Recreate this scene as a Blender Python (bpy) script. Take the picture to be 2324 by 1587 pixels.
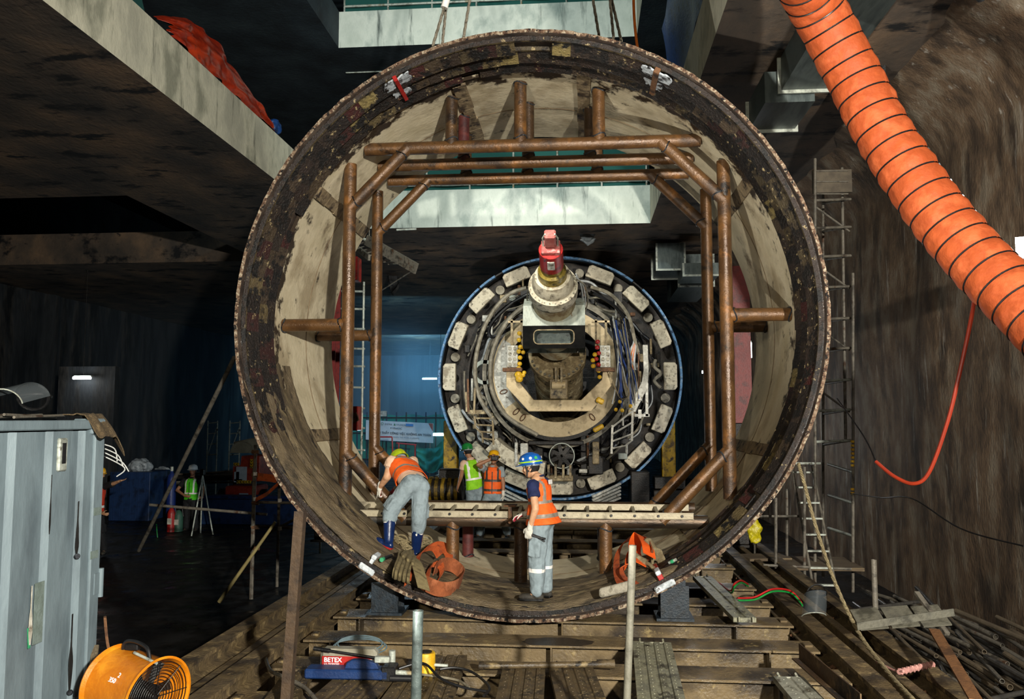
import bpy, bmesh, math, random
from math import sin, cos, pi, radians as RD
from mathutils import Vector as V, Matrix as M, noise as NZ
import mathutils

for _o in list(bpy.data.objects):
    bpy.data.objects.remove(_o)
SC = bpy.context.scene
COL = SC.collection
rnd = random.Random(7)

# ------------------------------------------------------------------ camera, world, exposure, lights
CAMZ = 2.259
YAW, PIT, FPX = RD(4.901), RD(4.716), 1877.0
cd = bpy.data.cameras.new('camera')
cam = bpy.data.objects.new('photo_viewpoint', cd)
COL.objects.link(cam)
cam.location = (0, 0, CAMZ)
cam.rotation_euler = (pi / 2 + PIT, 0, YAW)
cd.sensor_width = 36.0
cd.lens = 36.0 * FPX / 2324
cd.clip_start, cd.clip_end = 0.05, 300
SC.camera = cam
FW = V((-sin(YAW) * cos(PIT), cos(YAW) * cos(PIT), sin(PIT)))
RT = V((cos(YAW), sin(YAW), 0))
UPV = RT.cross(FW)


def P(px, py, d):
    """point of the place that stands at distance y = d and appears at (px, py) in the photograph"""
    r = FW * FPX + RT * (px - 1162) - UPV * (py - 793.5)
    return V((0, 0, CAMZ)) + r * (d / r.y)


def PZ(px, py, z):
    """same, for a point at height z"""
    r = FW * FPX + RT * (px - 1162) - UPV * (py - 793.5)
    return V((0, 0, CAMZ)) + r * ((z - CAMZ) / r.z)


SC.view_settings.view_transform = 'Standard'
SC.view_settings.look = 'None'
SC.view_settings.gamma = 1.0
SC.view_settings.use_curve_mapping = False
SC.view_settings.exposure = 0.0
SC.render.film_transparent = False
wd = bpy.data.worlds.new('world')
SC.world = wd
wd.use_nodes = True
wd.node_tree.nodes['Background'].inputs[0].default_value = (0.10, 0.2, 0.3, 1)
wd.node_tree.nodes['Background'].inputs[1].default_value = 0.024


def lamp(name, kind, loc, target, power, color, size=0.3, spot=60, blend=0.4):
    l = bpy.data.lights.new(name, kind)
    o = bpy.data.objects.new(name, l)
    COL.objects.link(o)
    o.location = loc
    o.rotation_euler = (V(target) - V(loc)).to_track_quat('-Z', 'Y').to_euler()
    l.energy = power
    l.color = color
    if kind == 'AREA':
        l.size = size
    elif kind == 'SPOT':
        l.spot_size = RD(spot); l.spot_blend = blend; l.shadow_soft_size = size
    elif kind == 'POINT':
        l.shadow_soft_size = size
    return o


# work lights that stand beside and behind the photographer, site lights farther in, and added soffit fills
WARM = (1.0, 0.90, 0.70)
NEUT = (1.0, 0.96, 0.86)
COOL = (0.62, 0.85, 1.0)
lamp('flood_light_right', 'SPOT', (3.1, -3.5, 3.9), (-1.0, 10, 3.0), 12500, NEUT, 0.13, 70, 0.6)
lamp('flood_light_left', 'SPOT', (-2.4, -3.2, 4.4), (1.2, 10.5, 2.6), 1700, WARM, 0.12, 70, 0.8)
lamp('low_fill_left', 'SPOT', (-1.6, 4.2, .5), (3.2, 9.5, 6.6), 1900, NEUT, 0.1, 60, 0.9)  # added fill, brightens the right soffit and ducts from below
lamp('soffit_fill', 'SPOT', (-4.4, 18.6, .6), (-2.4, 24, 7.4), 320, (.95, .97, 1), .1, 70, .9)  # added upward fill for the far soffit above the tunnelling machine
lamp('beam_light', 'SPOT', (-2.0, 9.0, 8.4), (-1.6, 20, 7.4), 1500, (0.95, 1.0, 0.93), 0.2, 75, 0.8)
lamp('shaft_light_far', 'SPOT', (-1.5, 13.6, 7.6), (-0.9, 23, 3.6), 1500, (1.0, 0.96, 0.88), 0.15, 62, 0.7)
lamp('shaft_light_upper', 'SPOT', (-2.0, 8.0, 11.0), (-2.0, 20, 12.2), 2600, (0.85, 1.0, 1.0), 0.2, 90, 0.8)
lamp('shield_light_left', 'POINT', (-4.6, 20.0, 1.2), (0, 0, 0), 120, COOL, 0.2)
lamp('shield_light_right', 'POINT', (2.9, 20.5, 2.0), (0, 0, 0), 110, (0.9, 0.95, 1.0), 0.2)
lamp('corridor_light_blue', 'AREA', (-9.0, 46.0, 5.2), (-10, 60, 2.0), 1150, (0.20, 0.60, 1.0), 3.0)
lamp('corridor_light_near', 'AREA', (-7.2, 31.0, 4.8), (-8.5, 44, 2.5), 160, (0.2, 0.6, 1.0), 2.0)


# ------------------------------------------------------------------ materials
def hx(h):
    h = h.lstrip('#')
    o = []
    for i in (0, 2, 4):
        c = int(h[i:i + 2], 16) / 255
        o.append(c / 12.92 if c <= .04045 else ((c + .055) / 1.055) ** 2.4)
    return (*o, 1)


_mc = {}


def mat(name, c1, c2=None, c3=None, sc=3.0, st=(1, 1, 1), rough=.7, metal=0., bump=.25, bs=40., dirt=None, dt=(.55, .65), ds=2.0,
        dst=(1, 1, 1), island=None, emit=None, spec=.4, alpha=None, lo=.36, hi=.64, dirt2=None, d2t=(.6, .66), d2s=6., d2st=(1, 1, 1), rv=0., ygr=None):
    if name in _mc:
        return _mc[name]
    m = bpy.data.materials.new(name)
    m.use_nodes = True
    nt = m.node_tree
    N, L = nt.nodes, nt.links
    b = N['Principled BSDF']
    b.inputs['Roughness'].default_value = rough
    b.inputs['Metallic'].default_value = metal
    b.inputs['Specular IOR Level'].default_value = spec
    tc = N.new('ShaderNodeTexCoord')

    def noise(scale, stretch, detail=6., rg=.6):
        mp = N.new('ShaderNodeMapping')
        mp.inputs['Scale'].default_value = stretch
        L.new(tc.outputs['Object'], mp.inputs['Vector'])
        n = N.new('ShaderNodeTexNoise')
        n.inputs['Scale'].default_value = scale
        n.inputs['Detail'].default_value = detail
        n.inputs['Roughness'].default_value = rg
        L.new(mp.outputs['Vector'], n.inputs['Vector'])
        return n.outputs['Fac']

    def ramp(fac, stops):
        r = N.new('ShaderNodeValToRGB')
        e = r.color_ramp.elements
        e[0].position, e[0].color = stops[0]
        e[1].position, e[1].color = stops[-1]
        for p, c in stops[1:-1]:
            q = e.new(p); q.color = c
        L.new(fac, r.inputs['Fac'])
        return r.outputs['Color']

    def mix(fac, a, c):
        x = N.new('ShaderNodeMix')
        x.data_type = 'RGBA'
        L.new(fac, x.inputs['Factor'])
        L.new(a, x.inputs['A'])
        if isinstance(c, tuple):
            x.inputs['B'].default_value = c
        else:
            L.new(c, x.inputs['B'])
        return x.outputs['Result']

    c1 = hx(c1)
    if island:
        g = N.new('ShaderNodeNewGeometry')
        k = len(island)
        r = N.new('ShaderNodeValToRGB')
        r.color_ramp.interpolation = 'CONSTANT'
        e = r.color_ramp.elements
        e[0].position, e[0].color = 0, hx(island[0])
        e[1].position, e[1].color = 1 / k, hx(island[1])
        for i in range(2, k):
            q = e.new(i / k); q.color = hx(island[i])
        L.new(g.outputs['Random Per Island'], r.inputs['Fac'])
        colr = r.outputs['Color']
        if c2:
            colr = mix(ramp(noise(sc, st), [(lo, (0, 0, 0, 1)), (hi, (1, 1, 1, 1))]), colr, hx(c2))
    elif c2:
        stops = [(lo, c1), (hi, hx(c2))] if not c3 else [(lo, c1), ((lo + hi) / 2, hx(c2)), (hi, hx(c3))]
        colr = ramp(noise(sc, st), stops)
    else:
        rgb = N.new('ShaderNodeRGB')
        rgb.outputs[0].default_value = c1
        colr = rgb.outputs[0]
    if dirt:
        nf = noise(ds, dst, 8., .65)
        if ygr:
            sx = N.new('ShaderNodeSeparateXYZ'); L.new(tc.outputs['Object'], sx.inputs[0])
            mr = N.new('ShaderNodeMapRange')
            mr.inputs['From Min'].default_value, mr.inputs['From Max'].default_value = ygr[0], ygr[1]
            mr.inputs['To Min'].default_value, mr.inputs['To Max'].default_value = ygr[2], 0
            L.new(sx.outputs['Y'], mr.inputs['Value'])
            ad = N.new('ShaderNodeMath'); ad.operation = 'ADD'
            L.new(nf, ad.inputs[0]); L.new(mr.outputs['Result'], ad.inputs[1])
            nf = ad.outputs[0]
        colr = mix(ramp(nf, [(dt[0], (0, 0, 0, 1)), (dt[1], (1, 1, 1, 1))]), colr, hx(dirt))
    if dirt2:
        colr = mix(ramp(noise(d2s, d2st, 8., .7), [(d2t[0], (0, 0, 0, 1)), (d2t[1], (1, 1, 1, 1))]), colr, hx(dirt2))
    L.new(colr, b.inputs['Base Color'])
    if rv:
        mr = N.new('ShaderNodeMapRange')
        mr.inputs['From Min'].default_value, mr.inputs['From Max'].default_value = .35, .65
        mr.inputs['To Min'].default_value, mr.inputs['To Max'].default_value = max(.04, rough - rv), min(1, rough + rv)
        L.new(noise(2.2, (1, 1, 1)), mr.inputs['Value'])
        L.new(mr.outputs['Result'], b.inputs['Roughness'])
    if bump:
        bp = N.new('ShaderNodeBump')
        bp.inputs['Strength'].default_value = bump
        bp.inputs['Distance'].default_value = .02
        L.new(noise(bs, st, 4.), bp.inputs['Height'])
        L.new(bp.outputs['Normal'], b.inputs['Normal'])
    if emit:
        b.inputs['Emission Color'].default_value = hx(emit[0])
        b.inputs['Emission Strength'].default_value = emit[1]
    if alpha is not None:
        b.inputs['Alpha'].default_value = alpha
    _mc[name] = m
    return m


def glassy(name, tint='c8d4d8', fac=.75):
    m = bpy.data.materials.new(name)
    m.use_nodes = True
    nt = m.node_tree
    N, L = nt.nodes, nt.links
    b = N['Principled BSDF']
    b.inputs['Base Color'].default_value = hx(tint)
    b.inputs['Roughness'].default_value = .25
    b.inputs['Transmission Weight'].default_value = 0
    t = N.new('ShaderNodeBsdfTransparent')
    x = N.new('ShaderNodeMixShader')
    x.inputs[0].default_value = fac
    L.new(b.outputs[0], x.inputs[1]); L.new(t.outputs[0], x.inputs[2])
    L.new(x.outputs[0], N['Material Output'].inputs['Surface'])
    return m


def netting(name, c, fac=.45, emit=0):
    m = glassy(name, c, fac)
    m.node_tree.nodes['Principled BSDF'].inputs['Roughness'].default_value = .9
    return m


# ------------------------------------------------------------------ mesh builder
def frame(d, up=None):
    d = V(d).normalized()
    if up is None:
        up = V((0, 0, 1)) if abs(d.z) < .95 else V((0, 1, 0))
    x = d.cross(V(up)).normalized()
    y = x.cross(d).normalized()
    return x, y, d            # x to the right, y up, d forward


class MB:
    def __init__(s):
        s.v, s.f, s.m, s.cur = [], [], [], 0

    def add(s, vs, fs):
        n = len(s.v)
        s.v += [V(q) for q in vs]
        s.f += [[i + n for i in q] for q in fs]
        s.m += [s.cur] * len(fs)
        return s

    def mi(s, k):
        s.cur = k
        return s

    def box(s, c, size, R=None):
        c = V(c); h = V(size) / 2
        vs = []
        for i in range(8):
            q = V(((1 if i & 1 else -1) * h.x, (1 if i & 2 else -1) * h.y, (1 if i & 4 else -1) * h.z))
            vs.append(c + (R @ q if R else q))
        return s.add(vs, [(0, 2, 3, 1), (4, 5, 7, 6), (0, 1, 5, 4), (2, 6, 7, 3), (0, 4, 6, 2), (1, 3, 7, 5)])

    def bar(s, a, b, w, h, up=None):
        a, b = V(a), V(b)
        x, y, d = frame(b - a, up)
        R = M((x, y, d)).transposed()
        return s.box((a + b) / 2, (w, h, (b - a).length), R)

    def cyl(s, a, b, r, r2=None, n=16, caps=True):
        a, b = V(a), V(b)
        if r2 is None:
            r2 = r
        x, y, d = frame(b - a)
        vs = [a + (x * cos(2 * pi * i / n) + y * sin(2 * pi * i / n)) * r for i in range(n)]
        vs += [b + (x * cos(2 * pi * i / n) + y * sin(2 * pi * i / n)) * r2 for i in range(n)]
        fs = [(i, (i + 1) % n, n + (i + 1) % n, n + i) for i in range(n)]
        if caps:
            fs += [tuple(range(n - 1, -1, -1)), tuple(range(n, 2 * n))]
        return s.add(vs, fs)

    def pipe(s, a, b, r, t, n=20):
        """hollow pipe"""
        return s.lathe([(r - t, 0), (r, 0), (r, (V(b) - V(a)).length), (r - t, (V(b) - V(a)).length)], a, V(b) - V(a), n, True)

    def lathe(s, prof, o, d, n=32, closed=False, a0=0, a1=2 * pi):
        """profile (radius, distance along d) turned around the axis d through o"""
        o = V(o)
        x, y, d = frame(d)
        full = abs(a1 - a0 - 2 * pi) < 1e-6
        cnt = n if full else n + 1
        k = len(prof)
        vs = []
        for i in range(cnt):
            t = a0 + (a1 - a0) * i / n
            e = x * cos(t) + y * sin(t)
            vs += [o + e * r + d * z for r, z in prof]
        fs = []
        for i in range(n):
            j = (i + 1) % cnt
            for q in range(k if closed else k - 1):
                q2 = (q + 1) % k
                fs.append((i * k + q, j * k + q, j * k + q2, i * k + q2))
        if not full and closed:
            fs += [tuple(range(k)), tuple(range((cnt - 1) * k, cnt * k))[::-1]]
        return s.add(vs, fs)

    def tube(s, pts, r, n=8, closed=False, caps=True):
        pts = [V(p) for p in pts]
        k = len(pts)
        rs = r if isinstance(r, (list, tuple)) else [r] * k
        ref = None
        vs = []
        for i, p in enumerate(pts):
            a = pts[i - 1] if (i > 0 or closed) else p
            b = pts[(i + 1) % k] if (i < k - 1 or closed) else p
            d = (b - a)
            d = d.normalized() if d.length > 1e-9 else V((0, 0, 1))
            if ref is None:
                x, y, _ = frame(d)
            else:
                x = (ref - d * ref.dot(d))
                x = x.normalized() if x.length > 1e-6 else frame(d)[0]
                y = d.cross(x)
            ref = x
            vs += [p + (x * cos(2 * pi * q / n) + y * sin(2 * pi * q / n)) * rs[i] for q in range(n)]
        fs = []
        for i in range(k if closed else k - 1):
            j = (i + 1) % k
            for q in range(n):
                q2 = (q + 1) % n
                fs.append((i * n + q, i * n + q2, j * n + q2, j * n + q))
        if caps and not closed:
            fs += [tuple(range(n - 1, -1, -1)), tuple(range((k - 1) * n, k * n))]
        return s.add(vs, fs)

    def ribbon(s, pts, widths, normal, t=.004):
        """flat strap: pts centre line, width along the vectors given, thickness t"""
        k = len(pts)
        vs = []
        for i, p in enumerate(pts):
            p = V(p)
            w = V(widths[i]) / 2
            a = V(pts[max(i - 1, 0)]); b = V(pts[min(i + 1, k - 1)])
            nn = (b - a).cross(w)
            nn = nn.normalized() * t / 2 if nn.length > 1e-9 else V((0, 0, t / 2))
            vs += [p - w - nn, p + w - nn, p + w + nn, p - w + nn]
        fs = []
        for i in range(k - 1):
            for q in range(4):
                fs.append((i * 4 + q, i * 4 + (q + 1) % 4, i * 4 + 4 + (q + 1) % 4, i * 4 + 4 + q))
        fs += [(3, 2, 1, 0), (4 * k - 4, 4 * k - 3, 4 * k - 2, 4 * k - 1)]
        return s.add(vs, fs)

    def prism(s, poly, o, x, y, h):
        """polygon (u, v) in the plane o + u*x + v*y, extruded by the vector h"""
        o, x, y, h = V(o), V(x), V(y), V(h)
        k = len(poly)
        a = [o + x * u + y * w for u, w in poly]
        return s.add(a + [q + h for q in a],
                     [tuple(range(k - 1, -1, -1)), tuple(range(k, 2 * k))] + [(i, (i + 1) % k, k + (i + 1) % k, k + i) for i in range(k)])

    def section(s, poly, a, b, up=None):
        """cross-section polygon (right, up) swept from a to b"""
        a, b = V(a), V(b)
        x, y, d = frame(b - a, up)
        return s.prism(poly, a, x, y, b - a)

    def hbeam(s, a, b, w, h, tf=.02, tw=.014, up=None):
        """a, b: centre of the top flange's upper face"""
        w2, t2 = w / 2, tw / 2
        poly = [(-w2, 0), (-w2, -tf), (-t2, -tf), (-t2, -h + tf), (-w2, -h + tf), (-w2, -h), (w2, -h), (w2, -h + tf), (t2, -h + tf), (t2, -tf), (w2, -tf), (w2, 0)]
        return s.section(poly, a, b, up)

    def ball(s, c, r, n=16, sz=(1, 1, 1), R=None, lo=-pi / 2, hi=pi / 2):
        c = V(c)
        m2 = max(4, n // 2)
        vs, fs = [], []
        for j in range(m2 + 1):
            b = lo + (hi - lo) * j / m2
            for i in range(n):
                a = 2 * pi * i / n
                q = V((cos(a) * cos(b) * sz[0], sin(a) * cos(b) * sz[1], sin(b) * sz[2])) * r
                vs.append(c + (R @ q if R else q))
        for j in range(m2):
            for i in range(n):
                fs.append((j * n + i, j * n + (i + 1) % n, (j + 1) * n + (i + 1) % n, (j + 1) * n + i))
        return s.add(vs, fs)

    def grid(s, nu, nv, fn, thick=0.):
        vs = [V(fn(i / nu, j / nv)) for j in range(nv + 1) for i in range(nu + 1)]
        fs = [(j * (nu + 1) + i, j * (nu + 1) + i + 1, (j + 1) * (nu + 1) + i + 1, (j + 1) * (nu + 1) + i) for j in range(nv) for i in range(nu)]
        if thick:
            # second skin along vertex normals
            nr = [V((0, 0, 0)) for _ in vs]
            for f in fs:
                n_ = (vs[f[1]] - vs[f[0]]).cross(vs[f[3]] - vs[f[0]])
                for i in f:
                    nr[i] = nr[i] + n_
            k = len(vs)
            vs2 = [p - (q.normalized() if q.length > 1e-12 else V((0, 0, 1))) * thick for p, q in zip(vs, nr)]
            f2 = [tuple(i + k for i in reversed(f)) for f in fs]
            rim = []
            w = nu + 1
            loop = [i for i in range(w)] + [j * w + nu for j in range(1, nv + 1)] + [nv * w + i for i in range(nu - 1, -1, -1)] + [j * w for j in range(nv - 1, 0, -1)]
            for a, b in zip(loop, loop[1:] + loop[:1]):
                rim.append((b, a, a + k, b + k))
            return s.add(vs + vs2, fs + f2 + rim)
        return s.add(vs, fs)

    def build(s, name, mats, parent=None, ang=35, bevel=0., jitter=0.):
        if not isinstance(mats, (list, tuple)):
            mats = [mats]
        root = parent
        while root is not None and root.parent is not None:
            root = root.parent
        if root is not None:
            off = V(root.location)
        else:
            xs = [q.x for q in s.v]; ys = [q.y for q in s.v]; zs = [q.z for q in s.v]
            off = V(((min(xs) + max(xs)) / 2, (min(ys) + max(ys)) / 2, min(zs)))
        me = bpy.data.meshes.new(name)
        me.from_pydata([q - off for q in s.v], [], s.f)
        for m in mats:
            me.materials.append(m)
        me.polygons.foreach_set('material_index', s.m)
        bm = bmesh.new()
        bm.from_mesh(me)
        bmesh.ops.recalc_face_normals(bm, faces=bm.faces)
        if bevel:
            es = [e for e in bm.edges if len(e.link_faces) == 2 and e.calc_face_angle(0) > RD(50)]
            if es:
                bmesh.ops.bevel(bm, geom=es, offset=bevel, segments=1, affect='EDGES', clamp_overlap=True)
        for f in bm.faces:
            f.smooth = True
        for e in bm.edges:
            if len(e.link_faces) == 2 and e.calc_face_angle(0) > RD(ang):
                e.smooth = False
        bm.to_mesh(me)
        bm.free()
        o = bpy.data.objects.new(name, me)
        COL.objects.link(o)
        if parent is not None:
            o.parent = parent
        else:
            o.location = off
        return o


def tag(o, label=None, cat=None, group=None, kind=None):
    if label: o['label'] = label
    if cat: o['category'] = cat
    if group: o['group'] = group
    if kind: o['kind'] = kind
    return o


def thing(name, loc, label, cat, group=None):
    o = bpy.data.objects.new(name, None)
    o.empty_display_size = .1
    COL.objects.link(o)
    o.location = loc
    return tag(o, label, cat, group)


def dup(o, loc=None, rot=None, label=None, parent=None):
    c = o.copy()
    COL.objects.link(c)
    if parent is not None:
        c.parent = parent
    for ch in list(o.children):
        dup(ch, parent=c)
    if loc is not None: c.location = loc
    if rot is not None: c.rotation_euler = rot
    if label: c['label'] = label
    return c


def one(mb, name, mats, label, cat, group=None, **k):
    return tag(mb.build(name, mats, **k), label, cat, group)


def struct(mb, name, mats, label=None, **k):
    return tag(mb.build(name, mats, **k), label, None, None, 'structure')


def sag(a, b, drop, n=12):
    a, b = V(a), V(b)
    return [a.lerp(b, i / n) - V((0, 0, 4 * drop * (i / n) * (1 - i / n))) for i in range(n + 1)]


def smooth_path(pts, k=6):
    """Catmull-Rom through the points"""
    pts = [V(p) for p in pts]
    out = []
    for i in range(len(pts) - 1):
        p0 = pts[max(i - 1, 0)]; p1 = pts[i]; p2 = pts[i + 1]; p3 = pts[min(i + 2, len(pts) - 1)]
        for j in range(k):
            t = j / k
            out.append(.5 * ((2 * p1) + (p2 - p0) * t + (2 * p0 - 5 * p1 + 4 * p2 - p3) * t * t + (3 * p1 - p0 - 3 * p2 + p3) * t ** 3))
    out.append(pts[-1])
    return out


def text_mesh(body, size, o, x, y, name, m, parent=None, depth=.003, align='LEFT', bold=0.):
    """raised lettering: baseline start o, reading along x, up along y"""
    cu = bpy.data.curves.new(name, 'FONT')
    cu.body = body
    cu.size = size
    cu.extrude = depth
    cu.offset = bold
    cu.align_x = align
    t = bpy.data.objects.new(name, cu)
    COL.objects.link(t)
    dg = bpy.context.evaluated_depsgraph_get()
    dg.update()
    me = bpy.data.meshes.new_from_object(t.evaluated_get(dg))
    bpy.data.objects.remove(t)
    o, x, y = V(o), V(x).normalized(), V(y).normalized()
    z = x.cross(y)
    root = parent
    while root is not None and root.parent is not None:
        root = root.parent
    off = V(root.location) if root is not None else V((0, 0, 0))
    for v in me.vertices:
        v.co = o + x * v.co.x + y * v.co.y + z * v.co.z - off
    me.materials.clear()
    me.materials.append(m)
    ob = bpy.data.objects.new(name, me)
    COL.objects.link(ob)
    if parent is not None:
        ob.parent = parent
    return ob
# ------------------------------------------------------------------ the box: floors, slabs, walls
X0L, X1R, YB = -6.1, 1.67, 20.1          # the shaft opening: left edge, right edge, far edge
ZS, ZT = 7.0, 7.95                       # lower slab: soffit and top
ZU, ZV = 11.74, 12.7                     # upper slab
XWL, XWR, YEND, YNEAR, ZF = -20.5, 5.2, 62.0, -4.0, -.7
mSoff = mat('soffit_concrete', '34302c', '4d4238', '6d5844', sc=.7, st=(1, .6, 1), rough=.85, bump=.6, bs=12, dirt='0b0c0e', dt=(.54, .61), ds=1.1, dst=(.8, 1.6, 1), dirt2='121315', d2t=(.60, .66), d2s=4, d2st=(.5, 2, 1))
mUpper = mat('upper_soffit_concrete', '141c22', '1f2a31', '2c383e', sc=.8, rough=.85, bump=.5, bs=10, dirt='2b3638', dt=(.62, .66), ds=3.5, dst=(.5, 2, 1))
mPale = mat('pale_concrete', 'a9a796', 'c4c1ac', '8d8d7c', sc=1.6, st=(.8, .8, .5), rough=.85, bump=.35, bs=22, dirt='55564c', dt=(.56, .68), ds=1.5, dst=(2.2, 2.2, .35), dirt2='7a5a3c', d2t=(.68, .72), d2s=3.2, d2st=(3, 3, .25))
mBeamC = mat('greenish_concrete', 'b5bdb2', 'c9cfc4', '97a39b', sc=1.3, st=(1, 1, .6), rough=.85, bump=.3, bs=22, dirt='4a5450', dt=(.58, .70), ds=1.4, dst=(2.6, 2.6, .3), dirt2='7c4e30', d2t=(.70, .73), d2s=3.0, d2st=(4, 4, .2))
mWallR = mat('brown_diaphragm_wall', '443629', '624f3c', '766a5a', sc=2.6, st=(1.2, 1.2, .6), rough=.8, bump=.7, bs=22, dirt='32271d', dt=(.52, .64), ds=1.3, dst=(1.5, 1.5, .5), dirt2='9a948a', d2t=(.60, .68), d2s=1.5, d2st=(4., 4., .45))
mWallL = mat('grey_diaphragm_wall', '15181b', '2e3134', '4b4640', sc=.9, st=(1.3, 1.3, .3), rough=.7, bump=.8, bs=9, dirt='0d0f11', dt=(.48, .62), ds=.7, dst=(1.6, 1.6, .4))
mFloor = mat('wet_black_floor', '060505', '0d0a08', '17120d', sc=.8, rough=.5, bump=.25, bs=5, dirt='1d1610', dt=(.56, .66), ds=1.3, rv=.3, spec=.25)
mPlasterFar = mat('far_wall', '3a4a58', '5a6a74', '46525c', sc=.6, st=(2, 2, .1), rough=.7, bump=.4, bs=6, dirt='a8b4ba', dt=(.64, .7), ds=1.2, dst=(3, 3, .08))


def slab_with_hole(name, z0, z1, holes, m):
    """rectangular slab cut by rectangular openings, built as blocks around them"""
    xs = sorted({XWL - .5, XWR + .6} | {h[0] for h in holes} | {h[1] for h in holes})
    ys = sorted({YNEAR, YEND} | {h[2] for h in holes} | {h[3] for h in holes})
    cells = {}
    for i in range(len(xs) - 1):
        for j in range(len(ys) - 1):
            cx, cy = (xs[i] + xs[i + 1]) / 2, (ys[j] + ys[j + 1]) / 2
            cells[i, j] = not any(h[0] < cx < h[1] and h[2] < cy < h[3] for h in holes)
    b = MB()
    for (i, j), s in cells.items():
        if not s:
            continue
        p = [V((xs[i + a], ys[j + c], z)) for z in (z0, z1) for a, c in ((0, 0), (1, 0), (1, 1), (0, 1))]
        fs = [(3, 2, 1, 0), (4, 5, 6, 7)]
        for di, dj, f in ((0, -1, (0, 1, 5, 4)), (1, 0, (1, 2, 6, 5)), (0, 1, (2, 3, 7, 6)), (-1, 0, (3, 0, 4, 7))):
            if not cells.get((i + di, j + dj), False):
                fs.append(f)
        for f in fs:
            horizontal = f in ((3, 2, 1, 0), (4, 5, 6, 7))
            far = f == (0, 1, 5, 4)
            b.mi(0 if horizontal or p[0].x < -9.71 else (2 if far else 1)).add([p[q] for q in f], [(0, 1, 2, 3)])  # edge faces at the far left take the dark soffit colour as painted shade
    return struct(b, name, m, ang=20)


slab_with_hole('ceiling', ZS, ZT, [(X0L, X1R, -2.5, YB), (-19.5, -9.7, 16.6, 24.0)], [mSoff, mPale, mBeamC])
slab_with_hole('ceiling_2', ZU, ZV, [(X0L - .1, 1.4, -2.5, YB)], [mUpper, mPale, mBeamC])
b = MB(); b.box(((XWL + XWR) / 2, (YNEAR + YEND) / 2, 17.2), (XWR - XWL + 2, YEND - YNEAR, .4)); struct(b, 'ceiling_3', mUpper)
b = MB(); b.grid(60, 90, lambda u, v: (XWL - .5 + u * (XWR - XWL + 1.1), YNEAR + v * (YEND - YNEAR), ZF + .05 * (NZ.noise(V((u * 14, v * 40, 0))) - .2))); struct(b, 'floor', mFloor)


def wr(u, v):
    y = YNEAR + u * (YEND - YNEAR)
    z = ZF - .2 + v * (ZS + .25 - ZF)
    x = XWR + .10 * NZ.noise(V((y * .5, z * .35, 3))) + .05 * NZ.noise(V((y * 1.6, z * .5, 9)))
    t = max(0, (z - 5.9 + .25 * NZ.noise(V((y * .7, 0, 5)))) / 1.1)
    x -= .85 * t * t + (.10 * NZ.noise(V((y * 2, z * 2, 1))) * min(1, t * 3))
    return (x, y, z)


b = MB(); b.grid(240, 46, wr); struct(b, 'wall_right', mWallR, ang=60)
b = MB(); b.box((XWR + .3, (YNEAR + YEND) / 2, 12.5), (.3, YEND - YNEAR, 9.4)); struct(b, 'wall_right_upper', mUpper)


def wl(u, v):
    y = YNEAR + u * (YEND - YNEAR)
    z = ZF - .1 + v * (ZS + .15 - ZF)
    x = XWL + .16 * NZ.noise(V((y * .45, z * .1, 3))) + (.12 if (y % 6) < .5 else 0) + .05 * NZ.noise(V((y * 2.3, z * .15, 7)))
    return (x, y, z)


b = MB(); b.grid(240, 16, wl); struct(b, 'wall_left', mWallL, ang=60)
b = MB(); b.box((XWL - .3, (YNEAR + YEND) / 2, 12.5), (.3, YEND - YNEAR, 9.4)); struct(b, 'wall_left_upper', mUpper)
b = MB(); b.box(((XWL + XWR) / 2, YEND + .2, 8.2), (XWR - XWL + 2, .4, 18)); struct(b, 'wall_back', mPlasterFar)
b = MB(); b.box(((XWL + XWR) / 2, YNEAR - .2, 8.2), (XWR - XWL + 2, .4, 18)); struct(b, 'wall_front', mWallL)
# ------------------------------------------------------------------ the big steel ring (shield tail) and its bracing
RC = V((-.671, 0, 3.4))                  # ring axis runs along +Y through here
Y1, Y2 = 9.35, 12.77
RO, RI = 3.40, 3.34
mRim = mat('flaking_rim_steel', '3a241b', '6b5340', '8c7a66', sc=22, rough=.8, bump=.9, bs=60, dirt='a89a84', dt=(.54, .6), ds=26, dirt2='120d0b', d2t=(.52, .58), d2s=14)
mOuter = mat('ring_outer_steel', '1c1613', '33271f', '4b4037', sc=3, rough=.8, bump=.5, bs=30)
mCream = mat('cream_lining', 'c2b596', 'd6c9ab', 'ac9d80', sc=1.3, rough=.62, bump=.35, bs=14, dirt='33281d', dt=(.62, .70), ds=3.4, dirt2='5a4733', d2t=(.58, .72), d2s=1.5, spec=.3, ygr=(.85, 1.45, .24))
mTar = mat('greasy_black_steel', '0d0b0a', '1d1512', '35261c', sc=4, rough=.42, bump=.8, bs=28, dirt='5c4c38', dt=(.60, .66), ds=5, rv=.2)
mBrush = mat('brush_plates', '15110e', '241a14', None, sc=6, rough=.55, bump=1., bs=34, lo=.42, hi=.62,
             island=['171210', '241a15', '3a2f23', '120e0c', '54482f', '2a1210', '2a211a', '75673f', '17120f', '361513', '3a2f22', '151110', '1d1713', '241c16', '3f3626', '15110f'], dirt='8f7f5c', dt=(.61, .65), ds=13, dirt2='0b0908', d2t=(.50, .56), d2s=6)
mPipe = mat('rusty_brown_pipe', '4a331f', '614325', '372618', sc=2.2, st=(1, 1, 1), rough=.40, metal=.2, bump=.3, bs=40, dirt='84582c', dt=(.55, .68), ds=3.2, dirt2='1d1713', d2t=(.58, .66), d2s=2.4, rv=.15, spec=.5)
mPipeDark = mat('dark_brown_pipe', '33251a', '463321', '241a14', sc=2.4, rough=.42, metal=.2, bump=.3, bs=40, dirt='5d4328', dt=(.58, .68), ds=3)
mPipeRed = mat('oxide_red_pipe', '45191a', '5a2622', '351415', sc=3, rough=.6, bump=.2, bs=40)
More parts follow.
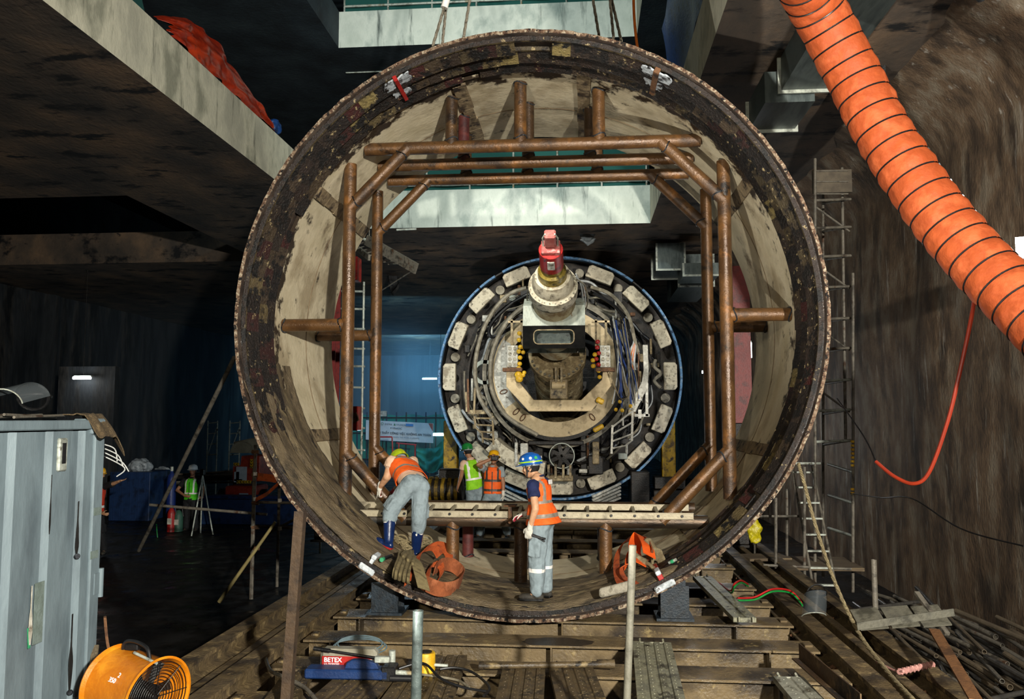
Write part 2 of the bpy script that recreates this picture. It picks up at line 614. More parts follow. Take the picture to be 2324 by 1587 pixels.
mPipeSteel = mat('steel_grey_pipe', '3c4346', '5a4a3a', '2a2522', sc=1.8, st=(.4, 2, 2), rough=.35, metal=.6, bump=.25, bs=40, dirt='6d4322', dt=(.58, .66), ds=3, dst=(.5, 2, 2))
mWeld = mat('weld_bead', '50545a', '2b2b2e', None, sc=20, rough=.35, metal=.7, bump=.8, bs=90)
mRedPaint = mat('red_painted_steel', '8e1b1a', 'a52420', '6b1513', sc=5, rough=.4, bump=.2, bs=30, dirt='3a1512', dt=(.6, .66), ds=6)
mWhiteSpray = mat('white_spray_paint', 'c9d2d8', 'e6ecef', 'aab4ba', sc=8, rough=.5, bump=.3, bs=40)
mRust = mat('rusty_flat_steel', '4d3322', '6b4a30', '2f2119', sc=6, rough=.8, bump=.5, bs=40)


def on_ring(r, deg, y):
    return V((RC.x + r * cos(RD(deg)), y, RC.z + r * sin(RD(deg))))


ring = thing('tail_shield_ring', (RC.x, Y1, 0), 'huge steel ring of a tunnelling machine tail shield standing on the cradle beams', 'shield ring')
AX = V((0, 1, 0)); O0 = V((RC.x, 0, RC.z))
# shell: front rim, outside, inside
b = MB(); b.lathe([(RI, Y1 + .75), (RO - .05, Y1 + .06), (RO - .035, Y1), (RO, Y1), (RO, Y2), (RI - .03, Y2), (RI - .03, Y1 + .75)], O0, AX, 220, True)
sh = b.build('shell', [mOuter], ring, ang=30)
b = MB()
NR = 400
prof = [(RO - .034, Y1 - .010), (RO + .004, Y1 - .012), (RO + .006, Y1 + .05), (RO - .034, Y1 + .05)]
vs = []
for i in range(NR):
    a = 360 * i / NR
    j = .010 * NZ.noise(V((i * .35, 0, 0))) + .008 * NZ.noise(V((i * 1.3, 4, 0)))
    vs += [on_ring(r + j, a, y) for r, y in prof]
b.add(vs, [(i * 4 + q, ((i + 1) % NR) * 4 + q, ((i + 1) % NR) * 4 + (q + 1) % 4, i * 4 + (q + 1) % 4) for i in range(NR) for q in range(4)])
b.build('rim', mRim, ring, ang=60)
b = MB(); b.lathe([(RI - .012, Y1 + .05), (RI - .012, Y1 + .86), (RI + .04, Y1 + .86), (RI + .04, Y1 + .05)], O0, AX, 200, True); b.build('grease_liner', mTar, ring)
for k, (ya, n, ph) in enumerate(((.05, 92, 0), (.31, 90, .4), (.57, 88, .1))):
    b = MB()
    rr = random.Random(20 + k)
    # ridge in front of the row of brushes
    b.lathe([(RI - .01, Y1 + ya - .03), (RI - .055, Y1 + ya - .02), (RI - .055, Y1 + ya + .015), (RI - .01, Y1 + ya + .02)], O0, AX, 200, True)
    for i in range(n):
        a = 360 * (i + ph) / n
        if rr.random() < .03:
            continue
        w = 2 * pi * (RI - .06) / n * .99
        lift = rr.uniform(-.003, .003)
        r0, r1 = RI - .030 + lift, RI - .118 + lift + rr.uniform(-.006, .006)
        c, s_ = cos(RD(a)), sin(RD(a))
        er, et = V((c, 0, s_)), V((-s_, 0, c))
        y0, y1 = Y1 + ya + .02, Y1 + ya + .222 + rr.uniform(-.008, .004)
        pts = []
        for t_ in (0, .03):
            for (r_, y_) in ((r0, y0), (r1, y1)):
                for sgn in (-1, 1):
                    pts.append(O0 + er * (r_ + t_) + et * (sgn * w / 2) + V((0, y_, 0)))
        b.add(pts, [(0, 1, 3, 2), (4, 6, 7, 5), (0, 4, 5, 1), (2, 3, 7, 6), (0, 2, 6, 4), (1, 5, 7, 3)])
    b.build('brush_row', mBrush, ring, ang=30)
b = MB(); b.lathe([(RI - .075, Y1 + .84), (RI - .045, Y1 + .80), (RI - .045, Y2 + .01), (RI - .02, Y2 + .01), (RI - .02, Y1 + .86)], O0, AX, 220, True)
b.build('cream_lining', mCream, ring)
for a in (106, 77.5, 147, 205, 33, -28, 231, -52):
    b = MB()
    rr = random.Random(int(a))
    r_ = RI - .05
    n = 6
    for i in range(n):
        y0 = Y1 + .95 + (Y2 - Y1 - 1.0) * i / n
        y1 = Y1 + .95 + (Y2 - Y1 - 1.0) * (i + 1) / n - .012
        er, et = V((cos(RD(a)), 0, sin(RD(a)))), V((-sin(RD(a)), 0, cos(RD(a))))
        R = M((et, AX, er)).transposed()
        b.box(O0 + er * (r_ - .015) + V((0, (y0 + y1) / 2, 0)), (.17 + rr.uniform(-.02, .02), y1 - y0, .035), R)
    b.build('grease_line_cover', mat('stained_cover', '6b5a44', '8d7b5e', '3d3023', sc=4, rough=.75, bump=.6, bs=30, dirt='2a2019', dt=(.55, .62), ds=5), ring)
# a handful of stiffener seams round the lining
for y in (Y1 + 2.2,):
    b = MB(); b.lathe([(RI - .043, y - .012), (RI - .052, y), (RI - .043, y + .012)], O0, AX, 160); b.build('lining_seam', mat('seam_stain', '7d6b52', '5a4a37', None, sc=6, rough=.8), ring)
# four welded lugs at the mouth, with white spray-painted patches around them


def lug(a, m, wide=.05, length=.62, patch=True, ra=RI - .09):
    er, et = V((cos(RD(a)), 0, sin(RD(a)))), V((-sin(RD(a)), 0, cos(RD(a))))
    R = M((et, AX, er)).transposed()
    b = MB().box(O0 + er * ra + V((0, Y1 + length / 2 + .0, 0)), (wide, length, .07), R)
    p = b.build('welded_lug', m, ring, bevel=.006)
    if patch:
        for sgn, u0, y0, ru, ry in ((-1, .10, .16, .10, .16), (1, .09, .12, .09, .12), (1, .07, .36, .06, .12), (-1, .06, .42, .05, .10)):
            n = 30
            pts = []
            for i in range(n):
                t = 2 * pi * i / n
                k = 1 + .55 * NZ.noise(V((cos(t) * 1.8, sin(t) * 1.8, a + u0 * 30))) + .25 * NZ.noise(V((cos(t) * 5, sin(t) * 5, a)))
                pts.append((sgn * u0 + ru * k * cos(t), y0 + ry * k * sin(t)))
            pts = [(u, min(max(w, -.005), length)) for u, w in pts]
            MB().prism(pts, O0 + er * (RI - .100) + V((0, Y1, 0)), et, AX, er * .02).build('spray_patch', mSpray, p, ang=60)


mSpray = mat('thin_white_spray', '8a9298', 'c4ccd2', '3a3c3e', sc=9, rough=.5, bump=.3, bs=40, dirt='1c1614', dt=(.50, .60), ds=7)
lug(118, mRedPaint); lug(61.5, mRust, .07, .66)
mSprayW = mat('chipped_white_paint', 'b4bcc2', 'd0d6da', '8d9498', sc=9, rough=.55, bump=.5, bs=30, dirt='3a342e', dt=(.57, .63), ds=10)
lug(-122, mSprayW, .045, .26, False); lug(-62.5, mRedPaint, .06, .62, False)
for a, wd_ in ((-122, .20), (-62.5, .24)):
    er, et = V((cos(RD(a)), 0, sin(RD(a)))), V((-sin(RD(a)), 0, cos(RD(a))))
    R = M((et, AX, er)).transposed()
    MB().box(O0 + er * (RO - .045) + V((0, Y1 - .015, 0)), (wd_, .03, .07), R).build('white_painted_foot', mSprayW, ring, bevel=.01)
    MB().box(O0 + er * (RI - .135) + V((0, Y1 + .10, 0)), (.06, .22, .05), R).build('white_lug_end', mSprayW, ring, bevel=.01)
# mud caked over the brushes in the invert
mMudL = mat('caked_mud', '4a3f2f', '665842', '352d22', sc=2.4, st=(1, 2.4, 1), rough=.6, bump=.8, bs=34, dirt='857658', dt=(.55, .66), ds=2.2, dst=(1, 3.5, 1), dirt2='1d1712', d2t=(.56, .64), d2s=2.2, d2st=(1, 4, 1), rv=.25)
b = MB()


def mud(u, v):
    a = -172 + 120 * u
    y = Y1 + .03 + 1.5 * v
    e = max(0, min(1, (min(u * .55, 1 - u) + .05 * NZ.noise(V((v * 6, u * 8, 11))) - .01) / .12))
    yy = y - Y1 - .05
    k = (yy % .26) / .26 if yy < .78 else .75
    st = .078 * (k / .82 if k < .82 else (1 - k) / .18)
    r = RI - .078 - st * (.55 + .45 * min(1, abs(u - .75) * 2.2)) - .018 * e + .014 * NZ.noise(V((u * 20, v * 3.5, 0))) + .008 * NZ.noise(V((u * 74, v * 14, 3)))
    r += .10 * (1 - e) + max(0, .06 - v) * .8 + max(0, v - .9) * .35
    return on_ring(r, a, y)


b.grid(230, 80, mud, .01)
b.build('caked_mud', mMudL, ring, ang=80)
RB = RI - .125


def S(px, py, h=0., r0=None):
    """point h above the inside surface of the ring, seen at (px, py)"""
    r = (r0 or RB) - h
    o = V((0, 0, CAMZ))
    d = FW * FPX + RT * (px - 1162) - UPV * (py - 793.5)
    d = d / d.y
    ox, oz = o.x - RC.x, o.z - RC.z
    A = d.x * d.x + d.z * d.z; B = 2 * (ox * d.x + oz * d.z); C_ = ox * ox + oz * oz - r * r
    t = (-B + math.sqrt(max(0, B * B - 4 * A * C_))) / (2 * A)
    return o + d * t


# bracing: two square frames of pipe with corner struts and radial stubs, plus a middle top pipe


def ringhit(x=None, z=None, r=RI - .05):
    if x is not None:
        return math.sqrt(max(0, r * r - (x - RC.x) ** 2))
    return math.sqrt(max(0, r * r - (z - RC.z) ** 2))


def wpipe(a, c, r=.083, m=mPipe, name='bracing_pipe', weld=(0, 0)):
    b = MB().cyl(a, c, r, n=24)
    o = b.build(name, m, ring)
    a, c = V(a), V(c)
    d = (c - a).normalized()
    for k, (p, sg) in enumerate(((a, 1), (c, -1))):
        if weld[k]:
            x, y, _ = frame(d)
            pp = [p + d * sg * (weld[k] + .02 * sin(2 * t)) + (x * cos(t) + y * sin(t)) * (r + .004) for t in [2 * pi * i / 20 for i in range(20)]]
            MB().tube(pp, .010, 6, closed=True).build('weld_bead', mWeld, o)
    return o


for fi, (yf, hw, rr_) in enumerate(((10.62, 2.44, .085), (12.03, 2.42, .083))):
    zt, zb = RC.z + hw, RC.z - hw
    xl, xr = RC.x - hw + .03, RC.x + hw + .05
    for z in (zt, zb):
        e = ringhit(z=z)
        wpipe((RC.x - e, yf, z), (RC.x + e, yf, z), rr_, mPipe if z > 3 else (mPipeSteel if fi == 0 else mPipeDark))
    for x in (xl, xr):
        e = ringhit(x=x)
        wpipe((x, yf - .01, RC.z - e), (x, yf - .01, RC.z + e), rr_)
    c = .80
    yd = yf - .02
    wpipe((xl, yd, zt - c), (xl + c * .98, yd, zt), rr_ * .95, weld=(.12, .12))
    wpipe((xr, yd, zt - c), (xr - c, yd, zt), rr_ * .95, weld=(.12, .12))
    wpipe((xl, yd, zb + c + .05), (xl + c, yd, zb), rr_ * .95, weld=(.12, .12))
    wpipe((xr, yd, zb + c + .1), (xr - c - .05, yd, zb), rr_ * .95, weld=(.12, .12))
    for x, m in ((-1.72, mPipeDark), (-.80, mPipe), (.23, mPipe)):
        wpipe((x, yf, zt), (x, yf, RC.z + ringhit(x=x)), rr_ * .98, m, weld=(.10, .02))
    for x, m in ((-1.67, mPipe), (-.80, mPipeDark), (.27, mPipe)):
        m = m if fi == 0 else mPipeRed if x < -1 else mPipeDark
        wpipe((x, yf, RC.z - ringhit(x=x)), (x, yf, zb), rr_ * .98, m, weld=(.02, .10))
    for sx, zz in ((-1, RC.z + .08), (1, RC.z + .16)):
        xe = RC.x + sx * ringhit(z=zz)
        wpipe((xe, yf, zz), ((xl if sx < 0 else xr), yf, zz), rr_, mPipe, weld=(.02, .10))
ym, zm = 11.35, 5.84
e = ringhit(z=zm)
wpipe((RC.x - e, ym, zm), (RC.x + e, ym, zm), .083, mPipe)
for x, m in ((-1.66, mPipeRed), (-.74, mPipeDark), (.12, mPipeDark)):
    wpipe((x, ym, zm), (x, ym, RC.z + ringhit(x=x)), .08, m, weld=(.1, .02))
# ------------------------------------------------------------------ the tunnelling machine behind the ring
mCreamP = mat('dirty_cream_paint', 'aea28a', 'c6bba2', '8a7e68', sc=4, rough=.6, bump=.2, bs=30, dirt='3f3426', dt=(.54, .66), ds=5)
mBeige = mat('beige_frame_paint', 'b19a72', 'c4ae86', '8d7954', sc=3, rough=.55, bump=.2, bs=30, dirt='4b3d28', dt=(.6, .7), ds=5)
mGreyG = mat('greenish_grey_paint', '8c9288', 'a5a99b', '6d7268', sc=3, st=(1, 1, .4), rough=.5, bump=.15, bs=30, dirt='6d5330', dt=(.60, .70), ds=2.5, dst=(3, 3, .4))
mMud = mat('muddy_cast_steel', '8c7a58', '6d5d42', 'a5946f', sc=5, rough=.6, bump=.4, bs=25, dirt='2c251a', dt=(.56, .66), ds=4)
mWhiteSt = mat('worn_white_steel', 'c2bfb2', 'a09c90', 'd2cfc2', sc=6, rough=.5, bump=.2, bs=40, dirt='584a38', dt=(.58, .66), ds=7)
mDark = mat('oily_dark_steel', '0e0c0a', '191512', '2a231b', sc=4, rough=.5, metal=.1, bump=.5, bs=25)
mMatte = mat('matte_black', '0b0b0b', '151412', None, sc=5, rough=.95, bump=.2, spec=.1)
mBlack = mat('black_paint', '0a0a0b', '131314', None, sc=5, rough=.45, bump=.2)
mYel = mat('yellow_cap', 'd0a21a', 'b58812', 'e0b82c', sc=8, rough=.5, bump=.15)
mBlueRim = mat('blue_rim_paint', '2f5b86', '5a86ad', '1e3a58', sc=7, rough=.5, bump=.5, bs=40, dirt='8a9aa6', dt=(.56, .62), ds=9)
mBlueSt = mat('blue_painted_steel', '0b2148', '102d5a', '081630', sc=4, rough=.5, bump=.2)
mHoseB = mat('black_hose', '0d0d0e', '18181a', None, sc=8, rough=.4, bump=0)
mHoseG = mat('grey_muddy_hose', '8a8270', '5a5344', None, sc=6, rough=.6, bump=.2)
mHoseBl = mat('blue_hose', '23325e', '2c4480', None, sc=8, rough=.4, bump=0)
mHoseW = mat('white_cable', 'b4b6b4', '8f908c', None, sc=8, rough=.5, bump=0)
mBolt = mat('bolt_heads', '6a6458', '8a8474', '3d382f', sc=20, rough=.5, metal=.4, bump=0)
mOrangeC = mat('orange_cable', 'd9701c', 'b85a16', None, sc=8, rough=.5, bump=0)
TC = V((RC.x, 23.13, 3.4))
OT = V((RC.x, 0, 3.4))
tbm = thing('tunnelling_machine', (TC.x, TC.y, 0), 'round tunnel boring machine full of hoses and pads seen through the steel ring', 'tunnelling machine')


def T(deg, r, y):
    return V((TC.x + r * cos(RD(deg)), y, TC.z + r * sin(RD(deg))))


MB().lathe([(3.36, 23.15), (3.4, 23.15), (3.4, 31), (3.36, 31)], OT, AX, 140, True).build('shell', mDark, tbm)
# rim is painted blue and broken by gaps at the top
for a0, a1 in ((-228, 46), (52, 118), (122, 131)):
    n = max(6, int((a1 - a0) / 2.5))
    b = MB()
    q = [[T(a0 + (a1 - a0) * i / n, r, y) for r, y in ((3.35, 23.10), (3.41, 23.10), (3.42, 23.3), (3.35, 23.3))] for i in range(n + 1)]
    b.add([p for l in q for p in l], [(i * 4 + k, i * 4 + 4 + k, i * 4 + 4 + (k + 1) % 4, i * 4 + (k + 1) % 4) for i in range(n) for k in range(4)])
    b.build('blue_rim', mBlueRim, tbm)
MB().lathe([(0, 24.6), (3.3, 24.6), (3.3, 24.7), (0, 24.7)], OT, AX, 96, True).build('bulkhead', mDark, tbm)
MB().lathe([(2.62, 23.75), (3.34, 23.75), (3.34, 24.1), (2.62, 24.1)], OT, AX, 96, True).build('thrust_ring', mat('thrust_ring_steel', '1c1712', '302820', '12100d', sc=4, rough=.6, bump=.6, bs=20), tbm)
for k in range(16):
    a = 22.5 * k
    if abs(a - 90) < 5: continue
    er, et = V((cos(RD(a)), 0, sin(RD(a)))), V((-sin(RD(a)), 0, cos(RD(a))))
    b = MB()
    poly = [(-.38, -.17), (.38, -.17), (.38, .13), (.30, .19), (-.30, .19), (-.38, .13)]
    b.prism(poly, T(a, 3.06, 22.95), et, er, AX * .22)
    p = b.build('thrust_pad', mCreamP, tbm, bevel=.015)
    c = MB()
    for u in (-.26, 0, .26):
        for w in (-.10, .10):
            q = T(a, 3.06 + w, 22.95) + et * u
            c.cyl(q - AX * .012, q + AX * .01, .018, n=8)
    c.build('pad_bolts', mBolt, p)
    MB().cyl(T(a, 3.03, 23.16), T(a, 3.03, 24.0), .13, n=16).build('jack_rod', mDark, tbm)
    if k != 0:
        a2 = a + 11.25
        MB().cyl(T(a2, 3.03, 23.45), T(a2, 3.03, 24.0), .13, n=20).build('jack_cap', mat('jack_cap_grey', '9a927f', '7d7563', None, sc=6, rough=.6, dirt='3a3226', dt=(.56, .66), ds=6), tbm)
# erector ring
for (r0, r1, ya, yb, m, nm) in ((1.34, 1.74, 22.30, 22.55, mBeige, 'erector_ring'), (1.74, 1.84, 22.36, 22.7, mDark, 'erector_track'), (1.95, 2.06, 22.6, 22.8, mHoseG, 'pipe_ring')):
    MB().lathe([(r0, ya), (r1, ya), (r1, yb), (r0, yb)], OT - V((.03, 0, -.08)), AX, 96, True).build(nm, m, tbm, bevel=0)
b = MB().lathe([(1.36, 22.29), (1.70, 22.29), (1.70, 22.31), (1.36, 22.31)], OT - V((.03, 0, -.08)), AX, 40, True, RD(148), RD(215)).build('pale_ring_plate', mWhiteSt, tbm)
for a in (-136, -127, -52, 200):
    er = V((cos(RD(a)), 0, sin(RD(a)))); et = V((-sin(RD(a)), 0, cos(RD(a))))
    o = OT - V((.03, 0, -.08)) + er * 1.53 + V((0, 22.28, 0))
    MB().tube([o + er * .10 * sin(t) + et * .05 * cos(t) for t in [2 * pi * i / 16 for i in range(16)]], .016, 6, closed=True).build('ring_lug', mRust, tbm)
# erector frame: a wide U with slanting corners
fr = [(1149, 842), (1174, 842), (1174, 862), (1211, 908), (1319, 908), (1366, 862), (1368, 845), (1391, 842), (1389, 874), (1342, 934), (1200, 934), (1149, 878)]
q = [P(u, w, 20.9) for u, w in fr]
b = MB(); k = len(q)
b.add(q + [p + AX * .34 for p in q], [tuple(range(k)), tuple(range(2 * k - 1, k - 1, -1))] + [(i, (i + 1) % k, k + (i + 1) % k, k + i) for i in range(k)])
b.build('erector_frame', mBeige, tbm, bevel=.012)
# slanted screw conveyor
A0 = V((-.66, 22.6, 3.36)); AD = V((.0, -1, .4667)).normalized()


def at_y(y): return A0 + AD * ((22.6 - y) / -AD.y)


def tl(y): return (22.6 - y) / -AD.y


def lat(prof, name, m, n=40, parent=tbm):
    return MB().lathe([(r, tl(y)) for r, y in prof], A0, AD, n).build(name, m, parent, ang=30)


lat([(0, 24.4), (.66, 24.4), (.66, 21.5), (.0, 21.5)], 'screw_conveyor_tube', mMud)
fl = lat([(.0, 21.62), (.75, 21.62), (.75, 21.42), (.0, 21.42)], 'conveyor_flange', mMud)
for i in range(14):
    t = RD(200 + i * 140 / 13)
    x, y, d = frame(AD)
    p = at_y(21.42) + (x * cos(t) + y * sin(t)) * .68
    MB().cyl(p, p + AD * .03, .035, n=10).build('flange_bolt', mBolt, fl)
prof = [(19.0, 3.85), (19.0, 4.38), (19.15, 4.87), (19.6, 5.1), (20.3, 4.6), (20.3, 3.85)]
hx_, hw_ = -.66, .72
b = MB()
# gate housing: front face with a rounded slot
slot = []
for cx_, cz_, t0 in ((.35, 4.17, 0), (-.35, 4.17, 90), (-.35, 4.06, 180), (.35, 4.06, 270)):
    for j in range(5):
        t = RD(t0 + j * 22.5)
        slot.append((cx_ + .10 * cos(t), cz_ + .10 * sin(t)))
outer = []
for (u, w) in slot:
    # matching point on the rectangle
    du, dw = u, w - 4.115
    s_ = min(hw_ / max(abs(du), 1e-6), (.265 if dw > 0 else .265) / max(abs(dw), 1e-6))
    outer.append((du * s_, 4.115 + dw * s_))
n = len(slot)
vs = [V((hx_ + u, 19.0, w)) for u, w in outer] + [V((hx_ + u, 19.0, w)) for u, w in slot] + [V((hx_ + u * .92, 19.5, 4.115 + (w - 4.115) * .9)) for u, w in slot]
b.mi(1).add(vs, [(i, (i + 1) % n, n + (i + 1) % n, n + i) for i in range(n)])
b.mi(2).add(vs[n:], [(i, (i + 1) % n, n + (i + 1) % n, n + i) for i in range(n)] + [tuple(range(n, 2 * n))])
b.mi(1)
for s_ in (-1, 1):
    b.add([V((hx_ + s_ * hw_, y, z)) for y, z in prof], [tuple(range(6))])
b.mi(0)
for i in range(1, 5):
    (ya, za), (yb, zb) = prof[i], prof[i + 1]
    b.add([V((hx_ - hw_, ya, za)), V((hx_ + hw_, ya, za)), V((hx_ + hw_, yb, zb)), V((hx_ - hw_, yb, zb))], [(0, 1, 2, 3)])
gate = b.build('gate_housing', [mGreyG, mMatte, mat('slot_inside', '3c4a48', '5d6a64', '232a28', sc=6, rough=.35, bump=.5)], tbm)
b = MB(); b.tube([V((hx_ + u * 1.03, 18.99, 4.115 + (w - 4.115) * 1.05)) for u, w in slot], .014, 6, closed=True); b.build('slot_rim', mMud, gate)
lat([(0, 20.9), (.52, 20.9), (.50, 18.75), (0, 18.75)], 'conveyor_neck', mat('rust_streaked_neck', '8d8168', '77603f', 'a59878', sc=3, rough=.55, bump=.3))
nk = lat([(.0, 18.80), (.56, 18.80), (.56, 18.55), (.47, 18.50), (.47, 18.40), (.43, 18.3), (.40, 18.2), (0, 18.2)], 'drive_flange', mCreamP, 48)
x, y, d = frame(AD)
for i in range(26):
    t = 2 * pi * i / 26
    p = at_y(18.55) + (x * cos(t) + y * sin(t)) * .515
    MB().cyl(p, p + AD * .03, .022, n=8).build('flange_bolt', mBolt, nk)
lat([(0, 18.25), (.33, 18.25), (.31, 18.0), (.25, 17.96), (.25, 17.7), (0, 17.7)], 'gearbox', mat('oily_yellow_brass', '6f5c1c', '94803a', '3c3312', sc=6, rough=.35, metal=.3, bump=.3))
mt = at_y(17.62)
b = MB(); b.cyl(at_y(17.85), at_y(17.32), .26, n=28); mo = b.build('drive_motor', mRedPaint, tbm, bevel=.01)
R = M((x, y, d)).transposed()
MB().box(at_y(17.28), (.40, .34, .12), R).build('motor_plate', mat('pale_red_plate', 'a8605a', '8a3f3a', 'c09088', sc=6, rough=.5), mo, bevel=.02)
MB().box(at_y(17.05) + V((0, 0, .04)), (.24, .22, .38), R).build('motor_head', mat('pale_red_plate2', 'a86a62', '93443e', None, sc=6, rough=.5), mo, bevel=.03)
MB().box(at_y(17.55) - y * .25, (.16, .05, .30), R).build('motor_badge', mWhiteSt, mo, bevel=.02)
for s_ in (-1, 1):
    MB().tube([at_y(17.25) + x * s_ * .15, at_y(17.0) + x * s_ * .16 + y * .02, at_y(16.85) + x * s_ * .10], .018, 6).build('lifting_eye', mGreyG, mo)
# clevis under the flange
b = MB()
for s_ in (-.07, .07):
    b.box(V((hx_ + .05 + s_, 20.95, 3.28)), (.05, .2, .5))
b.build('clevis', mMud, tbm); MB().box(V((hx_ + .05, 21.1, 2.98)), (.45, .25, .5)).build('clevis_block', mMud, tbm, bevel=.02)
MB().cyl(V((hx_ - .12, 20.93, 3.08)), V((hx_ + .22, 20.93, 3.08)), .1, n=16).build('clevis_pin', mBeige, tbm)
# yellow caps, bolt blocks and red valves on both sides of the gate


def caps(px, ys, m, r, d=20.7, name='valve_cap'):
    for i, py in enumerate(ys):
        c = P(px + rnd.uniform(-3, 3), py, d)
        b = MB().ball(c, r, 10, (1, .8, .95)); b.cyl(c, c + V((0, .25, 0)), r * .6, n=10)
        b.build(name, m, tbm)


caps(1180, (757, 772, 788, 798, 812, 826, 836), mYel, .062); caps(1190, (790, 800, 846, 852), mYel, .055)
caps(1179, (851, 860), mYel, .10)
caps(1348, (805, 818, 831), mYel, .062); caps(1358, (842, 856), mYel, .055)
caps(1356, (776, 789, 802, 815, 828), mRedPaint, .06, name='red_valve')
for (x0, x1, y0, y1) in ((1151, 1175, 784, 834), (1362, 1385, 784, 834)):
    a, c = P(x0, y1, 20.75), P(x1, y0, 20.75)
    bl = MB().box((a + c) / 2 + V((0, .15, 0)), (c.x - a.x, .3, c.z - a.z)).build('bolt_block', mWhiteSt, tbm, bevel=.01)
    for i in range(2):
        for j in range(4):
            p = V((a.x + (c.x - a.x) * (.27 + .46 * i), 20.75, a.z + (c.z - a.z) * (.13 + .245 * j)))
            MB().cyl(p - AX * .03, p + AX * .02, .045, n=10).build('bolt', mBolt, bl)
    MB().box(V(((a.x + c.x) / 2, 20.85, a.z - .06)), (c.x - a.x + .22, .4, .09)).build('block_shelf', mRust, bl)
    s_ = -1 if x0 < 1265 else 1
    for dx_ in (-.05, .2):
        MB().box(V(((a.x + c.x) / 2 - s_ * dx_ + s_ * -.02, 20.95, c.z + .3)), (.06, .1, .75)).build('frame_post', mMud, tbm)
    MB().box(V(((a.x + c.x) / 2 - s_ * .1, 20.95, c.z + .62)), (.45, .1, .05)).build('frame_bar', mBeige, tbm)
# arcs of thick hose on the left, hanging bundles on the right


def htube(pts, r, m, name='hose', parent=tbm, n=7):
    return MB().tube(smooth_path(pts, 6), r, n).build(name, m, parent)


htube([P(1200, 652, 21.2), P(1150, 672, 21.2), P(1105, 730, 21.2), P(1082, 800, 21.2), P(1079, 860, 21.2), P(1092, 910, 21.1), P(1128, 963, 21.0)], .055, mHoseG)
htube([P(1215, 680, 21.6), P(1165, 715, 21.6), P(1128, 770, 21.6), P(1113, 830, 21.6), P(1118, 890, 21.6), P(1150, 945, 21.6), P(1220, 988, 21.6)], .06, mHoseG)
htube([P(1205, 665, 21.8), P(1160, 690, 21.8), P(1115, 735, 21.8), P(1116, 765, 21.9), P(1160, 745, 22)], .05, mHoseB)
htube([P(1335, 650, 21.4), P(1385, 668, 21.4), P(1425, 715, 21.4), P(1440, 770, 21.4), P(1448, 800, 21.4)], .05, mHoseG)
htube([P(1340, 662, 21.6), P(1400, 700, 21.6), P(1432, 765, 21.6), P(1434, 850, 21.6), P(1420, 900, 21.6)], .045, mHoseB)
for s_ in (-1, 1):
    for j in range(3):
        u = 1265 + s_ * (50 + j * 5)
        htube([P(1265 + s_ * 42, 622 + j * 6, 18.5), P(u + s_ * 4, 650, 18.9), P(u + s_ * 8, 690, 19.6), P(u - s_ * 6, 712 + j * 4, 19.9), P(1265 + s_ * (18 + 8 * j), 706 + j * 3, 19.5)], .017, mHoseW if j < 2 else mHoseG, 'cable')
rr = random.Random(5)
for j in range(20):
    m = rr.choice([mHoseB, mHoseB, mHoseBl, mHoseW, mHoseBl, mHoseG])
    x0 = rr.uniform(1385, 1420); x1 = x0 + rr.uniform(5, 30)
    htube([P(x0, rr.uniform(715, 760), 21.5), P(x0 + 12, 800 + rr.uniform(-20, 20), 21.1), P(x1, 860 + rr.uniform(-30, 30), 20.9), P(x1 + rr.uniform(-10, 15), rr.uniform(890, 930), 20.9)], rr.uniform(.012, .026), m, 'cable')
for j in range(7):
    htube([P(1430 + j * 2, 745 + j * 4, 21.6), P(1438 + j, 775, 21.4), P(1428 + j * 2, 800 + j * 4, 21.3), P(1424 + j * 3, 840, 21.3)], .018, mOrangeC if j in (2, 4) else mHoseW, 'cable')
for j in range(70):
    a = rr.uniform(0, 360)
    if 70 < a < 110: continue
    r0 = rr.uniform(1.9, 2.75)
    da = rr.uniform(12, 45)
    y0 = rr.uniform(22.7, 23.6)
    m = rr.choice([mHoseB, mHoseB, mHoseG, mHoseG, mHoseW, mDark])
    htube([T(a + da * t / 4, r0 + rr.uniform(-.12, .12), y0 + rr.uniform(-.1, .1)) for t in range(5)], rr.uniform(.015, .05), m, 'hose')
for j in range(60):
    a = rr.uniform(0, 360)
    r0 = rr.uniform(1.95, 2.8)
    p = T(a, r0, rr.uniform(22.9, 23.7))
    m = rr.choice([mDark, mMud, mMud, mWhiteSt, mDark, mGreyG, mRust])
    s = V((rr.uniform(.06, .3), rr.uniform(.1, .3), rr.uniform(.06, .35)))
    MB().box(p, s).build(rr.choice(['valve_block', 'bracket', 'junction_box']), m, tbm, bevel=.012)
for j in range(26):
    a = rr.uniform(0, 360)
    p = T(a, rr.uniform(1.9, 2.7), 22.9)
    e = V((0, 0, rr.uniform(.25, .8)))
    MB().cyl(p - e / 2, p + e / 2, rr.uniform(.015, .05), n=8).build('pipe_run', rr.choice([mMud, mDark, mWhiteSt, mRust]), tbm)
# round port with daylight behind, on the left
pc = P(1100, 845, 22.6)
MB().lathe([(.24, 0), (.34, 0), (.34, .4), (.24, .4)], pc, AX, 32, True).build('round_port', mGreyG, tbm)
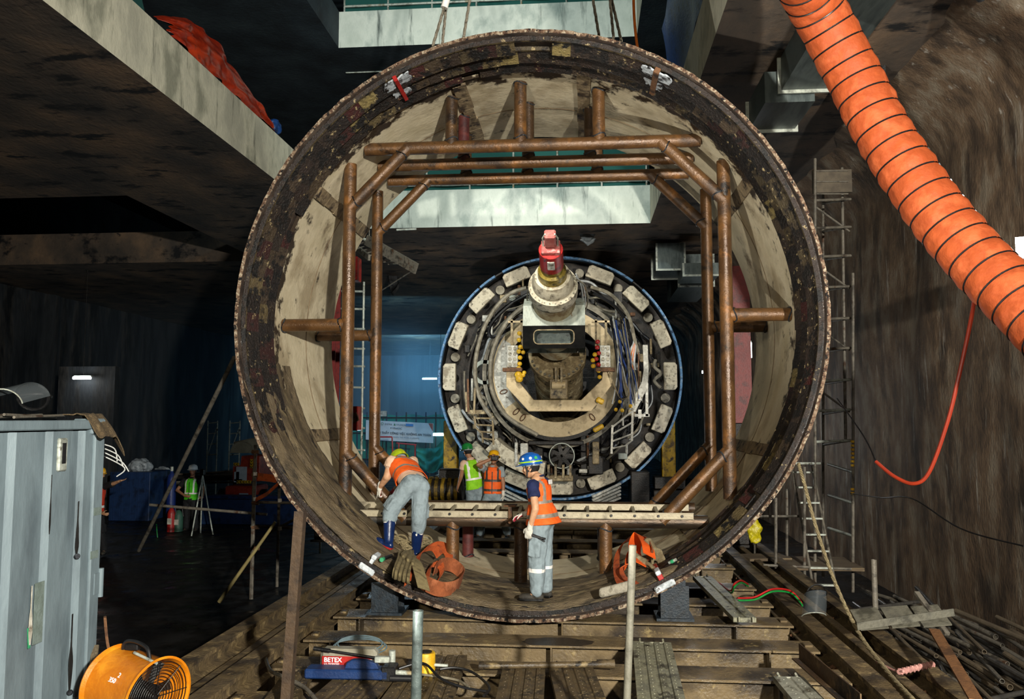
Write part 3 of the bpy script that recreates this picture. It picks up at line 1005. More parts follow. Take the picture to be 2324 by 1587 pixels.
# lower inside: platforms, fan, motor, base plates
for (u, w, d, sx, sy, sz, m, nm) in (
        (1205, 1025, 23.3, .7, .3, 1.4, mDark, 'column_housing'), (1350, 1025, 23.3, .8, .3, 1.3, mDark, 'column_housing'), (1262, 1005, 22.7, 1.5, .5, .12, mDark, 'cross_beam'),
        (1270, 1085, 21.9, .7, .5, .14, mMud, 'pump_base'), (1352, 1055, 22.8, .4, .3, .5, mDark, 'side_plate'), (1352, 1028, 22.7, .18, .3, .6, mMud, 'side_plate'),
        (1190, 1030, 21.9, .2, .2, .55, mWhiteSt, 'bracket'), (1172, 1030, 21.9, .08, .2, .6, mWhiteSt, 'bracket')):
    MB().box(P(u, w, d), (sx, sy, sz)).build(nm, m, tbm, bevel=.02)
for s_ in (-.28, -.1, .1, .28):
    MB().box(P(1270, 1070, 21.7) + V((s_, 0, .0)), (.06, .3, .34)).build('pump_fin', mMud, tbm)
fan = MB().lathe([(.315, 0), (.335, 0), (.335, .2), (.315, .2)], P(1275, 1035, 21.7), AX, 40, True).build('cooling_fan', mGreyG, tbm)
for i in range(7):
    t = 2 * pi * i / 7
    c = P(1275, 1035, 21.8)
    MB().bar(c + V((.04 * cos(t), 0, .04 * sin(t))), c + V((.3 * cos(t), 0.04, .3 * sin(t))), (.1), .012, AX).build('blade', mDark, fan)
# segments of lining lying in the invert, left of centre
b = MB(); b.lathe([(2.35, 21.9), (2.75, 21.9), (2.75, 23.0), (2.35, 23.0)], OT, AX, 20, True, RD(226), RD(262)); b.build('invert_segment', mCreamP, tbm)
# bent white post on the right, with ladders


def pbar(pts, w, h, m, name, d):
    q = [P(u, v, d) for u, v in pts]
    b = MB()
    for a, c in zip(q, q[1:]): b.bar(a, c, w, h, AX)
    return b.build(name, m, tbm)


pl = [(1459, 783), (1470, 783), (1472, 850), (1470, 878), (1442, 935), (1424, 928), (1457, 868), (1461, 840)]
q = [P(u, w, 20.9) for u, w in pl]; k = len(q)
MB().add(q + [p + AX * .12 for p in q], [tuple(range(k)), tuple(range(2 * k - 1, k - 1, -1))] + [(i, (i + 1) % k, k + (i + 1) % k, k + i) for i in range(k)]).build('bent_post', mWhiteSt, tbm)
pbar([(1449, 800), (1449, 880)], .03, .03, mRust, 'guide_rod', 21.3)
pbar([(1452, 930), (1452, 950)], .08, .08, mWhiteSt, 'guide_post', 21.0); pbar([(1468, 870), (1468, 945)], .07, .07, mWhiteSt, 'guide_post', 21.0); pbar([(1440, 943), (1474, 943)], .07, .07, mWhiteSt, 'guide_foot', 21.0)


def tladder(L0, R0, n, d, m):
    l = MB(); l.tube([P(*p, d) for p in L0], .028, 6); l = l.build('access_ladder', m, tbm)
    MB().tube([P(*p, d) for p in R0], .028, 6).build('stile', m, l)
    for i in range(n):
        t = (i + .3) / n
        a = P(L0[0][0] + (L0[-1][0] - L0[0][0]) * t, L0[0][1] + (L0[-1][1] - L0[0][1]) * t, d)
        ys = R0[0][1] + (R0[-1][1] - R0[0][1]) * t
        xs = [p[0] for p in R0]
        for (xa, ya), (xb, yb) in zip(R0, R0[1:]):
            if min(ya, yb) <= ys <= max(ya, yb) and ya != yb:
                xs = xa + (xb - xa) * (ys - ya) / (yb - ya); break
        c = P(xs if not isinstance(xs, list) else xs[-1], ys, d)
        MB().cyl(a, c, .024, n=6).build('rung', m, l)


tladder([(1390, 965), (1388, 1030)], [(1436, 925), (1434, 1000), (1422, 1010), (1422, 1030)], 4, 20.7, mWhiteSt)
tladder([(1077, 945), (1079, 970), (1094, 985), (1096, 1005)], [(1118, 945), (1120, 1010)], 4, 21.0, mMud)
pbar([(1060, 890), (1062, 935), (1110, 936)], .1, .1, mMud, 'side_frame', 21.2); pbar([(1062, 860), (1063, 935)], .05, .05, mRust, 'side_rod', 21.1); pbar([(1078, 880), (1076, 940)], .05, .05, mMud, 'side_rod', 21.1)
tc_ = [P(1382, 842, 20.6), P(1405, 900, 20.5), P(1420, 905, 20.5), P(1428, 895, 20.5), P(1420, 870, 20.5)]
htube(tc_, .02, mMud, 'bent_handle')
for (u, w) in ((1407, 912), (1398, 930), (1412, 932), (1431, 922)):
    MB().ball(P(u, w, 20.6), .05, 10).build('hose_coupling', mYel, tbm)
MB().box(P(1362, 910, 20.7), (.2, .15, .14), M.Rotation(.5, 3, 'Y')).build('yellow_valve', mYel, tbm, bevel=.03)
MB().box(P(1358, 972, 21.9), (.3, .2, .12), M.Rotation(-.5, 3, 'Y')).build('yellow_motor', mYel, tbm, bevel=.03)
# saddle carrying the machine
sad = thing('machine_saddle', (TC.x, 22.6, 0), 'blue and grey steel saddle with slanting slats under the tunnelling machine', 'saddle')
for s_, xs in ((-1, (1145, 1200)), (1, (1345, 1410))):
    for j in range(5):
        if s_ < 0:
            a, c = P(1143, 1112 + j * 9, 21.8), P(1198, 1131 + j * 7 + 8, 21.2)
        else:
            a, c = P(1408, 1098 + j * 8, 21.8), P(1345, 1128 + j * 7, 21.2)
        MB().bar(a, c, .05, .05).build('slat', mWhiteSt, sad)
MB().box(V((TC.x, 22.4, -.32)), (5.6, .3, .2)).build('saddle_beam', mBlueSt, sad, bevel=.02)
MB().box(V((TC.x - .1, 22.2, -.12)), (.9, .3, .16)).build('saddle_plate', mBlueSt, sad, bevel=.02)
for s_ in (-1, 1):
    MB().box(V((TC.x + s_ * 2.2, 23.6, .1)), (.5, 1.6, 1.4)).build('saddle_shoe', mDark, sad, bevel=.02)
# ------------------------------------------------------------------ cradle: cross beams, longitudinal rails, planks and posts
mBeam = mat('muddy_brown_beam', '4f4330', '6b5a3e', '3d3325', sc=1.4, rough=.62, bump=.6, bs=30, dirt='2a2118', dt=(.57, .67), ds=1.5, dirt2='8f7d55', d2t=(.57, .66), d2s=6, rv=.25)
mBeamD = mat('dark_brown_beam', '2d2118', '46331f', '1c1510', sc=2, st=(1.5, .5, 1), rough=.6, bump=.5, bs=25, dirt='5f4a30', dt=(.58, .66), ds=4, rv=.15)
mRail = mat('mud_coated_rail', '463a2a', '64543a', '33291d', sc=2.5, rough=.65, bump=.6, bs=30, dirt='867350', dt=(.56, .66), ds=6, rv=.2)
mPlank = mat('muddy_steel_plank', '3a3022', '54462f', '261f17', sc=4, rough=.55, bump=.4, bs=30, dirt='7b6a4a', dt=(.57, .66), ds=5, dirt2='17130f', d2t=(.58, .66), d2s=6, rv=.2)
mPlankG = mat('galvanised_plank', '6b6a5c', '87856f', '4c4a3e', sc=5, rough=.5, metal=.2, bump=.4, bs=30, dirt='2f2a20', dt=(.56, .66), ds=6)
mGalv = mat('galvanised_pipe', '8f958f', 'aeb3a8', '6d7068', sc=6, rough=.5, metal=.25, bump=.2, bs=40, dirt='3b352c', dt=(.60, .66), ds=5, dirt2='9a8a68', d2t=(.60, .68), d2s=3)
mScaf = mat('old_scaffold_tube', '55514a', '6d675c', '3a3630', sc=6, rough=.55, metal=.2, bump=.25, bs=40, dirt='4a3526', dt=(.58, .66), ds=5)

XL, XR_ = -3.35, 2.55
beams = []
names = ('nearest cross beam at the bottom edge of the photo', 'cross beam carrying the blue pump and the planks', 'broad cross beam with the dark wet stain', 'cross beam right under the front rim of the ring', 'cross beam under the middle of the ring',
         'cross beam under the far half of the ring', 'cross beam just behind the ring', 'second cross beam behind the ring', 'third cross beam behind the ring', 'cross beam nearest the tunnelling machine')
for i, (yc, nm) in enumerate(zip((6.75, 7.78, 8.75, 9.78, 10.75, 11.75, 13.3, 14.5, 15.8, 17.6), names)):
    z = -.035 if i > 2 else -.03
    o = thing('cross_beam', (RC.x, yc, z - .42), 'muddy brown steel ' + nm, 'beam', 'cradle cross beams')
    MB().hbeam((XL + .45, yc, z), (XR_ - .25, yc, z), .40, .42, .022, .016).build('profile', mBeam, o)
    for x in (-2.6, -.3, 1.75):
        MB().box((x + .07 * sin(i * 3 + x), yc - .1, z - .21), (.014, .19, .37)).build('web_stiffener', mBeam, o)
    if i == 2:
        cx_ = PZ(1265, 1455, z).x
        pts = []
        for k in range(36):
            t = 2 * pi * k / 36
            q_ = 1 + .22 * NZ.noise(V((cos(t) * 2, sin(t) * 2, 3)))
            pts.append((.36 * q_ * cos(t), max(-.198, min(.19, .17 * q_ * sin(t) - .06))))
        MB().prism(pts, (cx_, yc, z), (1, 0, 0), (0, 1, 0), (0, 0, .0015)).build('wet_stain', mat('wet_stain', '1c1610', '261d14', None, sc=8, rough=.18, bump=.2), o, ang=80)
    # clips at both ends
    for x in (XL + .52, XR_ - .32):
        MB().box((x, yc, z + .012), (.08, .12, .024)).build('rail_clip', mRail, o, bevel=.006)
# two rails on each side, running under the ring towards the machine
for side, xs in ((-1, (-3.05, -3.62)), (1, (2.45, 3.02))):
    for j, x in enumerate(xs):
        nm = ('inner' if j == 0 else 'outer', 'left' if side < 0 else 'right')
        o = thing('cradle_rail', (x, 13, -.5), 'long mud coated %s rail of the cradle on the %s side of the ring' % nm, 'rail', 'cradle rails')
        a, c = V((x, 4.6 if side > 0 else (5.0 if j == 0 else 6.75), .05)), V((x, 21.5, .05))
        poly = [(-.09, 0), (.09, 0), (.09, -.035), (.03, -.05), (.02, -.15), (.11, -.18), (.15, -.18), (.15, -.20), (.02, -.20), (.02, -.46), (.15, -.46), (.15, -.5), (-.15, -.5), (-.15, -.46), (-.02, -.46), (-.02, -.20), (-.15, -.20), (-.15, -.18), (-.11, -.18), (-.02, -.15), (-.03, -.05), (-.09, -.035)]
        MB().section(poly, a, c).build('rail_profile', mRail, o)
        for k in range(22):
            y = 7 + k * .66
            MB().tube([V((x - .15, y - .03, -.17)), V((x - .09, y - .03, -.10)), V((x - .06, y, -.14)), V((x - .09, y + .04, -.11)), V((x - .16, y + .05, -.17))], .016, 6).build('spring_clip', mRust, o)
# second flange plate beside the inner right rail, the pale plank on it
b = MB().section([(-.05, 0), (.05, 0), (.05, -.1), (-.05, -.1)], (2.73, 5, .02), (2.73, 21, .02)); one(b, 'kicker_rail', mRail, 'narrow steel kicker rail lying along the inner right rail', 'rail', bevel=.008)
b = MB().section([(-.05, 0), (.05, 0), (.05, -.12), (-.05, -.12)], (-3.34, 6, -.05), (-3.34, 21, -.05)); one(b, 'kicker_rail', mRail, 'narrow steel kicker rail between the two left rails', 'rail', bevel=.008)
# ring feet: dark I stools between cross beams and ring
mStool = mat('dark_blue_stool', '10161c', '1c2730', '0a0d10', sc=5, rough=.5, bump=.3)
for x, l in ((-2.32, 'dark steel stool under the left front of the ring'), (1.02, 'dark steel stool under the right front of the ring')):
    o = thing('ring_stool', (x, 9.86, -.03), l, 'support', 'ring stools')
    ztop = RC.z - math.sqrt(RO ** 2 - (abs(x - RC.x) - .10) ** 2) - .01
    MB().box((x, 9.86, ztop / 2 - .015), (.03, .34, ztop + .0)).build('web', mStool, o)
    for s_ in (-.16, .16):
        MB().box((x, 9.86 + s_, ztop / 2 - .015), (.32, .025, ztop - .03)).build('flange', mStool, o)
    MB().box((x, 9.86, -.015), (.42, .42, .03)).build('base_plate', mStool, o)
# steel scaffold planks


def plank(pts, label, m=mPlank, ribs=3, z=None):
    """four corners: near-left, near-right, far-right, far-left"""
    a, b_, c, d = [V(p) for p in pts]
    mid = (a + b_ + c + d) / 4
    o = thing('scaffold_plank', mid - V((0, 0, .05)), label, 'plank', 'steel scaffold planks')
    L = ((d + c) / 2 - (a + b_) / 2)
    W = ((b_ - a) + (c - d)) / 2
    w = W.length
    u = L.normalized(); x = (W - u * W.dot(u)).normalized(); n = x.cross(u)
    if n.z < 0: n = -n
    o0 = (a + b_) / 2
    poly = []
    k = ribs * 2 + 1
    prof = [(-w / 2, -.05), (-w / 2, 0)]
    for i in range(ribs):
        cx = -w / 2 + w * (i + 1) / (ribs + 1)
        prof += [(cx - .022, 0), (cx - .012, -.012), (cx + .012, -.012), (cx + .022, 0)]
    prof += [(w / 2, 0), (w / 2, -.05), (w / 2 - .006, -.05), (w / 2 - .006, -.018), (-w / 2 + .006, -.018), (-w / 2 + .006, -.05)]
    MB().prism(prof, o0, x, n, u * L.length).build('deck_plate', m, o, ang=25)
    for s_, nm in ((0, 0), (1, 1)):
        p = o0 + u * L.length * s_
        MB().box(p - n * .026, (w * 1.0, .012, .05), M((x, u, n)).transposed()).build('end_cap', m, o)
        for e in (-.3, .3):
            q = p + x * w * e
            MB().tube([q, q + u * (.05 if s_ else -.05) + n * .012, q + u * (.06 if s_ else -.06) - n * .03], .010, 6).build('hook', m, o)
    nb = MB()
    nn = int(L.length / .09)
    for i in range(1, nn):
        for j in range(ribs + 1):
            cx = -w / 2 + w * (j + .5) / (ribs + 1)
            q = o0 + u * (L.length * i / nn) + x * cx
            nb.cyl(q, q + n * .004, .008, .005, n=6)
    nb.build('anti_slip_studs', m, o)
    o['kind_'] = 0; del o['kind_']
    return o


zt = .03
plank([PZ(1120, 1610, zt), PZ(1232, 1610, zt), PZ(1238, 1512, zt), PZ(1142, 1510, zt)], 'muddy steel plank left of the pair in the bottom centre')
plank([PZ(1268, 1625, zt), PZ(1395, 1625, zt), PZ(1340, 1508, zt), PZ(1248, 1510, zt)], 'muddy steel plank right of the pair in the bottom centre')
plank([PZ(1445, 1612, zt + .03), PZ(1565, 1612, zt + .03), PZ(1520, 1458, zt + .03), PZ(1438, 1456, zt + .03)], 'grey steel plank beside the white pipe post at the right', mPlankG)
plank([PZ(935, 1600, zt), PZ(1010, 1625, zt), PZ(1056, 1488, zt), PZ(990, 1485, zt)], 'muddy steel plank under the yellow jack', mPlank, 2)
plank([PZ(640, 1640, zt), PZ(800, 1640, zt), PZ(905, 1530, zt), PZ(770, 1530, zt)], 'broad muddy steel plank in front of the blue pump', mPlank, 3)
plank([PZ(820, 1640, zt), PZ(935, 1640, zt), PZ(980, 1540, zt), PZ(905, 1540, zt)], 'muddy steel plank between the blue pump and the front white post', mPlank, 2)
plank([PZ(1668, 1404, .1), PZ(1712, 1400, .1), PZ(1610, 1306, .16), PZ(1577, 1310, .16)], 'narrow steel plank slanting from ring towards the right rails', mPlankG, 1)
plank([PZ(1840, 1640, .02), PZ(1905, 1620, .02), PZ(1812, 1535, .02), PZ(1766, 1537, .02)], 'short pale steel plank beside the brown angle at bottom right', mat('pale_plank', '75756a', '8d8c7e', '5d5c50', sc=6, rough=.6, dirt='4a4438', dt=(.58, .66), ds=7), 1)
plank([PZ(560, 1640, zt), PZ(640, 1640, zt), PZ(715, 1520, zt), PZ(650, 1520, zt)], 'dirty steel plank behind the rusty angle post', mPlank, 2)
# brown angle iron lying at bottom right
a, c = PZ(1955, 1620, .1), PZ(1815, 1497, .1)
b = MB().section([(-.07, 0), (-.07, .012), (-.006, .012), (-.006, .14), (.006, .14), (.006, 0)], a, c)
one(b, 'angle_iron', mBeamD, 'wet dark brown angle iron lying between beams at bottom right', 'angle iron')
# short pipe lying behind the planks
a, c = PZ(1090, 1512, .06), PZ(1395, 1508, .06)
b = MB().cyl(a, c, .028, n=14); b.cyl(a + V((-.01, 0, 0)), a + V((.03, 0, 0)), .036, n=14); b.cyl(c - V((.16, 0, 0)), c, .036, .042, n=14)
one(b, 'loose_pipe', mPlank, 'short muddy pipe lying across behind the bottom centre planks', 'pipe')
# upright posts in the foreground
a, c = P(645, 1640, 6.4), P(680, 1160, 6.4)
b = MB().section([(-.045, -.04), (.03, -.04), (.03, -.032), (-.037, -.032), (-.037, .04), (-.045, .04)], a, c, AX)
b2 = b
p = one(b, 'angle_post', mat('rusty_angle_post', '30241a', '443424', '221912', sc=4, rough=.75, bump=.5, bs=30, dirt='1d1712', dt=(.58, .66), ds=4, dirt2='a08a62', d2t=(.62, .7), d2s=5), 'rusty steel angle standing upright at the left foreground', 'post')


def pipepost(a, c, r, label, m):
    o = thing('pipe_post', a, label, 'post', 'white pipe posts')
    MB().lathe([(r - .006, 0), (r, 0), (r, (c - a).length), (r - .006, (c - a).length), (r - .006, (c - a).length - .05), (0, (c - a).length - .05)], a, c - a, 24).build('tube', m, o)
    MB().cyl(a, a + (c - a).normalized() * .02, r * 2, n=20).build('base', m, o)
    return o


pipepost(P(943, 1640, 5.4), P(949, 1386, 5.4), .034, 'short greyish pipe post beside the yellow jack', mat('grey_pipe_post', '404a49', '55605e', '343b39', sc=7, rough=.5, metal=.2, bump=.2, bs=40, dirt='6b4a30', dt=(.62, .68), ds=5))
pipepost(P(1421, 1640, 5.6), P(1436, 1238, 5.6), .025, 'tall cream white pipe post in front of the orange straps', mat('cream_pipe_post', '5d5a4e', '6e6b5e', '48463d', sc=5, rough=.55, bump=.2, bs=40, dirt='4a463c', dt=(.62, .68), ds=4))
# long aluminium ladder lying on the bottom pipes of the ring
mAlu = mat('dusty_aluminium', '948a74', 'a89e86', '786f5c', sc=4, rough=.5, metal=.2, bump=.15)
lad = thing('aluminium_ladder', (RC.x, 10.9, 1.06), 'long dusty aluminium ladder lying flat on the bottom pipes inside the ring', 'ladder')
zl = RC.z - 2.44 + .085 + .04
ZA, ZB_ = 1.045, 1.10
for yy, zz in ((10.50, ZA), (10.97, ZB_)):
    MB().section([(-.014, -.04), (.014, -.04), (.014, -.032), (-.006, -.032), (-.006, .032), (.014, .032), (.014, .04), (-.014, .04)], (-3.0, yy, zz), (1.35, yy, zz)).build('stile', mAlu, lad)
for i in range(15):
    x = -2.85 + i * .29
    MB().bar((x, 10.5, ZA), (x, 10.97, ZB_), .035, .03).build('rung', mAlu, lad)
    MB().cyl((x, 10.475, ZA), (x, 10.487, ZA), .016, n=12).build('rung_end', mBlack, lad)
ch = thing('pipe_clamp', (-.93, 10.55, zl), 'small rusty clamp hooked over the bottom pipe near the walking man', 'clamp')
MB().box((-.93, 10.62, zl + .06), (.16, .2, .02)).build('jaw', mRust, ch, bevel=.004); MB().box((-.92, 10.46, zl - .03), (.045, .03, .18)).build('bar', mRust, ch, bevel=.004); MB().cyl((-.92, 10.45, zl - .12), (-.92, 10.49, zl - .12), .03, n=12).build('screw', mRust, ch)
# ------------------------------------------------------------------ people
mSkin = mat('skin', 'b98a68', 'c79a78', 'a87857', sc=9, rough=.5, bump=.05)
mSkinD = mat('skin_tanned', '8f6246', '9e7052', None, sc=9, rough=.5, bump=.05)
mEye = mat('eye_dark', '14100d', rough=.3, bump=0)
mLip = mat('lip', '93574a', rough=.5, bump=0)
mHair = mat('black_hair', '0b0a09', '171412', None, sc=40, rough=.5, bump=.6, bs=120)
mVestO = mat('orange_vest', 'ee641c', 'e45814', None, sc=12, rough=.75, bump=.35, bs=20)
mVestR = mat('red_orange_vest', 'c9381a', 'b52f12', None, sc=12, rough=.75, bump=.35, bs=20)
mVestG = mat('lime_vest', '8fd21c', '7cc010', None, sc=12, rough=.75, bump=.35, bs=20)
mVestG2 = mat('green_vest', '4fc41a', '3ead12', None, sc=12, rough=.75, bump=.35, bs=20)
mRefl = mat('grey_reflective_tape', '8f857a', '7d7469', None, sc=20, rough=.45, bump=.2)
mReflD = mat('dark_reflective_tape', '3c3430', '4a413b', None, sc=20, rough=.45, bump=.2)
mReflW = mat('white_reflective_tape', 'eeeae4', 'dcd8d4', None, sc=20, rough=.4, bump=.1)
mPants = mat('grey_work_trousers', '77848a', '86949a', '677378', sc=5, rough=.85, bump=.4, bs=14, dirt='6d7068', dt=(.6, .7), ds=4)
mPantsD = mat('black_trousers', '0f0f11', '18181b', None, sc=8, rough=.85, bump=.3)
mNavy = mat('navy_shirt', '131b3a', '1a2450', None, sc=8, rough=.85, bump=.3)
mBlackS = mat('black_shirt', '0d0d0f', '151517', None, sc=8, rough=.85, bump=.3)
mGreyS = mat('grey_shirt', '7e878b', '929a9c', None, sc=8, rough=.85, bump=.3)
mPinkS = mat('beige_undershirt', 'c9a68a', 'd4b49a', None, sc=8, rough=.85, bump=.3)
mBootN = mat('navy_rubber_boot', '0e1f44', '152a58', None, sc=8, rough=.28, bump=.1)
mShoe = mat('dusty_black_shoe', '24211d', '3d382f', None, sc=8, rough=.7, bump=.4)
mGlove = mat('white_cotton_glove', 'd8d4c8', 'c4bfb2', None, sc=20, rough=.9, bump=.5, bs=80)
mGloveR = mat('red_glove_palm', 'b0384a', '9c2a3a', None, sc=20, rough=.7, bump=.3)
mHelB = mat('blue_helmet', '15509c', '1a5cae', None, sc=4, rough=.25, bump=.03)
mHelG = mat('green_helmet', '1a6b30', '20803a', None, sc=4, rough=.25, bump=.03)
mHelY = mat('yellow_helmet', 'e3a918', 'd69c12', None, sc=4, rough=.3, bump=.03)
mHelYG = mat('yellow_green_helmet', 'a9b61c', '8aa31c', 'd0c428', sc=6, rough=.3, bump=.03)
mHelW = mat('white_helmet', 'cfd3d4', 'dde0e0', None, sc=4, rough=.3, bump=.03)
mLime = mat('lime_tape', 'a8d61c', '98c414', None, sc=10, rough=.4, bump=0)
mStrap = mat('dark_strap', '22252a', '2f3338', None, sc=10, rough=.7, bump=.1)
mBelt = mat('olive_belt', '2d3322', '3b4230', None, sc=10, rough=.7, bump=.2)


def blob(mb, name, mats, parent, voxel=.012, smooth=3, fn=None, disp=None):
    me = bpy.data.meshes.new('t')
    me.from_pydata(mb.v, [], mb.f)
    bm = bmesh.new(); bm.from_mesh(me)
    bmesh.ops.recalc_face_normals(bm, faces=bm.faces)
    bm.to_mesh(me); bm.free()
    t = bpy.data.objects.new('t', me)
    COL.objects.link(t)
    r = t.modifiers.new('r', 'REMESH'); r.mode = 'VOXEL'; r.voxel_size = voxel
    if smooth:
        s = t.modifiers.new('s', 'SMOOTH'); s.factor = .5; s.iterations = smooth
    dg = bpy.context.evaluated_depsgraph_get(); dg.update()
    m2 = bpy.data.meshes.new_from_object(t.evaluated_get(dg))
    bpy.data.objects.remove(t)
    if disp:
        ns = [v.normal.copy() for v in m2.vertices]
        for v, n in zip(m2.vertices, ns):
            v.co = v.co + n * disp(v.co, n)
    m2.materials.clear()
    if not isinstance(mats, (list, tuple)): mats = [mats]
    for m in mats: m2.materials.append(m)
    for p in m2.polygons:
        p.use_smooth = True
        p.material_index = fn(p.center, p.normal) if fn else 0
    root = parent
    while root is not None and root.parent is not None: root = root.parent
    off = V(root.location) if root is not None else V((0, 0, 0))
    if root is None:
        xs = [v.co.x for v in m2.vertices]; ys = [v.co.y for v in m2.vertices]; zs = [v.co.z for v in m2.vertices]
        off = V(((min(xs) + max(xs)) / 2, (min(ys) + max(ys)) / 2, min(zs)))
    for v in m2.vertices: v.co = v.co - off
    o = bpy.data.objects.new(name, m2)
    COL.objects.link(o)
    if parent is not None: o.parent = parent
    else: o.location = off
    return o


def rc(b, a, c, r, r2, n=14):
    a, c = V(a), V(c)
    b.cyl(a, c, r, r2, n=n); b.ball(a, r * .995, n); b.ball(c, r2 * .995, n)


def wrinkle(amp, f=14, st=(1, 1, .45), seed=0):
    return lambda co, n: amp * NZ.noise(V((co.x * f * st[0] + seed, co.y * f * st[1], co.z * f * st[2]))) + amp * .5 * NZ.noise(V((co.x * f * 2.3, co.y * f * 2.3 + seed, co.z * f * 1.6)))


def hand(b, w, d, pn, th, curl=.5, s=1., g=1.):
    """w wrist, d along the hand, pn palm normal (towards the palm side), th towards the thumb"""
    w, d, pn, th = V(w), V(d).normalized(), V(pn).normalized(), V(th).normalized()
    pc = w + d * .052 * s
    R = M((th, pn, d)).transposed()
    b.ball(pc, 1, 14, (.040 * s * g, .017 * s * g, .054 * s), R)
    rc(b, w - d * .03, w + d * .02, .026 * s * g, .028 * s * g, 10)
    for i, (u, l) in enumerate(((.030, .072), (.010, .080), (-.011, .075), (-.030, .058))):
        k = w + d * .092 * s + th * u * s
        a = curl * (.8 + .12 * i)
        p = k; dd = d
        for j, f in enumerate((.45, .32, .23)):
            q = Matrix_rot(th, pn, d, a * (j + .6), th)
            dd = d * cos(a * (j + .6)) + pn * sin(a * (j + .6))
            p2 = p + dd * l * f * s
            rc(b, p, p2, (.0098 - .0008 * j) * s * g, (.0092 - .0008 * j) * s * g, 8)
            p = p2
    k = w + d * .03 * s + th * .032 * s
    p = k
    for j, (f, dd) in enumerate(((.036, th * .7 + d * .6 + pn * .25), (.03, th * .35 + d * .8 + pn * (.3 + curl * .4)), (.022, d * .8 + pn * (.4 + curl * .6)))):
        p2 = p + dd.normalized() * f * s
        rc(b, p, p2, (.0125 - .001 * j) * s * g, (.0112 - .001 * j) * s * g, 8)
        p = p2


def Matrix_rot(*a): return None


def loft(rings, n=40, closed_top=True, thick=.006, wr=None):
    """rings: (centre, half width vector, half depth vector)"""
    b = MB()
    k = len(rings)
    vs = []
    for c, wv, dv in rings:
        c, wv, dv = V(c), V(wv), V(dv)
        for i in range(n):
            t = 2 * pi * i / n
            ct, st_ = cos(t), sin(t)
            e = .82
            q = c + wv * (abs(ct) ** e * (1 if ct >= 0 else -1)) + dv * (abs(st_) ** e * (1 if st_ >= 0 else -1))
            if wr: q = q + (q - c).normalized() * wr(q, None)
            vs.append(q)
    fs = [(j * n + i, j * n + (i + 1) % n, (j + 1) * n + (i + 1) % n, (j + 1) * n + i) for j in range(k - 1) for i in range(n)]
    b.add(vs, fs)
    return b


def interp(keys, t):
    for (t0, v0), (t1, v1) in zip(keys, keys[1:]):
        if t <= t1:
            f = (t - t0) / (t1 - t0) if t1 > t0 else 0
            f = f * f * (3 - 2 * f)
            return [a + (b_ - a) * f for a, b_ in zip(v0, v1)]
    return keys[-1][1]


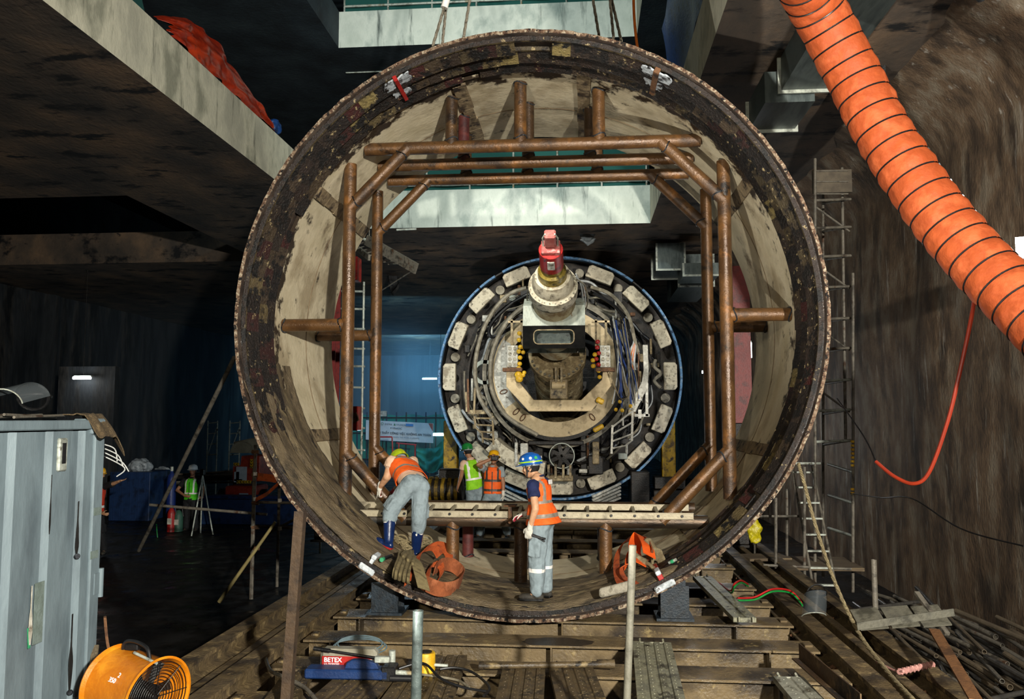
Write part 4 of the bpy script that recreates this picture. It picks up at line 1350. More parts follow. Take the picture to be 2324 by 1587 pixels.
def person(label, J, face, headup, vest, vest_tape, shirt, pants, foot, hel, glL=None, glR=None, skin=None, boots=False, tape_v=True, vest_hem=.03, flare=0., shin_tape=True,
           pb=(1, 1), hair=True, beltm=None, curl=(.5, .5), thumbs=None, palms=None, sl=.55, hel_tilt=0, vox=.0075, stripes=(.30, .52), bag=1.0, bodybits=None, stripe_w=.035, group=None, fat=1.0):
    skin = skin or mSkin
    ft = (V(J['aL']) + V(J['aR'])) / 2
    root = thing('person', (ft.x, ft.y, min(V(J['aL']).z, V(J['aR']).z) - .09), label, 'person')
    J = {k: V(v) for k, v in J.items()}
    pel, nk, hd = J['pel'], J['neck'], J['head']
    up = (nk - pel).normalized(); L = (nk - pel).length
    sd = (J['sL'] - J['sR']); sd = (sd - up * sd.dot(up)).normalized()
    fw = sd.cross(up)                         # forward of the chest
    if fw.dot(V(face)) < 0 and False: fw = -fw
    f = V(face).normalized(); hu = V(headup).normalized(); f = (f - hu * f.dot(hu)).normalized(); hs = f.cross(hu)
    # body, one continuous surface
    b = MB()
    RH = M((hs, f, hu)).transposed()
    b.ball(hd + hu * .018, 1, 20, (.074, .094, .098), RH)
    b.ball(hd - hu * .05 + f * .022, 1, 16, (.056, .066, .066), RH)
    b.ball(hd - hu * .092 + f * .055, 1, 10, (.030, .026, .022), RH)
    rc(b, hd + f * .088 + hu * .008, hd + f * .108 - hu * .028, .010, .015, 8)
    b.ball(hd + f * .090 - hu * .055, 1, 8, (.026, .014, .014), RH)
    b.ball(hd + f * .078 + hu * .028, 1, 10, (.056, .018, .012), RH)
    for s_ in (-1, 1):
        b.ball(hd + hs * s_ * .076 - f * .008 - hu * .012, 1, 10, (.012, .024, .034), RH)
        b.ball(hd + hs * s_ * .045 + f * .062 - hu * .02, 1, 8, (.022, .02, .022), RH)
    rc(b, nk - up * .03, hd - hu * .05 - f * .02, .058, .052)
    ch = pel + up * L * .72
    RT_ = M((sd, fw, up)).transposed()
    b.ball(ch, 1, 18, (.155, .10, .20), RT_)
    b.ball(pel + up * L * .35, 1, 18, (.138, .096, .18), RT_)
    b.ball(pel, 1, 18, (.145, .092, .115), RT_)
    for sfx, gl in (('L', glL), ('R', glR)):
        s_, e_, w_ = J['s' + sfx], J['e' + sfx], J['w' + sfx]
        rc(b, s_ - (s_ - ch).normalized() * .05, s_, .06, .056)
        rc(b, s_, e_, .052 * fat, .042 * fat); rc(b, e_, w_, .043 * fat, .028)
        rc(b, e_, e_ + (w_ - e_) * .35, .040, .038)
        hdir = J.get('h' + sfx, w_ - e_)
        hdir = hdir.normalized()
        pn = V((palms or {}).get(sfx, -sd if sfx == 'L' else sd)); pn = (pn - hdir * pn.dot(hdir)).normalized()
        th = V((thumbs or {}).get(sfx, fw)); th = (th - hdir * th.dot(hdir) - pn * th.dot(pn)).normalized()
        if gl is None:
            hand(b, w_, hdir, pn, th, curl[0 if sfx == 'L' else 1])
        else:
            g = MB(); hand(g, w_, hdir, pn, th, curl[0 if sfx == 'L' else 1], 1.02, 1.22)
            rc(g, w_ - hdir * .05, w_, .036, .031, 12)
            blob(g, 'glove', [gl[0], gl[1]], root, .0062, 2, lambda c, n_, w_=w_, pn=pn, hdir=hdir: 1 if (n_.dot(pn) > .25 and (c - w_).dot(hdir) > .03) or (c - w_).dot(hdir) > .165 else 0)
        h_, k_, a_ = J['hp' + sfx], J['k' + sfx], J['a' + sfx]
        rc(b, h_, k_, .078, .052); rc(b, k_, a_, .052, .036); rc(b, k_ + (a_ - k_) * .1, k_ + (a_ - k_) * .4, .052, .05)
        t_ = V(J['t' + sfx])
        rc(b, a_ - V((0, 0, .03)), a_ + t_.normalized() * .08 - V((0, 0, .045)), .034, .026)

    def facefn(c, n_):
        q = c - hd
        x_, y_, z_ = abs(q.dot(hs)), q.dot(f), q.dot(hu)
        if y_ > .05:
            if (x_ - .032) ** 2 / .014 ** 2 + (z_ - .004) ** 2 / .007 ** 2 < 1: return 1
            if (x_ - .034) ** 2 / .020 ** 2 + (z_ - .030) ** 2 / .006 ** 2 < 1: return 2
            if x_ ** 2 / .024 ** 2 + (z_ + .056) ** 2 / .009 ** 2 < 1: return 3
        if hair and z_ > -.03 and y_ < -.035 and (q - hu * z_).length > .01 and z_ < .09: return 2
        if hair and z_ > .05 and y_ > -.2: return 2
        return 0
    blob(b, 'body', [skin, mEye, mHair, mLip], root, vox, 3, facefn)
    if hair:
        hb = MB(); hb.ball(hd + hu * .022 - f * .014, 1, 18, (.081, .094, .098), RH)
        # keep the hair off the face
        keep = MB()
        fs = [q for q in hb.f if sum(((hb.v[i] - hd).dot(f) for i in q)) / len(q) < .03 + .9 * max(0, sum(((hb.v[i] - hd).dot(hu) for i in q)) / len(q) - .05) and sum(((hb.v[i] - hd).dot(hu) for i in q)) / len(q) > -.05]
        hb.f = fs; hb.m = [0] * len(fs)
        hb.build('hair', mHair, root)
    # trousers
    b = MB()
    b.ball(pel - up * .0, 1, 18, (.182, .142, .13), RT_)
    rc(b, J['hpL'], J['hpR'], .095, .095)
    for sfx in 'LR':
        h_, k_, a_ = J['hp' + sfx], J['k' + sfx], J['a' + sfx]
        end = a_ if not boots else k_ + (a_ - k_) * boots
        rc(b, h_, k_, .108 * bag, .088 * bag); rc(b, k_, k_ + (end - k_) * .55, .088 * bag, .084 * bag); rc(b, k_ + (end - k_) * .55, end - (end - k_).normalized() * .02, .084 * bag, .072 * bag)
        b.ball(h_ - fw * .03 - up * .02, .105, 14)
        # pocket on the thigh
        kn = (k_ - h_).normalized()
        out = sd * (1 if sfx == 'L' else -1); out = (out - kn * out.dot(kn)).normalized()
        R_ = M((kn.cross(out), out, kn)).transposed()
        b.box(h_.lerp(k_, .72) + out * .088 * bag, (.14, .03, .17), R_)

    def pfn(c, n_):
        for sfx in 'LR':
            k_, a_ = J['k' + sfx], J['a' + sfx]
            end = a_ if not boots else k_ + (a_ - k_) * boots
            ax = (end - k_); l = ax.length; ax = ax.normalized()
            q = c - k_
            t = q.dot(ax) / l
            if (q - ax * q.dot(ax)).length < .125:
                if shin_tape == 'hem' and .90 < t < 1.08: return 1
                if shin_tape is True and .30 < t < .40: return 1
        return 0
    blob(b, 'trousers', [pants, mReflW], root, .011, 3, pfn, wrinkle(.013, 11, (1, 1, .35), hash_(label)))
    # belt
    if beltm:
        loft([(pel + up * (.085 + dz), sd * .176, fw * .136) for dz in (.055, .095)], 36).build('belt', beltm, root)
    # footwear
    for sfx in 'LR':
        a_, k_, t_ = J['a' + sfx], J['k' + sfx], V(J['t' + sfx]).normalized()
        b = MB()
        zdir = V((0, 0, 1)); zdir = (zdir - t_ * zdir.dot(t_)).normalized(); xs_ = t_.cross(zdir)
        RF = M((xs_, t_, zdir)).transposed()
        base = a_ - zdir * .085
        b.ball(base + t_ * .11 + zdir * .030, 1, 14, (.048, .10, .042), RF)
        b.ball(base - t_ * .03 + zdir * .035, 1, 14, (.040, .055, .045), RF)
        b.box(base + t_ * .06 + zdir * .028, (.07, .14, .05), RF)
        rc(b, base + zdir * .04, a_ + (k_ - a_).normalized() * (.02 if not boots else .02), .046, .047)
        if boots:
            rc(b, a_, a_ + (k_ - a_) * .72, .060, .078)
        sh_ = blob(b, 'boot' if boots else 'shoe', foot, root, .009, 3)
        s2 = MB()
        s2.prism([(-.036, -.075), (.036, -.075), (.042, .05), (.050, .12), (.038, .19), (0, .212), (-.038, .19), (-.050, .12), (-.042, .05)], base - zdir * .006, xs_, t_, zdir * .022)
        s2.build('sole', mBlack if not boots else mRedPaint if sfx == 'L' else mBlack, sh_, bevel=.004)
    # shirt: body under the vest and sleeves
    def tor(keys, wr=None, n=44, m=26):
        rings = []
        for i in range(m + 1):
            t = keys[0][0] + (keys[-1][0] - keys[0][0]) * i / m
            a_, d_, o_ = interp(keys, t)
            rings.append((pel + up * L * t + fw * o_, sd * a_ * fat, fw * d_ * (.5 + .5 * fat)))
        return loft(rings, n, wr=wr)
    if shirt is not None:
        b = tor([(.02, (.158, .118, 0)), (.35, (.148, .112, 0)), (.75, (.165, .122, 0)), (.9, (.12, .09, 0)), (.99, (.062, .062, .0)), (1.05, (.060, .060, .005))], wrinkle(.006, 12))
        sh = b.build('shirt', shirt, root)
        for sfx in 'LR':
            s_, e_ = J['s' + sfx], J['e' + sfx]
            g = MB(); rc(g, s_ - (s_ - ch).normalized() * .04, s_, .072 * fat, .070 * fat)
            rc(g, s_, s_.lerp(e_, sl * .5), .070 * fat, .068 * fat); g.cyl(s_.lerp(e_, sl * .5), s_.lerp(e_, sl), .068 * fat, .073 * fat, n=18)
            blob(g, 'sleeve', shirt, sh, .011, 2, None, wrinkle(.008, 16, (1, 1, 1)))
        c = MB(); c.tube([nk + up * .01 + (sd * cos(t) * .066 + fw * (sin(t) * .064 - .004)) - up * .02 * sin(t) for t in [2 * pi * i / 20 for i in range(20)]], .013, 6, closed=True)
        c.build('collar', shirt, sh)
    # vest
    if vest is not None:
        h0 = vest_hem
        keys = [(h0, (.172 + flare, .132 + flare * 1.2, -flare * .5)), (h0 + .2, (.166 + flare * .6, .128 + flare * .7, -flare * .3)), (.45, (.160, .124, 0)), (.74, (.168, .132, 0)), (.84, (.165, .118, 0)), (.92, (.13, .095, 0)), (.975, (.085, .075, 0))]
        b = tor(keys, wrinkle(.009, 10), 64, 44)
        # fabric pieces: face groups by stripe
        b.m = []
        mats_ = [vest, vest_tape]
        for q in b.f:
            c = sum((b.v[i] for i in q), V()) / len(q)
            t = (c - pel).dot(up) / L; x_ = abs((c - pel).dot(sd)); y_ = (c - pel).dot(fw)
            k = 0
            for st_ in stripes:
                if abs(t - st_) < stripe_w: k = 1
            if tape_v and .085 < x_ < .128 and t > max(stripes) and abs(y_) > .02: k = 1
            b.m.append(k)
        vo = b.build('safety_vest', mats_, root)
        sm = vo.modifiers.new('thickness', 'SOLIDIFY'); sm.thickness = .005; sm.offset = 1
        # zip at the front
        z = MB(); z.ribbon([pel + up * L * t + fw * (interp(keys, t)[1] + .012 + interp(keys, t)[2]) for t in [h0 + .02 + i * (.80 - h0) / 10 for i in range(11)]], [sd * .016] * 11, None, .006)
        z.build('zip', mBlack, vo)
    # helmet
    if hel is not None:
        hm = hel[0]
        tilt = M.Rotation(hel_tilt, 3, hs)
        hu2, f2 = tilt @ hu, tilt @ f
        Rb = M((hs, f2, hu2)).transposed()
        hc = hd + hu * .052
        b = MB()
        pr = [(1.0, 0), (.99, .25), (.93, .55), (.78, .80), (.52, .95), (.25, 1.0), (.0, 1.015)]
        n = 36
        vs = []
        for r_, z_ in pr:
            for i in range(n):
                t = 2 * pi * i / n
                vs.append(hc + hs * cos(t) * .112 * r_ + f2 * sin(t) * .138 * r_ + hu2 * z_ * .118)
        b.add(vs, [(j * n + i, j * n + (i + 1) % n, (j + 1) * n + (i + 1) % n, (j + 1) * n + i) for j in range(len(pr) - 1) for i in range(n)])
        ho = b.build('helmet', hm, root, ang=80)
        b = MB()
        vs = []
        for i in range(n):
            t = 2 * pi * i / n
            ext = .014 + .042 * max(0, sin(t)) ** 2
            for (e, z_) in ((0, 0.0), (ext, -.010), (ext, -.016), (-.004, -.008)):
                vs.append(hc + hs * cos(t) * (.112 + e) + f2 * sin(t) * (.138 + e) + hu2 * (z_ - .006 * max(0, sin(t))))
        b.add(vs, [(i * 4 + q, ((i + 1) % n) * 4 + q, ((i + 1) % n) * 4 + (q + 1) % 4, i * 4 + (q + 1) % 4) for i in range(n) for q in range(4)])
        b.build('brim', hm, ho)
        b = MB()
        for w in (-.022, 0, .022):
            b.tube([hc + f2 * .132 * cos(t) + hu2 * .121 * sin(t) + hs * w for t in [pi * (.12 + .76 * i / 14) for i in range(15)]], .0055, 6)
        b.build('ridge', hm, ho)
        if len(hel) > 1:
            b = loft([(hc + hu2 * z_, hs * (.1135 + .001), f2 * (.1395 + .001)) for z_ in (.010, .024)], 40); b.build('helmet_band', hel[1], ho)
        b = MB()
        for s_ in (-1, 1):
            b.ribbon([hc + hs * s_ * .095 + f * .03, hd + hs * s_ * .082 - hu * .04 + f * .02, hd + hs * s_ * .05 - hu * .10 + f * .045, hd - hu * .118 + f * .06], [f * .014] * 4, None, .003)
            b.ribbon([hc + hs * s_ * .09 - f * .07, hd + hs * s_ * .083 - hu * .045 + f * .012], [f * .014] * 2, None, .003)
        b.build('chin_strap', mStrap, ho)
        b = loft([(hd + hu * z_ - f * .006, hs * .088, f * .106) for z_ in (.02, .05)], 30); b.build('harness', mGreyS, ho)
        return root, ho, dict(hc=hc, hs=hs, f=f2, hu=hu2, up=up, sd=sd, fw=fw, pel=pel, L=L)
    return root, None, None


def hash_(s): return sum(ord(c) * (i + 1) for i, c in enumerate(s)) % 97


def disc(o, c, n, r, m, name, parent, t=.003):
    return MB().cyl(c, V(c) + V(n).normalized() * t, r, n=16).build(name, m, parent)


# man in the blue helmet, standing at the mouth of the ring
def Q(o): return lambda x, y, z: V(o) + V((x, y, z))


f0 = P(1222, 1352, 9.62)
q = Q((f0.x, 9.62, S(1222, 1352).z + .015))
q0_ = q; q = lambda x, y, z: q0_(x * .95 + .015 * (z > .6), y, z * .915 + .012)
J = dict(pel=q(.02, 0, .96), neck=q(-.02, .02, 1.47), head=q(-.105, .06, 1.60),
         sL=q(-.07, -.165, 1.40), eL=q(-.035, -.25, 1.12), wL=q(-.10, -.22, .90), hL=V((-.25, .0, -1)),
         sR=q(.05, .20, 1.40), eR=q(-.08, .30, 1.15), wR=q(-.19, .22, 1.0), hR=V((-1, .0, -.3)),
         hpL=q(.0, -.085, .92), kL=q(-.01, -.10, .50), aL=q(-.015, -.11, .09), tL=V((-1, .05, 0)),
         hpR=q(.04, .09, .92), kR=q(.06, .10, .50), aR=q(.085, .08, .09), tR=V((-.85, .5, 0)))
man, hel, K = person('person in blue helmet, navy shirt and orange vest standing inside the mouth of the ring', J, (-.93, .30, -.12), (-.12, .04, 1), mVestO, mRefl, mNavy, mPants, mShoe, (mHelB, mLime),
                     (mGlove, mGloveR), (mGlove, mGloveR), flare=.05, vest_hem=-.10, stripes=(.10, .42), stripe_w=.042, curl=(.75, .5), thumbs={'L': (-.9, -.1, -.2), 'R': (0, -.3, 1)}, palms={'L': (.35, .9, 0), 'R': (0, -.2, -1)}, sl=.52, bag=1.14, vox=.006)
for t, r, m, nm in ((RD(200), .017, mReflW, 'round_sticker'), (RD(228), .019, mat('green_sticker', '2f9a58', rough=.4, bump=0), 'green_sticker'), (RD(292), .015, mReflW, 'round_sticker'), (RD(160), .015, mReflW, 'round_sticker')):
    c = K['hc'] + K['hs'] * cos(t) * .109 + K['f'] * sin(t) * .135 + K['hu'] * .058
    n = (K['hs'] * cos(t) / .112 + K['f'] * sin(t) / .138 + K['hu'] * 1.5)
    disc(None, c, n, r, m, nm, hel, .004)
# lettering on the back of the vest
bk = K['pel'] - K['fw'] * .15 + K['up'] * .40
MB().box(bk + K['up'] * .02, (.12, .004, .05), M((K['sd'], K['fw'], K['up'])).transposed()).build('back_print', mReflW, man)
q = q0_; tool = MB(); c = q(-.045, -.20, .74); tool.box(c, (.17, .035, .03), M.Rotation(.35, 3, 'Y')); tool.box(c + V((.09, 0, -.03)), (.10, .03, .02), M.Rotation(.2, 3, 'Y')); tool.box(c + V((.09, 0, -.05)), (.09, .02, .015), M.Rotation(.45, 3, 'Y'))
one(tool, 'hand_pliers', mBlack, 'black pliers held low in the white glove of the person in the blue helmet', 'tool', bevel=.004)
# bent man, seen from behind
fL, fR = S(882, 1246) + V((0, 0, .10)), S(943, 1268) + V((0, 0, .09))
D = (fL.y + fR.y) / 2
Jb = dict(pel=P(941, 1100, D), neck=P(906, 1050, D + .40), head=P(908, 1050, D + .56),
          sL=P(889, 1049, D + .20), eL=P(879, 1082, D + .18), wL=P(862, 1107, D + .30), hL=V((-.2, .15, -1)),
          sR=P(936, 1051, D + .52), eR=P(930, 1090, D + .72), wR=P(900, 1108, D + .80), hR=V((-.6, .2, -.6)),
          hpL=P(923, 1108, D - .04), kL=P(885, 1163, D - .06), aL=fL, tL=V((-.9, .25, .33)),
          hpR=P(955, 1108, D + .04), kR=P(951, 1180, D - .02), aR=fR, tR=V((-.55, .8, .12)))
bent, _, _ = person('person in orange vest and navy rubber boots bending over inside the ring, seen from behind', Jb, (-.45, .60, -.62), (-.42, .45, .75), mVestO, mRefl, mPinkS, mPants, mBootN, (mHelYG,), (mGlove, mGloveR), (mGlove, mGloveR),
                    boots=.40, fat=1.22, shin_tape='hem', beltm=mBelt, vest_hem=.16, stripes=(.42, .74), stripe_w=.03, bag=1.08, sl=.35, curl=(1.0, .5), tape_v=True, vox=.007)
b = MB(); c = P(857, 1119, D + .3); b.cyl(c + V((.02, 0, .06)), c, .012, n=10); b.cyl(c, c - V((.012, 0, .07)), .008, .002, n=8)
one(b, 'marking_brush', mWhiteSt, 'small white brush held by the bending person', 'tool')
# photographer on the far side of the ring
D = 16.2
JP = dict(pel=P(1118, 1122, D), neck=P(1119, 1059, D), head=P(1121, 1042, D - .02), sL=P(1137, 1066, D), eL=P(1142, 1098, D), wL=P(1142, 1122, D - .04), hL=V((.0, -.1, -1)),
          sR=P(1100, 1066, D), eR=P(1085, 1055, D - .28), wR=P(1112, 1043, D - .24), hR=V((.5, .1, .55)),
          hpL=P(1128, 1128, D), kL=P(1140, 1172, D - .05), aL=P(1152, 1212, D), tL=V((.45, -.9, 0)),
          hpR=P(1108, 1128, D), kR=P(1098, 1172, D - .05), aR=P(1087, 1212, D), tR=V((-.5, -.9, 0)))
person('person in orange vest and yellow helmet holding a black camera to the eyes', JP, (0, -.9, .35), (0, .3, .95), mVestO, mReflD, mGreyS, mPants, mShoe, (mHelY,), (mGlove, mGlove), None,
       stripes=(.16, .50), stripe_w=.04, palms={'R': (.3, .9, 0)}, thumbs={'R': (.2, 0, -1)}, shin_tape=False, vox=.009, skin=mSkinD, curl=(.4, .8), vest_hem=.03)
c = P(1122, 1040, D - .26)
pc_ = thing('camera', c - V((0, 0, .045)), 'small black camera held up to the face of the person in the yellow helmet', 'camera')
MB().box(c, (.13, .06, .08)).build('camera_body', mBlack, pc_, bevel=.008); MB().cyl(c - V((.01, .03, 0)), c - V((.01, .08, 0)), .03, n=16).build('lens', mHoseB, pc_)
D = 16.5
JG = dict(pel=P(1078, 1110, D), neck=P(1068, 1043, D), head=P(1061, 1025, D + .04), sL=P(1052, 1052, D - .05), eL=P(1047, 1080, D), wL=P(1040, 1103, D + .1), sR=P(1092, 1052, D + .1), eR=P(1096, 1082, D + .2), wR=P(1086, 1105, D + .26),
          hpL=P(1069, 1115, D), kL=P(1070, 1165, D), aL=P(1071, 1211, D), tL=V((-.6, .8, 0)), hpR=P(1088, 1115, D), kR=P(1090, 1165, D), aR=P(1091, 1211, D), tR=V((-.3, .9, 0)))
person('person in lime vest and green helmet seen from behind near the tunnelling machine', JG, (-.5, .85, 0), (-.1, .1, 1), mVestG, mReflW, mPinkS, mPants, mShoe, (mHelG,), None, None, skin=mSkinD, stripes=(.34,), stripe_w=.035, shin_tape=False, vox=.009, vest_hem=.0, sl=.5)
D = 21.4
JW = dict(pel=P(433, 1134, D), neck=P(436, 1085, D), head=P(438, 1069, D - .03), sL=P(454, 1092, D), eL=P(461, 1113, D), wL=P(459, 1130, D - .2), hL=V((.1, -1, .1)), sR=P(418, 1092, D), eR=P(402, 1113, D - .05), wR=P(420, 1126, D - .22), hR=V((1, -.2, -.1)),
          hpL=P(441, 1140, D), kL=P(442, 1170, D), aL=P(444, 1199, D), tL=V((.3, -1, 0)), hpR=P(425, 1140, D), kR=P(424, 1170, D), aR=P(422, 1199, D), tR=V((-.3, -1, 0)))
person('person in white helmet, glasses and bright green vest standing in the dark at the left', JW, (.05, -1, 0), (0, 0, 1), mVestG2, mReflW, mBlackS, mPantsD, mShoe, (mHelW,), None, None, skin=mSkinD, stripes=(.30,), stripe_w=.03, shin_tape=False, vox=.011, vest_hem=.0)
D = 17.3
JC = dict(pel=P(216, 1162, D), neck=P(222, 1098, D), head=P(228, 1079, D), sL=P(240, 1103, D), eL=P(258, 1098, D - .1), wL=P(272, 1092, D - .2), hL=V((1, -.1, .25)), sR=P(204, 1106, D), eR=P(204, 1130, D - .1), wR=P(232, 1166, D - .25), hR=V((.8, -.2, -.1)),
          hpL=P(225, 1172, D), kL=P(228, 1212, D), aL=P(236, 1248, D), tL=V((.4, -1, 0)), hpR=P(208, 1172, D), kR=P(208, 1212, D), aR=P(206, 1248, D), tR=V((-.3, -1, 0)))
person('person in red orange vest half hidden behind the grey container, one arm stretched out', JC, (.6, -.8, 0), (0, 0, 1), mVestR, mReflW, mBlackS, mPantsD, mShoe, (mHelY,), None, None, stripes=(.20,), stripe_w=.04, shin_tape=False, vox=.011, sl=.9, curl=(.15, .6))
# ------------------------------------------------------------------ container, fan, pump set at the near left
mCont = mat('pale_blue_container_paint', '5d6a70', '69777d', '525e64', sc=2.2, st=(1, 1, .3), rough=.55, bump=.15, bs=30, dirt='4d5a5e', dt=(.62, .74), ds=2.0, dst=(3, 3, .35), dirt2='5a4230', d2t=(.70, .74), d2s=5)
mBurn = mat('soot_mark', '0d0d0d', '1c1a18', None, sc=10, rough=.7, bump=.2)
XC, YC, ZC = -3.79, 6.31, 2.25
cont = thing('shipping_container', (XC - 1.2, YC - 3, ZC - 2.59), 'pale grey blue steel shipping container cut by the left edge of the photo', 'container')
ZB = ZC - 2.59
# corrugated side
poly = []
y = YC - .12
pts = []
while y > YC - 5.8:
    pts += [(y, 0), (y - .105, 0), (y - .145, -.036), (y - .250, -.036), (y - .290, 0)]
    y -= .39
b = MB()
vs = []
for (yy, dx) in pts:
    vs += [V((XC - .02 + dx, yy, ZB + .12)), V((XC - .02 + dx, yy, ZC - .09))]
b.add(vs, [(2 * i, 2 * i + 2, 2 * i + 3, 2 * i + 1) for i in range(len(pts) - 1)])
b.build('corrugated_side', mCont, cont, ang=20)
b = MB()
b.box((XC - .03, YC - .06, (ZB + ZC) / 2), (.06, .13, 2.59)); b.build('corner_post', mCont, cont, bevel=.01)
b = MB(); b.box((XC - .03, YC - 3, ZC - .045), (.06, 6.0, .07)); b.build('top_rail', mCont, cont, bevel=.008)
b = MB(); b.box((XC - .03, YC - 3, ZB + .07), (.06, 6.0, .14)); b.build('bottom_rail', mCont, cont, bevel=.008)
b = MB(); b.box((XC - 1.22, YC - 3, ZC - .03), (2.36, 5.96, .03)); b.build('roof', mCont, cont)
b = MB(); b.box((XC - 1.22, YC - .04, (ZB + ZC) / 2), (2.32, .06, 2.4)); b.build('door_end', mCont, cont)
b = MB(); b.box((XC - 2.42, YC - 3, (ZB + ZC) / 2), (.06, 6, 2.5)); b.build('far_side', mCont, cont)
for zc in (ZC - .06, ZB + .06):
    c = MB(); c.box((XC - .08, YC - .085, zc), (.168, .175, .122)); cc = c.build('corner_casting', mCont, cont, bevel=.012)
    h = MB(); h.ball((XC + .003, YC - .085, zc), 1, 16, (.006, .040, .036)); h.build('casting_hole', mBlack, cc)
for zz, in ((ZC - 1.28,), (ZC - 2.1,)):
    h = MB(); h.cyl((XC + .005, YC + .012, zz - .11), (XC + .005, YC + .012, zz + .11), .022, n=12); h.box((XC - .01, YC - .03, zz), (.035, .08, .16)); h.build('door_hinge', mCont, cont)
vt = MB(); vt.box((XC - .012, YC - .52, ZC - .26), (.03, .10, .24)); vt = vt.build('side_vent', mGalv, cont, bevel=.01)
MB().box((XC + .005, YC - .52, ZC - .25), (.008, .04, .15)).build('vent_slot', mBlack, vt)


def smear(yc, z0, z1, w, m, nm, seed):
    pr = []
    n = 14
    for i in range(n + 1):
        t = i / n
        pr.append((w * (sin(pi * min(1, t * 1.6 + .04)) * .6 + .15) * (1 + .5 * NZ.noise(V((t * 4, seed, 0)))), z0 + (z1 - z0) * t))
    poly = [(-a * .5, z) for a, z in pr] + [(a * .6, z) for a, z in reversed(pr)]
    MB().prism(poly, V((XC - .0165, yc, 0)), V((0, 1, 0)), V((0, 0, 1)), V((.004, 0, 0))).build(nm, m, cont, ang=60)


smear(YC - .285, ZC - 1.02, ZC - .62, .045, mBurn, 'burn_mark', 1)
smear(YC - .30, ZC - 2.0, ZC - 1.45, .05, mBurn, 'burn_mark', 2)
smear(YC - .62, ZC - .82, ZC - .40, .02, mBurn, 'rust_streak', 3)
smear(YC - .78, ZC - 1.55, ZC - 1.15, .05, mWhiteSt, 'torn_sticker', 4)
MB().box((XC - .015, YC - .79, ZC - 1.50), (.004, .022, .14), M.Rotation(.12, 3, 'X')).build('green_sticker', mat('green_sticker2', '1c7a4a', '3a9a6a', None, sc=20, rough=.5), cont)
for yy, zz in ((YC - .285, ZC - 1.03), (YC - .30, ZC - 2.02)):
    MB().ball((XC - .01, yy, zz), .022, 10).build('weld_lug', mWeld, cont)
MB().box((XC - .014, YC - .70, ZC - 1.35), (.004, .10, .42)).build('tape_patch', mat('old_tape', '6d7a76', '5a665f', None, sc=12, rough=.6), cont)
for k, (yy, zz) in enumerate(((YC - .06, ZC - .72), (YC - .08, ZC - 1.05))):
    MB().box((XC + .001, yy, zz), (.004, .10, .06)).build('tape_patch', mat('old_tape', '6d7a76'), cont)
bl = thing('timber_bearer', (XC - 1.2, YC - .6, ZF), 'dark timber bearer under the grey blue container', 'timber')
MB().box((XC - 1.2, YC - .6, (ZF + ZB) / 2 + .005), (2.3, .25, ZB - ZF - .01)).build('timber', mBeamD, bl, bevel=.01)
# things on the container roof
rs = random.Random(3)
for k in range(5):
    yy = YC - .1 - k * .17
    a, c = V((XC - .05 - .02 * k, yy - .9 + .1 * k, ZC + .012 + .018 * (k % 2))), V((XC - .25, yy + .02, ZC + .012 + .018 * ((k + 1) % 2)))
    b = MB().cyl(a, c, .010, n=8)
    one(b, 'steel_rod', mScaf, 'thin dark rod lying on the roof edge of the grey blue container', 'rod', 'rods on the container roof')
b = MB()
b.grid(20, 10, lambda u, v: (XC - .22 + v * .30 + .01 * sin(u * 9), YC - .22 + u * .36, ZC + .03 - max(0, v - .62) * .45 - max(0, u - .68) * .5 + .02 * NZ.noise(V((u * 6, v * 6, 1)))), .008)
one(b, 'sackcloth', mat('brown_sackcloth', '5a4a33', '463a28', '6d5b40', sc=20, rough=.95, bump=.6, bs=90), 'ragged brown sackcloth hanging over the far corner of the container roof', 'cloth', ang=80)
mVisor = glassy('clear_visor', '6a7276', .86)


def face_shield(c, f, s, u, label):
    """f: facing, s: side, u: up"""
    c, f, s, u = V(c), V(f).normalized(), V(s).normalized(), V(u).normalized()
    o = thing('face_shield', c, label, 'face shield', 'face shields')
    b = MB(); b.grid(16, 6, lambda a, v: c + (s * sin((a - .5) * 2.7) + f * cos((a - .5) * 2.7)) * .125 + u * (v - .5) * .24, .003); b.build('visor', mVisor, o)
    b = MB()
    b.tube([c + (s * sin(t) + f * cos(t)) * .127 - u * .12 for t in [-1.35 + 2.7 * i / 14 for i in range(15)]], .005, 6); b.build('visor_edge', mGalv, o)
    b = MB(); b.tube([c + (s * sin(t) + f * cos(t)) * .105 + u * .125 for t in [2 * pi * i / 20 for i in range(20)]], .012, 6, closed=True)
    b.build('head_band', mBlack, o)
    b = MB(); b.tube([c + s * .1 * cos(t) + u * (.125 + .10 * sin(t)) for t in [pi * i / 10 for i in range(11)]], .009, 6); b.build('crown_strap', mBlack, o)
    return o


face_shield((XC - .30, YC - .62, ZC + .13), (.25, -.35, .75), (.9, .3, -.1), (.25, .95, .25), 'clear face shield with black headband lying on the container roof')
fs2 = PZ(1850, 1385, .18)
face_shield(fs2 + V((0, 0, .05)), (-.2, -.8, .5), (.95, -.2, .1), (.2, .3, .85), 'clear face shield lying on the inner right rail')
